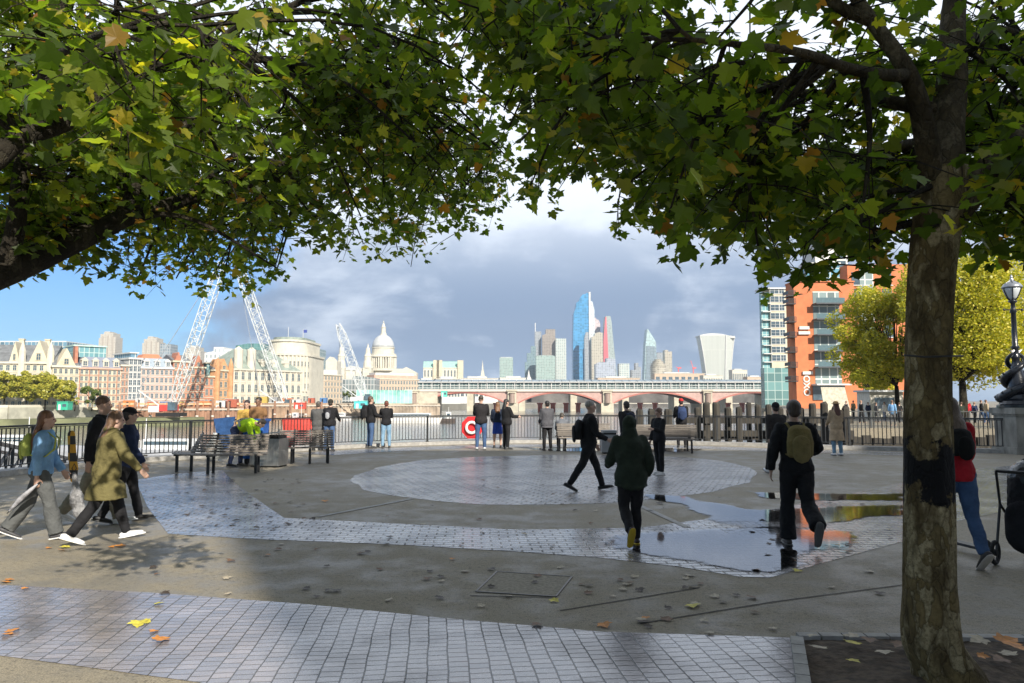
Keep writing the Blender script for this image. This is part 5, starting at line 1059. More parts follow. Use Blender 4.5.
    if cap:
        kind,ccol=cap; cm=cloth('cap_%.2f_%.2f_%.2f'%ccol,ccol)
        t=MB()
        if kind=='cap': t.ball(hw((0,-.006,.034)),.052*H,.060*H,.044*H,16,10,Rm); t.ball(hw((0,.062,.026)),.038*H,.034*H,.006*H,12,6,Rm)
        if kind=='beanie': t.ball(hw((0,-.008,.030)),.053*H,.061*H,.055*H,16,10,Rm)
        if kind=='hat': t.ball(hw((0,-.004,.040)),.050*H,.056*H,.040*H,16,10,Rm); t.ball(hw((0,-.002,.026)),.088*H,.092*H,.009*H,18,6,Rm)
        add('hat' if kind=='hat' else 'cap',t,cm,1,0,.009)
    if scarf: 
        t=MB(); t.tube([sp(.835,-.03,.03),sp(.85,0,.052),sp(.835,.03,.03),sp(.835,.03,-.03),sp(.845,0,-.05),sp(.835,-.03,-.03),sp(.835,-.03,.03)],.024*H,10); add('scarf',t,scarf,2)
    ctx=dict(root=rt,sp=sp,A=A,J=J,H=H,hw=hw,fw=fw,P=P,up=up)
    return ctx
def backpack(c, label, col, sc_=1.0, fz=.70, bk=.075, one=False, pocket=None):
    H=c['H']; m_=cloth('bag_%.2f_%.2f_%.2f'%col,col); rt=c['root']; base=c['sp'](fz,0,-bk-.05*sc_); wl=rt.matrix_basis@base
    b=thing('backpack',label,'backpack',tuple(wl),rt.rotation_euler.z)
    q=lambda v: v  # mesh in person-local then shifted
    def put(mb,name,mt,v=.012): 
        me=remesh(mb,v,name,mt,3,.006,seed=2); o=bpy.data.objects.new(name,me); C.objects.link(o); o.parent=b; o.location=-base; return o
    t=MB(); f0=c['sp'](fz-.105*sc_,0,-bk-.045*sc_); f1=c['sp'](fz,0,-bk-.055*sc_); f2=c['sp'](fz+.085*sc_,0,-bk-.04*sc_); f3=c['sp'](fz+.11*sc_,0,-bk-.03*sc_)
    t.tube([f0,f0.lerp(f1,.15),f1,f2,f3],[.075*H*sc_,.088*H*sc_,.09*H*sc_,.078*H*sc_,.05*H*sc_],16,ry=[.035*H*sc_,.048*H*sc_,.052*H*sc_,.042*H*sc_,.025*H*sc_],ref=(1,0,0),round_ends=False); put(t,'main_bag',m_)
    t=MB(); o_=c['fw']*(-.042*H*sc_); t.tube([f0+o_+(f1-f0)*.2,f0+o_+(f1-f0)*.9],[.062*H*sc_,.062*H*sc_],14,ry=[.02*H*sc_,.018*H*sc_],ref=(1,0,0),round_ends=True); put(t,'front_pocket',cloth('pk_%.2f_%.2f_%.2f'%(pocket or col),pocket or tuple(min(1,k*.8) for k in col)))
    for s in ((-1,1) if not one else (1,)):
        t=MB(); S=lambda f,x_,y_: c['sp'](f,x_*s,y_)
        t.tube([S(fz+.09*sc_,.045,-bk),S(.835,.058,-.02),S(.825,.062,.03),S(.78,.066,.085),S(.70,.075,.085),S(.64,.09,.03),S(fz-.09*sc_,.07,-bk)],.012*H,8,ry=.006*H); put(t,'strap',m_,.008)
    return b
def held(c, side, fn):
    pass
B=lambda n,c_: cloth(n,c_)
BLK=cloth('black',(0.016,0.016,0.018)); BLK2=cloth('soft_black',(0.024,0.022,0.024)); NAVY=cloth('navy',(0.018,0.028,0.07)); JEAN=cloth('blue_jeans',(0.055,0.10,0.20)); JEANL=cloth('pale_jeans',(0.18,0.30,0.42))
KHK=cloth('olive_parka',(0.145,0.125,0.05),var=.15); DEN=cloth('light_denim',(0.20,0.38,0.62)); GREYC=cloth('grey_coat',(0.09,0.09,0.09)); DGN=cloth('dark_green',(0.028,0.038,0.026)); HV=cloth('hi_vis',(0.55,0.85,0.03),var=.05)
walkR=dict(th=(28,-24),kn=(6,24),arm=(-22,24),el=(14,26),lean=4,foot=(14,-28),ab=2)
walkL=dict(th=(-22,26),kn=(20,6),arm=(24,-20),el=(26,14),lean=4,foot=(-26,12),ab=2)
# --- the group at the left
c1=person('woman with long curly brown hair in light denim jacket and grey trousers at far left',45,9.4,1.60,68,dict(th=(-20,18),kn=(14,4),arm=(12,-10),el=(18,10),lean=3,foot=(-24,10),ab=2,head=0),DEN,cloth('grey_trousers',(0.10,0.105,0.105)),(0.05,0.05,0.055),('verylong',(0.17,0.08,0.04)),hem=.50,loose=1.7,near=True,sole=(.7,.7,.68))
backpack(c1,'small lime green backpack on the back of the woman in denim',(0.36,0.42,0.10),.8,fz=.72)
c2_=person('woman with long brown hair in a flared olive parka and white trainers stepping right',110,9.25,1.62,52,dict(th=(22,-22),kn=(4,14),arm=(-14,24),el=(8,14),lean=7,foot=(8,-22),ab=3,aab=16),KHK,BLK,(0.75,0.74,0.72),('long',(0.16,0.09,0.05)),hem=.33,flare=.016,bulk=1.12,hood='down',near=True,sole=(.8,.8,.78))
c3=person('tall man with short hair and black jacket walking behind the woman in the olive parka',101,10.6,1.82,76,dict(th=(-24,24),kn=(16,6),arm=(18,-16),el=(20,12),lean=3,foot=(-24,10),ab=2),BLK,cloth('sand_trousers',(0.26,0.24,0.18)),(0.7,0.7,0.68),('crop',(0.13,0.07,0.04)),bulk=1.15,near=True,loose=1.3,sole=(.8,.8,.78))
c4=person('person in navy jacket and black cap walking right just ahead of the olive parka',129,10.7,1.62,62,dict(th=(16,-16),kn=(4,12),arm=(-8,14),el=(10,16),lean=2,foot=(6,-14),ab=2),NAVY,BLK,(0.02,0.02,0.02),('short',(0.04,0.03,0.03)),cap=('cap',(0.015,0.015,0.018)),near=True,bulk=1.1)
def handbase(c,i,k=.06): 
    S,E,Wr,d2=c['A'][i]; return c['root'].matrix_basis@(Wr+d2*k*c['H'])
q=handbase(c1,1,.06); um=thing('folded_umbrella','small folded grey umbrella hanging from the right hand of the woman in denim','umbrella',tuple(q))
MB().tube([(0.02,0,0.02),(-.05,-.02,-.05),(-.16,-.04,-.16),(-.28,-.05,-.30)],[.010,.024,.034,.012],10,round_ends=True).build('canopy',cloth('umbrella_grey',(0.30,0.30,0.32),var=.5),um,smooth=True); MB().tube([(0.03,0,0.03),(.0,0,0.0)],.012,8,round_ends=True).tube([(-.28,-.05,-.30),(-.31,-.055,-.34)],[.008,.004],6).build('handle',M_BLACK,um)
q=c1['root'].matrix_basis@c1['sp'](.80,-.10,.06); sb_=thing('striped_scarf_bag','long yellow and black checked scarf hanging beside the woman in denim','scarf',(q.x+.06,q.y+.22,q.z-.02))
m,b=new_mat('yellow_check'); t=N('ShaderNodeTexCoord'); ck=N('ShaderNodeTexChecker'); ck.inputs['Scale'].default_value=9; ck.inputs['Color1'].default_value=(.62,.33,.04,1); ck.inputs['Color2'].default_value=(.05,.05,.05,1); L(t.outputs['Object'],ck.inputs[0]); L(ck.outputs[0],b.inputs[0]); b.inputs['Roughness'].default_value=.9
MB().tube([(0,0,.02),(.02,0,-.2),(.05,0,-.42),(.06,0,-.56)],[.05,.055,.06,.05],12,ry=[.025,.02,.02,.015],round_ends=True).build('cloth',m,sb_,smooth=True)
cb=thing('carrier_bag','crumpled silver and black plastic carrier bag between the two walking women','bag',(q.x+.13,q.y+.2,.28))
t=MB(); t.tube([(0,0,.50),(.03,0,.32),(.06,0,.12),(.10,0,0)],[.02,.05,.09,.08],12,ry=[.015,.04,.06,.05],round_ends=True); me=remesh(t,.012,'plastic_body',M('crumpled_plastic',(0.20,0.20,0.205),.3,var=.6,scale=9,bump=.8),1,.02,14); o=bpy.data.objects.new('plastic_body',me); C.objects.link(o); o.parent=cb
MB().tube([(0,0,.5),(-.03,0,.56),(.0,0,.62),(.03,0,.56),(0,0,.5)],.006,6).build('handle',M_BLACK,cb)
# --- people by the bins
cw=person('worker in yellow hi-vis jacket bending over behind the dark bench',238,19.6,1.75,100,dict(lean=62,th=(8,-4),kn=(10,6),arm=(-22,-14),el=(14,24),bend=15,nod=20),HV,NAVY,(0.03,0.03,0.03),('short',(0.05,0.04,0.03)),bulk=1.15,hem=.56)
sp_=cw['sp']; 
t=MB(); t.tube([sp_(.64,0,-.078),sp_(.64,.095,0)],[.012,.012],6).tube([sp_(.64,0,-.078),sp_(.64,-.095,0)],[.012,.012],6); 
MB().tube([sp_(.66,-.13,.0),sp_(.66,-.09,-.085),sp_(.66,0,-.112),sp_(.66,.09,-.085),sp_(.66,.13,0)],.022,6,ry=.03).tube([sp_(.8,.06,-.08),sp_(.7,.055,-.11),sp_(.56,.05,-.115)],.018,6).tube([sp_(.8,-.06,-.08),sp_(.7,-.055,-.11),sp_(.56,-.05,-.115)],.018,6).build('reflective_tape',M('grey_tape',(0.35,0.37,0.36),.4),cw['root'])
tr_=thing('rubbish_cart','blue plastic rubbish cart standing beside the hi-vis worker','cart',(XD(256,20.2),20.2,0))
BLU=M('blue_plastic',(0.02,0.13,0.48),.45,var=.2); MB().rings([[Vector(v) for v in ((-.24,-.2,.18),(.24,-.2,.18),(.24,.2,.18),(-.24,.2,.18))],[Vector(v) for v in ((-.3,-.26,1.2),(.3,-.26,1.2),(.3,.26,1.2),(-.3,.26,1.2))]]).build('tub',BLU,tr_,fix=True)
MB().box(-.33,.33,-.29,-.25,1.17,1.23).box(-.33,.33,.25,.29,1.17,1.23).box(-.33,-.3,-.25,.25,1.17,1.23).box(.3,.33,-.25,.25,1.17,1.23).build('rim',BLU,tr_)
for s in(-1,1): o=MB().lathe([(.04,-.03),(.12,-.03),(.12,.03),(.04,.03)],16).build('wheel',M_DK,tr_); o.rotation_euler=(0,R(90),0); o.location=(s*.24,.1,.12)
bp=thing('tarpaulin','dark blue slanted tarpaulin sheet hanging over the railing behind the worker','tarpaulin',(XD(226,22.0),22.0,.2)); MB().add([(-.35,0,1.0),(.25,.1,1.06),(.2,-.25,0.1),(-.05,-.3,.1),(-.35,.03,1.0),(.25,.13,1.06),(.2,-.22,.1),(-.05,-.27,.1)],[(0,1,2,3),(7,6,5,4),(0,4,5,1),(1,5,6,2),(2,6,7,3),(3,7,4,0)]).build('sheet',cloth('tarp_blue',(0.02,0.06,0.16)),bp)
bg_=thing('rubbish_sack','pale grey rubbish sack leaning against the railing left of the worker','sack',(XD(216,21.4),21.4,0)); t=MB(); t.ball((0,0,.32),.24,.2,.34); t.tube([(0,0,.55),(0,0,.8)],[.12,.05],10); me=remesh(t,.02,'sack',M('grey_sack',(0.36,0.38,0.38),.4,bump=.6),2,.03,8); o=bpy.data.objects.new('sack',me); C.objects.link(o); o.parent=bg_
MB().tube([(0,0,.74),(0,0,.79)],.05,8).build('tie',M_BLACK,bg_)
rb_=thing('red_bag','small red holdall on the ground right of the blue cart','bag',(XD(281,21.4),21.4,.0)); t=MB(); t.tube([(-.22,0,.55),(.22,0,.55)],[.17,.17],14,round_ends=True); o=t.build('bag_body',M_RED,rb_,smooth=True); MB().tube([(-.12,0,.7),(-.08,0,.84),(.08,0,.84),(.12,0,.7)],.015,6).box(-.2,.2,-.12,.12,0,.4).build('handle_and_stand',M_BLACK,rb_)
person('woman with dark hair in a mustard coat standing left of the man in brown',247,21.0,1.72,172,dict(arm=(8,4),el=(50,30)),cloth('mustard',(0.52,0.33,0.08)),BLK,hair=('long',(0.03,0.02,0.02)),hem=.42)
person('man in short sleeved brown shirt standing right of the woman in mustard',258.5,20.9,1.80,186,dict(arm=(6,4),el=(20,30)),cloth('brown_shirt',(0.22,0.12,0.055)),BLK,hair=('crop',(0.02,0.015,0.01)),sleeve=False,skin=SKIN_D)
# --- at the railing
person('person in long dark grey coat at the railing, left of the man with folded hood',318.5,26.0,1.68,-8,dict(arm=(20,16),el=(30,30)),GREYC,BLK,hair=('short',(0.09,0.08,0.07)),hem=.36,bulk=1.1)
c=person('man in black jacket and jeans leaning on the railing, right one of the pair',330,25.6,1.74,8,dict(arm=(28,28),el=(30,30),lean=6),BLK,JEAN,hair=('short',(0.04,0.035,0.03)),bulk=1.1,cap=('beanie',(.03,.03,.025)))
backpack(c,'small grey and black backpack on the man at the railing with folded hood',(0.03,0.03,0.035),.7,pocket=(.35,.36,.38))
c=person('tall man in black jacket turning right at the railing with a large black rucksack',371,27.3,1.86,60,dict(arm=(20,20),el=(50,50)),BLK,JEAN,hair=('short',(0.10,0.06,0.04)),bulk=1.1)
backpack(c,'large black rucksack on the tall man at the railing',(0.018,0.018,0.02),1.15)
person('man with reddish hair in black top and pale jeans at the railing',386.5,27.3,1.70,-12,dict(arm=(40,30),el=(70,60)),BLK,JEANL,hair=('short',(0.14,0.045,0.03)))
person('man in black jacket and blue jeans facing the river next to the red life ring',481,26.4,1.88,2,dict(arm=(30,30),el=(95,95)),BLK2,JEAN,(0.6,0.6,0.6),('crop',(0.05,0.035,0.03)),bulk=1.1)
person('woman in dark jacket and bright blue skirt with bare legs by the railing',497.5,27.4,1.66,-5,dict(arm=(20,10),el=(40,20)),cloth('dark_blue_jacket',(0.02,0.03,0.055)),cloth('blue_skirt',(0.02,0.06,0.35)),(.02,.02,.02),('long',(0.15,0.07,0.03)),legs='skirt',hem=.52)
person('person in black puffer jacket holding a phone beside the woman in the blue skirt',506.5,26.6,1.76,60,dict(arm=(10,26),el=(20,60)),BLK,BLK,hair=('long',(0.02,0.018,0.015)),bulk=1.15)
person('person in dark grey hooded poncho standing left of the far left bench',547,26.0,1.70,-20,dict(arm=(12,14),el=(40,40)),cloth('grey_poncho',(0.085,0.085,0.095)),BLK,hair=('short',(0.015,0.013,0.012)),hem=.44,bulk=1.15,flare=.01)
SITP=dict(th=(84,84),kn=(84,84),arm=(25,25),el=(50,50),ab=5)
person('person in mid grey jacket sitting at the left end of the far bench',562,27.0,1.66,0,dict(SITP,bend=20),cloth('mid_grey',(0.14,0.15,0.17)),BLK,hair=('short',(0.05,0.04,0.03)),zoff=0.0)
cwk=person('grey haired man dressed in black striding right across the middle of the plaza',588,14.35,1.74,84,dict(th=(23,-21),kn=(6,14),arm=(6,14),el=(20,46),lean=4,foot=(10,-26),ab=2),BLK,BLK,(0.02,0.02,0.02),('crop',(0.30,0.27,0.24)),bulk=1.08,near=True)
backpack(cwk,'round black backpack on the grey haired striding man',(0.014,0.014,0.016),1.0,fz=.66)
c=person('man in black jacket with backpack walking away behind the hooded runner',627,20.8,1.76,-25,dict(walkR),BLK2,BLK,hair=('short',(0.05,0.035,0.03)),bulk=1.1)
backpack(c,'dark blue backpack on the man behind the hooded runner',(0.025,0.03,0.05),.95)
ch=person('person in dark green top with hood up jogging away, lifted foot showing yellow sole',630,8.95,1.53,-6,dict(th=(4,14),kn=(60,10),arm=(14,-26),el=(55,50),lean=6,ab=1,aab=15,foot=(-55,0)),DGN,BLK2,(0.05,0.03,0.03),hem=.45,bulk=1.12,hood='up',near=True,sole=(.62,.42,.03))
person('woman in black jacket with white trainers looking at her phone right of the hooded runner',658.5,17.5,1.53,238,dict(arm=(24,6),el=(80,14),th=(4,-5),nod=15),BLK,BLK,(0.7,0.68,0.66),('bun',(0.16,0.09,0.06)),near=True,sole=(.8,.8,.8))
c=person('person in red cap standing at the railing behind the right bench',681,27.7,1.78,4,dict(arm=(24,24),el=(50,50)),BLK,BLK,cap=('cap',(0.5,0.03,0.03)),hair=('short',(0.03,0.02,0.02)),bulk=1.1)
backpack(c,'navy backpack on the person in the red cap',(0.03,0.05,0.12),1.05)
cm_=person('man in black jacket walking away through the puddles, arms out, seen from behind',794,8.95,1.70,6,dict(th=(6,-12),kn=(4,48),arm=(-14,24),el=(28,48),lean=3,foot=(0,-62),ab=2,aab2=(20,26)),BLK,BLK,(0.07,0.06,0.05),('short',(0.07,0.05,0.04)),bulk=1.12,near=True,loose=1.7,hem=.50)
backpack(cm_,'olive khaki rucksack on the man walking through the puddles',(0.20,0.155,0.06),1.0,fz=.70,pocket=(.24,.19,.08))
person('person in black cap and dark coat partly hidden by the khaki rucksack man',776,17.6,1.72,-4,dict(walkR),cloth('brown_black',(0.03,0.026,0.024)),BLK,(0.6,0.6,0.6),('short',(0.03,0.02,0.02)),cap=('beanie',(.015,.015,.018)),bulk=1.12)
person('woman with long brown hair in beige trench coat and straw hat by the right railing',835.5,23.6,1.68,-4,dict(arm=(16,16),el=(40,40),ab=3),cloth('beige_trench',(0.42,0.31,0.20)),JEANL,(0.7,0.7,0.7),('verylong',(0.10,0.04,0.025)),hem=.26,flare=.012,cap=('hat',(0.36,0.24,0.12)))
cr=person('person in red jumper and jeans pushing a scooter away behind the tree trunk',953,7.9,1.70,4,dict(th=(12,-9),kn=(10,20),arm=(20,10),el=(30,40),lean=8,foot=(0,-40),ab=2),cloth('red_jumper',(0.42,0.015,0.025)),JEAN,(0.035,0.03,0.03),('long',(0.16,0.11,0.08)),near=True,sole=(.5,.45,.4))
backpack(cr,'small black backpack on the person in the red jumper',(0.012,0.012,0.012),.75)
sx=thing('scooter','black kick scooter pushed by the person in the red jumper','scooter',(XD(954,8.7),8.7,0),R(10))
MB().box(-.06,.06,-.3,.25,.07,.10).build('deck',M_BLACK,sx); MB().tube([(0,.28,.1),(0,.40,.35),(0,.36,.95)],.018,8).build('stem',M_BLACK,sx); MB().tube([(-.24,.36,.95),(.24,.36,.95)],.016,8).build('handlebar',M_BLACK,sx)
for y in(-.36,.36): o=MB().lathe([(.02,-.02),(.09,-.02),(.1,0),(.09,.02),(.02,.02)],18).build('wheel',M_DK,sx); o.rotation_euler=(0,R(90),0); o.location=(0,y,.1)
# pushchair at the right edge
pc=thing('pushchair','black pushchair with grey hood seen from behind at the right edge','pushchair',(XD(1023,7.9),7.9,0),R(-50))
BKF=cloth('pushchair_fabric',(0.018,0.018,0.02)); GL=M('shiny_cover',(0.035,0.04,0.04),.15,var=.6,scale=6,bump=.4)
t=MB(); t.tube([(0,.05,.40),(0,.0,.62),(0,.05,.86),(0,.14,1.02)],[.17,.20,.20,.10],16,ry=[.13,.16,.17,.12],ref=(1,0,0),round_ends=True); o=bpy.data.objects.new('seat_shell',remesh(t,.014,'seat_shell',BKF,3,.014,9)); C.objects.link(o); o.parent=pc
t=MB(); t.ball((0,.12,.90),.21,.24,.20,16,10); o=bpy.data.objects.new('hood',remesh(t,.014,'hood',GL,2,.012,10)); C.objects.link(o); o.parent=pc
t=MB(); t.tube([(-.02,-.12,.30),(-.02,-.14,.52)],[.17,.17],14,ry=[.09,.07],round_ends=True); o=bpy.data.objects.new('shopping_basket',remesh(t,.014,'shopping_basket',BKF,3,.01,9)); C.objects.link(o); o.parent=pc
fmb=MB(); fmb.tube([(-.22,-.22,.98),(.22,-.22,.98)],.017,8)
for s in(-1,1): fmb.tube([(s*.22,-.22,.98),(s*.25,-.05,.62),(s*.15,.30,.20)],.014,8).tube([(s*.25,-.05,.62),(s*.25,-.22,.16)],.014,8)
fmb.build('frame',M_BLACK,pc)
for x_,y_,r in((-.26,-.24,.13),(.26,-.24,.13),(-.13,.36,.10),(.13,.36,.10)):
    o=MB().rings([[Vector(((r-.022+.022*math.cos(j*math.pi/4))*math.cos(a),(r-.022+.022*math.cos(j*math.pi/4))*math.sin(a),.022*math.sin(j*math.pi/4))) for j in range(8)] for a in [i*math.pi/10 for i in range(20)]],closed=True).lathe([(.01,-.02),(.035,-.02),(.035,.02),(.01,.02)],10).build('wheel',M_DK,pc,fix=True); o.rotation_euler=(0,R(90),0); o.location=(x_,y_,r)
# people far away on the promenade: simple but complete figures
def far_person(label,px,d,H,face,tc,bc,hc_,dx=0):
    rt=thing('person',label,'person',(XD(px,d),d,0),R(-face),'people on the far promenade'); t=MB()
    t.ball((0,0,H*.93),.044*H,.05*H,.066*H,10,8); t.tube([(0,0,.8*H),(0,0,.88*H)],.03*H,8)
    t.tube([(0,0,.46*H),(0,0,.55*H),(0,0,.7*H),(0,0,.81*H)],[.08*H,.09*H,.1*H,.06*H],12,ry=[.06*H,.065*H,.065*H,.05*H])
    for s in(-1,1):
        t.tube([(s*.1*H,0,.8*H),(s*.135*H,-.02*H,.63*H),(s*.12*H,.05*H,.49*H)],[.034*H,.03*H,.018*H],8,round_ends=True); t.tube([(s*.045*H,0,.5*H),(s*.05*H,s*.05*H,.27*H),(s*.05*H,s*.07*H,.03*H)],[.055*H,.04*H,.025*H],8,round_ends=True); t.tube([(s*.05*H,s*.07*H-.02*H,.02*H),(s*.05*H,s*.07*H+.09*H,.02*H)],.022*H,8,round_ends=True)
    o=bpy.data.objects.new('body',remesh(t,.035,'body',SKIN,2)); C.objects.link(o); o.parent=rt
    t=MB(); t.tube([(0,0,.44*H),(0,0,.55*H),(0,0,.7*H),(0,0,.82*H)],[.095*H,.1*H,.11*H,.07*H],12,ry=[.075*H,.075*H,.08*H,.06*H])
    for s in(-1,1): t.tube([(s*.1*H,0,.8*H),(s*.135*H,-.02*H,.63*H),(s*.12*H,.05*H,.5*H)],[.045*H,.04*H,.03*H],8,round_ends=True)
    t.build('jacket',tc,rt,smooth=True,fix=True)
    t=MB()
    for s in(-1,1): t.tube([(s*.045*H,0,.5*H),(s*.05*H,s*.05*H,.27*H),(s*.05*H,s*.07*H,.05*H)],[.066*H,.05*H,.034*H],8,round_ends=True)
    t.build('trousers',bc,rt,smooth=True,fix=True); MB().ball((0,-.012*H,.945*H),.048*H,.052*H,.058*H,10,8).build('hair',M('hair_far_%d'%int(hc_*100),(hc_,hc_*.6,hc_*.4),.6),rt,smooth=True)
FC=[('black',BLK),('navy',NAVY),('grey',GREYC),('pale blue',DEN),('dark green',DGN),('beige',cloth('far_beige',(0.4,0.32,0.22))),('white',cloth('far_white',(0.6,0.6,0.58))),('red',cloth('red_jumper',(0.42,0.015,0.025)))]
fp=random.Random(5)
spots=[(846,62,2,'left of the pale signboard'),(853,70,5,'just left of the pale kiosk'),(861,58,0,'in front of the pale kiosk'),(868,66,1,'right beside the pale kiosk'),(876,60,2,'under the left edge of the yellow green tree'),(884,64,6,'between the kiosk and the tree trunk'),(892,52,3,'by the mid yellow green tree trunk'),(899,58,0,'right of the mid tree trunk'),(961,56,4,'just right of the big foreground trunk'),(967,62,7,'second from the big foreground trunk'),(974,58,1,'midway between the big trunk and the lamp'),(981,64,0,'near the left side of the stone pedestal'),(986,57,5,'touching the left edge of the stone pedestal in view')]
for px_,d_,ci,wh in spots: far_person('distant person in %s top %s'%(FC[ci][0],wh),px_,d_,fp.uniform(1.6,1.84),fp.uniform(0,360),FC[ci][1],[BLK,JEAN,GREYC][fp.randrange(3)],fp.uniform(.03,.3))
# ================================================================== TREES
def leaf_mat(name, cols, trans=0.45, tr_gain=2.4, rough=0.4):
    m,b=new_mat(name); gN=N('ShaderNodeNewGeometry'); r=N('ShaderNodeValToRGB'); r.color_ramp.interpolation='LINEAR'; L(gN.outputs['Random Per Island'],r.inputs[0])
    el=r.color_ramp.elements; 
    for i,(p_,c_) in enumerate(cols):
        e=el[i] if i<2 else el.new(p_); e.position=p_; e.color=(*c_,1)
    b.inputs['Roughness'].default_value=rough; L(r.outputs[0],b.inputs['Base Color']); b.inputs['Specular IOR Level'].default_value=0.35
    tb=N('ShaderNodeBsdfTranslucent'); g=N('ShaderNodeMix'); g.data_type='RGBA'; g.blend_type='MULTIPLY'; g.inputs[0].default_value=1; L(r.outputs[0],g.inputs[6]); g.inputs[7].default_value=(tr_gain*1.05,tr_gain*1.15,tr_gain*0.35,1); L(g.outputs[2],tb.inputs[0])
    mx=N('ShaderNodeMixShader'); mx.inputs[0].default_value=trans; L(b.outputs[0],mx.inputs[1]); L(tb.outputs[0],mx.inputs[2]); L(mx.outputs[0],nt.nodes['Material Output'].inputs[0]); return m
PLANE=leaf_mat('plane_leaves',[(0.0,(0.030,0.048,0.009)),(0.35,(0.048,0.074,0.010)),(0.70,(0.080,0.112,0.014)),(0.90,(0.14,0.15,0.02)),(0.96,(0.30,0.25,0.03)),(0.985,(0.16,0.075,0.02)),(1.0,(0.26,0.11,0.02))],trans=.46,tr_gain=4.2)
YEL=leaf_mat('yellow_green_leaves',[(0.0,(0.22,0.24,0.03)),(0.5,(0.42,0.39,0.05)),(1.0,(0.62,0.52,0.08))],trans=.4,tr_gain=1.7)
FARG=leaf_mat('far_tree_leaves',[(0.0,(0.20,0.23,0.035)),(0.5,(0.38,0.36,0.05)),(1.0,(0.52,0.46,0.07))],trans=.2,tr_gain=1.5)
def bark(name, base, patch, dark, tar=False):
    m,b=new_mat(name); t=N('ShaderNodeTexCoord'); v=t.outputs['Object']; mp=N('ShaderNodeMapping'); mp.inputs['Scale'].default_value=(1,1,.45); L(v,mp.inputs[0])
    vr=N('ShaderNodeTexVoronoi'); vr.inputs['Scale'].default_value=15; wv=N('ShaderNodeVectorMath'); wv.operation='ADD'; L(mp.outputs[0],wv.inputs[0]); nz=N('ShaderNodeTexNoise'); nz.inputs['Scale'].default_value=8; nz.inputs['Detail'].default_value=6; L(mp.outputs[0],nz.inputs[0]); s_=N('ShaderNodeVectorMath'); s_.operation='SCALE'; s_.inputs['Scale'].default_value=.22; L(nz.outputs['Color'],s_.inputs[0]); L(s_.outputs[0],wv.inputs[1]); L(wv.outputs[0],vr.inputs[0])
    sx_=N('ShaderNodeSeparateXYZ'); L(vr.outputs['Color'],sx_.inputs[0]); f=mrange(sx_.outputs[0],.45,.6); big=fbm(mp.outputs[0],6,8,.65); fine=fbm(v,38,6,.75)
    c=mixc(f,base,patch); c=mixc(mrange(big,.42,.62),c,dark); c=mixc(mrange(fine,.35,.75),c,tuple(k*.55 for k in base))
    ve=N('ShaderNodeTexVoronoi'); ve.feature='DISTANCE_TO_EDGE'; ve.inputs['Scale'].default_value=15; L(wv.outputs[0],ve.inputs[0]); c=mixc(mth('MULTIPLY',mrange(ve.outputs['Distance'],.05,.0),.38),c,tuple(k*.35 for k in dark))
    h=mth('ADD',mth('MULTIPLY',mth('ADD',f,mrange(ve.outputs['Distance'],0,.12)),.7),mth('MULTIPLY',fine,1.2))
    if tar:
        sz=N('ShaderNodeSeparateXYZ'); L(v,sz.inputs[0]); zz=mth('ADD',sz.outputs[2],mth('MULTIPLY',fbm(v,4.2,6,.65),.85)); wn=mth('MULTIPLY',mrange(zz,1.60,1.64),mrange(zz,1.93,1.89)); c=mixc(wn,c,(0.006,0.006,0.007))
        L(mixc(wn,(.85,)*3,(.65,)*3),b.inputs['Roughness'])
    else: b.inputs['Roughness'].default_value=.85
    b.inputs['Specular IOR Level'].default_value=.2
    L(c,b.inputs['Base Color']); bn=N('ShaderNodeBump'); bn.inputs['Strength'].default_value=.9; bn.inputs['Distance'].default_value=.015; L(h,bn.inputs['Height']); L(bn.outputs[0],b.inputs['Normal']); return m
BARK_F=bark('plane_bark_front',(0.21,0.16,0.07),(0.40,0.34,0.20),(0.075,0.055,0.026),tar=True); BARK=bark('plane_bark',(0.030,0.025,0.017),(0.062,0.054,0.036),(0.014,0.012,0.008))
def limb(pts, r0, r1, per=5, n=10, wob_=.04, sd=0):
    P_=smooth_line(pts,per); k=len(P_)
    return [p+noise.noise_vector(p*1.3+Vector((sd,0,0)))*wob_*(1 if 0<i<k-1 else 0) for i,p in enumerate(P_)],[r0+(r1-r0)*(i/(k-1))**.8 for i in range(k)]
LEAF=[(0.0,0.0),(0.20,-0.10),(0.34,-0.04),(0.47,0.02),(0.38,0.17),(0.50,0.30),(0.62,0.50),(0.40,0.50),(0.29,0.48),(0.30,0.62),(0.20,0.74),(0.11,0.82),(0.0,1.0)]
LEAF=LEAF+[(-x,y) for x,y in reversed(LEAF[1:-1])]
def put_leaf(V,Fc,c,tip,nrm,s,rnd):
    tip=tip.normalized(); sd=tip.cross(nrm)
    sd=sd.normalized() if sd.length>1e-4 else tip.orthogonal().normalized(); nr=sd.cross(tip); o=len(V); cp=rnd.uniform(.04,.22); cv_=rnd.uniform(-.05,.22)
    V.append(c+tip*s*.36-nr*s*cp*.3)
    for x,y in LEAF:
        V.append(c+sd*x*s+tip*y*s+nr*s*(cp*abs(x)-cv_*y*y))
    n=len(LEAF)
    for i in range(n): Fc.append((o,o+1+i,o+1+(i+1)%n))
def interp(tab,x):
    if x<=tab[0][0]: return tab[0][1]
    for (a,b_),(c,d) in zip(tab,tab[1:]):
        if x<=c: return b_+(d-b_)*(x-a)/(c-a)
    return tab[-1][1]
def proj(p):
    r=Vector(p)-Vector((0,0,EYE)); c,s=math.cos(PITCH),math.sin(PITCH); y=r.y*c+r.z*s; z=-r.y*s+r.z*c
    return (None,None) if y<.3 else (CW/2+F*r.x/y, CH/2-F*z/y)
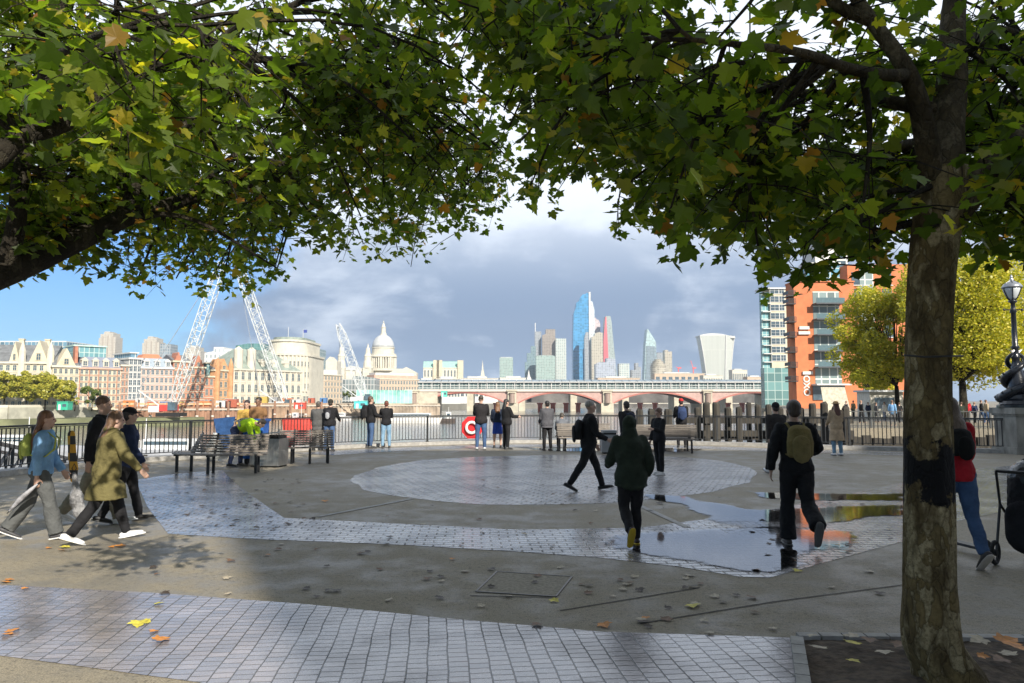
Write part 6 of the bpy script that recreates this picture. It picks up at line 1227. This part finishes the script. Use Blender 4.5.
LB=[(-500,330),(-60,300),(0,285),(24,278),(32,292),(44,262),(80,262),(100,282),(118,304),(140,316),(158,298),(176,318),(198,320),(212,282),(230,312),(262,318),(284,300),(296,240),(330,255),(347,262),(389,280),(422,270),(445,240),(473,248),(500,236),(512,205),(520,160),(524,120),(520,70),(560,-10),(640,-400)]
RB=[(440,60),(500,130),(510,180),(528,232),(562,242),(570,195),(590,180),(612,188),(614,240),(634,258),(650,275),(668,258),(690,262),(704,274),(726,268),(742,258),(752,302),(778,306),(792,278),(806,296),(822,262),(845,272),(860,308),(876,278),(892,286),(905,235),(960,215),(972,262),(1000,255),(1024,268),(1100,300),(1700,320)]
def crown(name, seed, limbs, ends, tab, sz, nleaf, root, side, zmin, tw=(0.3,0.75), ntw=9, gap=None):
    """branches grow from the limbs to the chosen ends, twigs leave each branch and carry the leaves"""
    rnd=random.Random(seed); V=[];Fc=[]; br=MB(); samp=[(p,r) for l,rs in limbs for p,r in zip(l,rs)]
    for e in ends:
        p0,r0=min(samp,key=lambda q:(q[0]-e).length+ (0.5 if q[0].z>e.z+1.5 else 0)); dist=(e-p0).length
        mid=p0.lerp(e,.5)+Vector((rnd.uniform(-.2,.2),rnd.uniform(-.2,.2),dist*.10)); path=smooth_line([p0,mid,e],4); rr=min(r0*.6,.012+.012*dist)
        br.tube(path,[rr*(1-i/len(path))+.005 for i in range(len(path))],5)
        for k in range(ntw):
            t=rnd.uniform(.35,1.0); b0=path[min(len(path)-1,int(t*len(path)))]; dr=Vector((rnd.gauss(0,1),rnd.gauss(0,1),rnd.gauss(-.15,.6))).normalized(); ln=rnd.uniform(*tw); b1=b0+dr*ln+Vector((0,0,-ln*.25))
            pp=proj(b1)
            if pp[0] is None or b1.z<zmin: continue
            lim=interp(tab,pp[0]) + noise.noise(Vector((pp[0]*.03,seed,0)))*10
            mg=sz*.30*F/max(1,b1.y)
            if pp[1]+mg>lim: 
                continue
            if side==0 and pp[0]+mg*.8>interp([(-400,590),(0,580),(60,545),(90,532),(130,528),(190,524),(300,520)],pp[1]): continue
            if side==1 and pp[0]-mg*.8<interp([(-400,440),(0,450),(70,475),(100,500),(140,508),(200,522),(300,530)],pp[1]): continue
            if (b1-Vector((0,0,EYE))).length<3.0: continue
            if side==1 and b1.y<4.9 and 893<pp[0]<972 and pp[1]>55: continue
            br.tube([b0,b0.lerp(b1,.5)+Vector((0,0,.04)),b1],[.006,.0045,.002],4)
            for i in range(nleaf):
                u=rnd.uniform(.3,1.08); c=b0.lerp(b1,min(1,u))+Vector((rnd.gauss(0,.05),rnd.gauss(0,.05),rnd.gauss(-.03,.05))); az_=rnd.uniform(0,2*math.pi); out=Vector((math.cos(az_),math.sin(az_),rnd.uniform(-1.3,.1)))
                s=sz*rnd.uniform(.5,1.15); nr=Vector((rnd.gauss(0,.55),rnd.gauss(0,.55),1)); st=c+out.normalized()*s*.35
                put_leaf(V,Fc,st,out,nr,s,rnd)
    me=bpy.data.meshes.new('crown_leaves'); me.from_pydata([tuple(root.matrix_basis.inverted()@v) for v in V],[],Fc); me.materials.append(PLANE); me.update()
    o=bpy.data.objects.new('crown',me); C.objects.link(o); o.parent=root
    br.build('twigs',BARK,root,world=True); return len(V)
rnd=random.Random(21)
# ---- right foreground tree
rt_=thing('plane_tree','plane tree with mottled trunk and dark tar patch in the soil bed at the right','tree',(2.62,4.56,0))
D=4.56
def TP(px,py,d=D): return W(px,py,d)
tp=[Vector((2.62,D,-.05)),Vector((2.615,D,.10)),TP(933,640),TP(930,590),TP(929,520),TP(928,450),TP(928,380),TP(930,310),TP(934,250),TP(940,200),TP(943,170)]
tr=[.235,.195,.166,.148,.142,.135,.129,.129,.136,.146,.140]
P_=smooth_line(tp,22); k_=len(P_); rr=[interp([(i/(len(tr)-1),r) for i,r in enumerate(tr)],i/(k_-1)) for i in range(k_)]
tk=MB(); n=110; rg=[]
for i,(p,r) in enumerate(zip(P_,rr)):
    q=[]
    for j in range(n):
        a=2*math.pi*j/n; fl=max(0,1-p.z/.35); k2=1+.03*noise.noise(Vector((math.cos(a)*1.5,math.sin(a)*1.5,p.z*1.2)))*2+.02*noise.noise(Vector((math.cos(a)*5,math.sin(a)*5,p.z*5)))+.035*abs(noise.noise(Vector((math.cos(a)*4,math.sin(a)*4,p.z*2.2))))+.016*noise.noise(Vector((math.cos(a)*14,math.sin(a)*14,p.z*9)))+fl*.10*math.sin(a*5+1.2); q.append(p+Vector((math.cos(a)*r*k2,math.sin(a)*r*k2,0)))
    rg.append(q)
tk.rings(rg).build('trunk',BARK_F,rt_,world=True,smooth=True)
limbsR=[]
def LR(pts,r0,r1,sd): l=limb(pts,r0,r1,sd=sd,wob_=.05); limbsR.append(l); return l
LR([TP(943,185),TP(945,130,4.6),TP(952,60,4.8),TP(962,-40,5.1),TP(970,-180,5.6)],.14,.05,1)
LR([TP(938,195),TP(926,130,4.4),TP(905,75,4.3),TP(870,20,4.3),TP(820,-60,4.5)],.085,.03,2)
LR([TP(946,215),TP(975,185,4.5),TP(1005,150,4.4),TP(1050,110,4.3),TP(1130,40,4.3)],.115,.04,3)
LR([TP(930,110,4.4),TP(860,95,4.9),TP(790,90,5.4),TP(700,70,5.8),TP(610,30,6.0)],.05,.015,4)
LR([TP(945,140,4.6),TP(900,150,5.4),TP(840,170,6.1),TP(760,170,6.6),TP(680,180,6.8)],.05,.012,5)
LR([TP(905,75,4.3),TP(830,60,3.8),TP(760,50,3.5),TP(680,30,3.4)],.04,.01,6)
LR([TP(952,60,4.8),TP(1000,30,5.6),TP(1060,60,6.4),TP(1120,90,7)],.06,.015,7)
LR([TP(870,20,4.3),TP(760,-40,4.6),TP(640,-60,5.2),TP(560,0,5.6)],.04,.012,8)
m_=MB()
for l,r in limbsR: m_.tube(l,r,10)
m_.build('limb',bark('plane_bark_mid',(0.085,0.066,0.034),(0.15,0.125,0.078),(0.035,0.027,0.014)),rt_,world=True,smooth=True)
MB().tube([TP(904,355,D-.17),TP(925,357,D-.17),TP(952,356,D-.14),TP(963,356,D-.1)],.006,5).build('wire_tie',M_BLACK,rt_,world=True)
t_=TP(938,225,4.3); MB().tube([t_,t_+Vector((.02,.2,.02))],.01,6).build('cut_stub',BARK,rt_,world=True)
endsR=[]
while len(endsR)<250:
    px_=rnd.uniform(450,1300); lim=interp(RB,px_); py_=lim-4-abs(rnd.gauss(0,1))*135-rnd.uniform(0,40)
    if py_<-330: continue
    if px_<500 and py_>100: continue
    d_=rnd.uniform(3.9,8.2)
    p=W(px_,py_,d_)
    if p.z<2.35 or p.z>9.5: continue
    if 880<px_<1010 and py_>50 and d_<5.4: continue
    endsR.append(p)
nR=crown('crown',4,limbsR,endsR,RB,.110,8,rt_,1,2.2,ntw=10)
# ---- left tree, trunk outside the frame
lt=thing('plane_tree','big old plane tree reaching in from the left with heavy limbs and hanging leaves','tree',(-6.9,6.3,0))
limbsL=[]
def LL(pts,r0,r1,sd): l=limb(pts,r0,r1,sd=sd,wob_=.08); limbsL.append(l); return l
b0=Vector((-6.9,6.3,0))
LL([b0+Vector((0,0,-.1)),b0+Vector((0,0,1.2)),b0+Vector((.1,0,2.1)),b0+Vector((.3,.1,2.9)),b0+Vector((.2,.3,4.2)),b0+Vector((.5,.6,6.5)),b0+Vector((.8,1,8.5))],.42,.14,1)
LL([b0+Vector((.1,0,1.75)),W(-60,300,6.4),W(0,275,6.6),W(60,245,7.0),W(120,218,7.6),W(185,200,8.4),W(260,170,9.4),W(330,150,10.4)],.20,.04,2)
LL([b0+Vector((.2,.1,2.7)),W(-40,185,5.6),W(20,140,5.7),W(70,118,5.9),W(130,70,6.2),W(200,58,6.8),W(300,60,7.6),W(400,40,8.6)],.11,.025,3)
LL([W(0,275,6.6),W(15,215,6.5),W(22,140,6.6),W(25,80,6.9),W(60,10,7.2),W(120,-80,7.6)],.09,.04,4)
LL([W(60,120,5.9),W(40,90,5.0),W(60,60,4.2),W(110,30,3.8)],.05,.015,5)
LL([W(185,200,8.4),W(230,160,8.6),W(300,140,9.2),W(400,160,10.4),W(480,150,11.2)],.06,.015,6)
LL([W(120,218,7.6),W(160,150,8.6),W(230,90,9.6),W(330,60,10.6),W(440,30,11.6)],.07,.015,7)
LL([W(200,58,6.8),W(280,10,7.2),W(380,-40,7.8),W(480,-60,8.4)],.05,.015,8)
m_=MB()
for l,r in limbsL[:1]: m_.tube(l,r,18)
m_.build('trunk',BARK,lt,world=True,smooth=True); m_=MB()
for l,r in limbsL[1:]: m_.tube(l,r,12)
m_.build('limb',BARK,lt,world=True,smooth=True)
endsL=[]
while len(endsL)<480:
    px_=rnd.uniform(-420,525); lim=interp(LB,px_); py_=lim-4-abs(rnd.gauss(0,1))*125-rnd.uniform(0,40)
    if py_<-260: continue
    d_=rnd.uniform(4.8,13.0)
    p=W(px_,py_,d_)
    if p.z<2.5 or p.z>10.5 or (p.x<0 and p.y+1.397*p.z<11.6): continue
    endsL.append(p)
for i_ in range(60):
    p=W(rnd.uniform(-120,200),rnd.uniform(-120,110),rnd.uniform(5.0,9.0))
    if p.y+1.397*p.z>11.2: endsL.append(p)
for px_,py_,d_ in ((135,118,3.9),(160,140,3.9),(205,45,3.6),(215,62,3.8),(170,20,3.7),(120,85,4.2)): endsL.append(W(px_,py_,d_))
nL=crown('crown',9,limbsL,endsL,LB,.108,8,lt,0,2.35,ntw=9)
print('leaf verts',nR,nL)
# ---- mid distance trees
def mid_tree(label, px0, px1, ytop, ybot, d, tpx, seed, lf, n, mat, zb=0, cat='tree', name='plane_tree', group=None, lumps=26):
    rn=random.Random(seed); x0,x1=XD(px0,d),XD(px1,d); z1,z0_=ZT(ytop,d),ZT(ybot,d); rt=thing(name,label,cat,(XD(tpx,d),d,zb),0,group)
    wd=(x1-x0)/2; hh=(z1-z0_)/2; cc=Vector(((x0+x1)/2,d,(z0_+z1)/2)); V=[];Fc=[]; tm=MB(); base=Vector((XD(tpx,d),d,zb-.3)); fork=Vector((XD(tpx,d)+.1,d,z0_+hh*.2)); r0=max(.16,wd*.05)
    tm.tube([base,base.lerp(fork,.5)+Vector((.06,0,0)),fork],[r0*1.3,r0,r0*.8],10); lm_=MB(); L_=[]
    for i in range(lumps):
        while True:
            v=Vector((rn.uniform(-1,1),rn.uniform(-1,1),rn.uniform(-1,1)))
            if .35<v.length<1: break
        sc_=.80; c=cc+Vector((v.x*wd*sc_,v.y*wd*sc_,v.z*hh*sc_)); L_.append((c,min(wd,hh)*rn.uniform(.18,.36)))
        lm_.tube(smooth_line([fork,fork.lerp(c,.5)+Vector((0,0,hh*.06)),c],3),[r0*.45*(1-.85*q/6) for q in range(7)],5)
    for i in range(n):
        c,r=rn.choice(L_); v=Vector((rn.gauss(0,1),rn.gauss(0,1),rn.gauss(0,1))).normalized()*r*rn.uniform(.5,1.0)**.5; p=c+Vector((v.x,v.y,v.z*.75)); s=lf*rn.uniform(.6,1.2)
        a=Vector((rn.gauss(0,1),rn.gauss(0,1),rn.gauss(0,.6))).normalized(); b_=a.cross((v.normalized()+Vector((rn.gauss(0,.6),rn.gauss(0,.6),rn.gauss(0,.6)+.3)))).normalized(); o=len(V); V+=[p-a*s*.5,p+b_*s*.35,p+a*s*.5,p-b_*s*.35]; Fc.append((o,o+1,o+2,o+3))
    me=bpy.data.meshes.new('crown'); me.from_pydata([tuple(rt.matrix_basis.inverted()@v) for v in V],[],Fc); me.materials.append(mat); o=bpy.data.objects.new('crown',me); C.objects.link(o); o.parent=rt
    tm.build('trunk',BARK,rt,world=True,smooth=True); lm_.build('branches',BARK,rt,world=True); return rt
mid_tree('yellow green plane tree in front of the orange building, left of the big foreground trunk',832,925,278,398,66,896,31,.26,26000,YEL,lumps=60)
mid_tree('tall yellow green plane tree filling the gap between the foreground trunk and the lamp',895,1045,236,398,60,962,32,.24,60000,YEL,lumps=120)
mid_tree('yellow green plane tree behind the lamp at the right edge',975,1150,240,398,64,1040,33,.26,24000,YEL,lumps=60)
mid_tree('dark green bushy tree low behind the timber piles beside the orange building',846,900,360,398,92,872,34,.3,7000,YEL,lumps=26)
lab=['leftmost yellow green tree on the far embankment','second yellow green tree from the left on the far embankment','third yellow green tree on the far embankment, broad and low','fourth yellow green tree on the far embankment, at the right end of the row']
for i,(a,b_,y,tx) in enumerate(((-14,22,369,4),(12,40,369,26),(30,62,371,45),(52,77,378,64))): mid_tree(lab[i],a,b_,y,402,226+i*2,tx,40+i,.8,7000,FARG,zb=-1.2,group='trees on the far embankment',lumps=46)
mid_tree('small round green tree alone in front of the red and cream building',81,101,384,405,236,92,45,.7,1200,leaf_mat('green_leaves',[(0,(.07,.11,.025)),(1,(.16,.20,.04))],.2,1.5),zb=-1.2,lumps=14)
mid_tree('small bare yellowing tree beside the lone green tree',70,80,393,406,234,75,46,.6,350,FARG,zb=-1.2,lumps=8)
for i,(a,b_,y) in enumerate(((330,352,391),(345,360,389.5))): mid_tree(['dark green tree cluster left of the slanted boom foot','dark green tree behind the slanted boom foot'][i],a,b_,y,400,430+i*10,(a+b_)/2,47+i,.9,900,MATS['green_leaves'],zb=-1.5,lumps=12)
# ---- fallen leaves
def fallen(name,col): return M(name,col,.6,var=.3,scale=20)
FL=[('brown',fallen('dead_leaf_brown',(0.16,0.085,0.04))),('orange',fallen('dead_leaf_orange',(0.55,0.22,0.04))),('yellow',fallen('dead_leaf_yellow',(0.55,0.48,0.06))),('pale',fallen('dead_leaf_pale',(0.42,0.36,0.26))),('dark',fallen('dead_leaf_dark',(0.05,0.035,0.025)))]
rl=random.Random(77); LM=[]
for ci,(cn,mt) in enumerate(FL):
    for v_ in range(2):
        V=[];Fc=[]; rr_=random.Random(ci*5+v_); put_leaf(V,Fc,Vector((0,-.07,.012)),Vector((0,1,.05)),Vector((rr_.uniform(-.15,.15),0,1)),.15,rr_)
        zl=min(v.z for v in V); V=[v-Vector((0,0,zl)) for v in V]
        me=bpy.data.meshes.new('fallen_leaf'); me.from_pydata([tuple(v) for v in V],[],Fc); me.materials.append(mt); LM.append((ci,me))
LABL={0:'brown fallen leaf lying on the plaza paving',1:'orange fallen leaf lying on the plaza paving',2:'yellow fallen leaf lying on the plaza paving',3:'pale dry fallen leaf lying on the plaza paving',4:'small dark wet leaf lying on the plaza paving'}
def drop(px_,py_,ci,s=1.0,z=.016):
    me=rl.choice([m for c_,m in LM if c_==ci]); o=bpy.data.objects.new('fallen_leaf',me); C.objects.link(o); p=G(px_,py_); o.location=(p.x,p.y,z); o.rotation_euler=(rl.uniform(-.15,.15),rl.uniform(-.15,.15),rl.uniform(0,6.28)); k=s*rl.uniform(.7,1.1)*(.62 if s>.75 else .85); o.scale=(k,k,k*.55); o.location.z-=.003
    pl='in the soil bed by the big trunk' if z>.05 else 'on the front brick path' if py_>588+px_*.06 else 'near the left walkers' if px_<135 else 'on the wet paving below the left bench' if px_<340 and py_<536 else 'near the puddles' if px_>600 and py_<560 else 'on the asphalt near the access cover' if px_>420 else 'on the asphalt left of the access cover' if py_>500 else 'by the round wet paving'
    tag(o,LABL[ci].replace('on the plaza paving',pl),'leaf',LABL[ci].replace(' leaf lying',' leaves lying').replace('on the plaza paving',pl))
for px_,py_,ci,s in ((10,581,1,1.2),(4,583,1,1),(14,632,1,1.3),(6,636,1,1),(24,590,1,.6),(138,626,2,1.6),(147,623,2,1),(153,633,1,1),(163,641,1,1.2),(160,605,2,.8),(66,548,2,1.2),(62,551,1,1),(118,547,1,1.6),(112,548,1,1),(48,549,1,.6),(230,562,0,1),(268,556,1,.6),(363,554,0,1.6),(326,567,4,1),(380,570,0,.8),(466,572,3,1.2),(452,560,1,.6),(388,601,3,1),(482,607,3,1),(605,627,1,1.1),(645,620,1,1),(667,620,0,1),(693,608,2,1.2),(628,585,3,1.1),(685,579,3,1),(555,602,2,1),(613,597,3,.8),(710,634,3,.9),(831,588,3,.8),(755,571,0,1.2),(797,572,2,1.3),(273,530,0,.8),(257,508,4,1),(325,502,1,1.2),(600,490,4,1),(661,504,4,1.6)): drop(px_,py_,ci,s)
for px_,py_,ci,s in ((818,662,3,1.4),(850,650,3,1.3),(853,657,2,1.3),(885,668,3,1.3),(855,677,2,1.2),(978,655,3,1.5),(1010,655,1,1.7),(1020,662,1,1.4),(1008,668,3,1.3),(985,672,1,1.1),(812,650,3,.9),(870,655,0,1),(900,660,0,1.1),(1000,676,0,1.2)): drop(px_,py_,ci,s,.10)
for i in range(95):
    px_=rl.uniform(135,900); py_=480+rl.random()**1.2*120; drop(px_,py_,4 if rl.random()<.55 else (0 if rl.random()<.6 else 3),.65)
for i in range(45): drop(rl.uniform(150,330),rl.uniform(478,530),4 if rl.random()<.75 else 0,.75)
for i in range(18): drop(rl.uniform(500,800),rl.uniform(575,630),rl.choice([0,3,4]),.7)
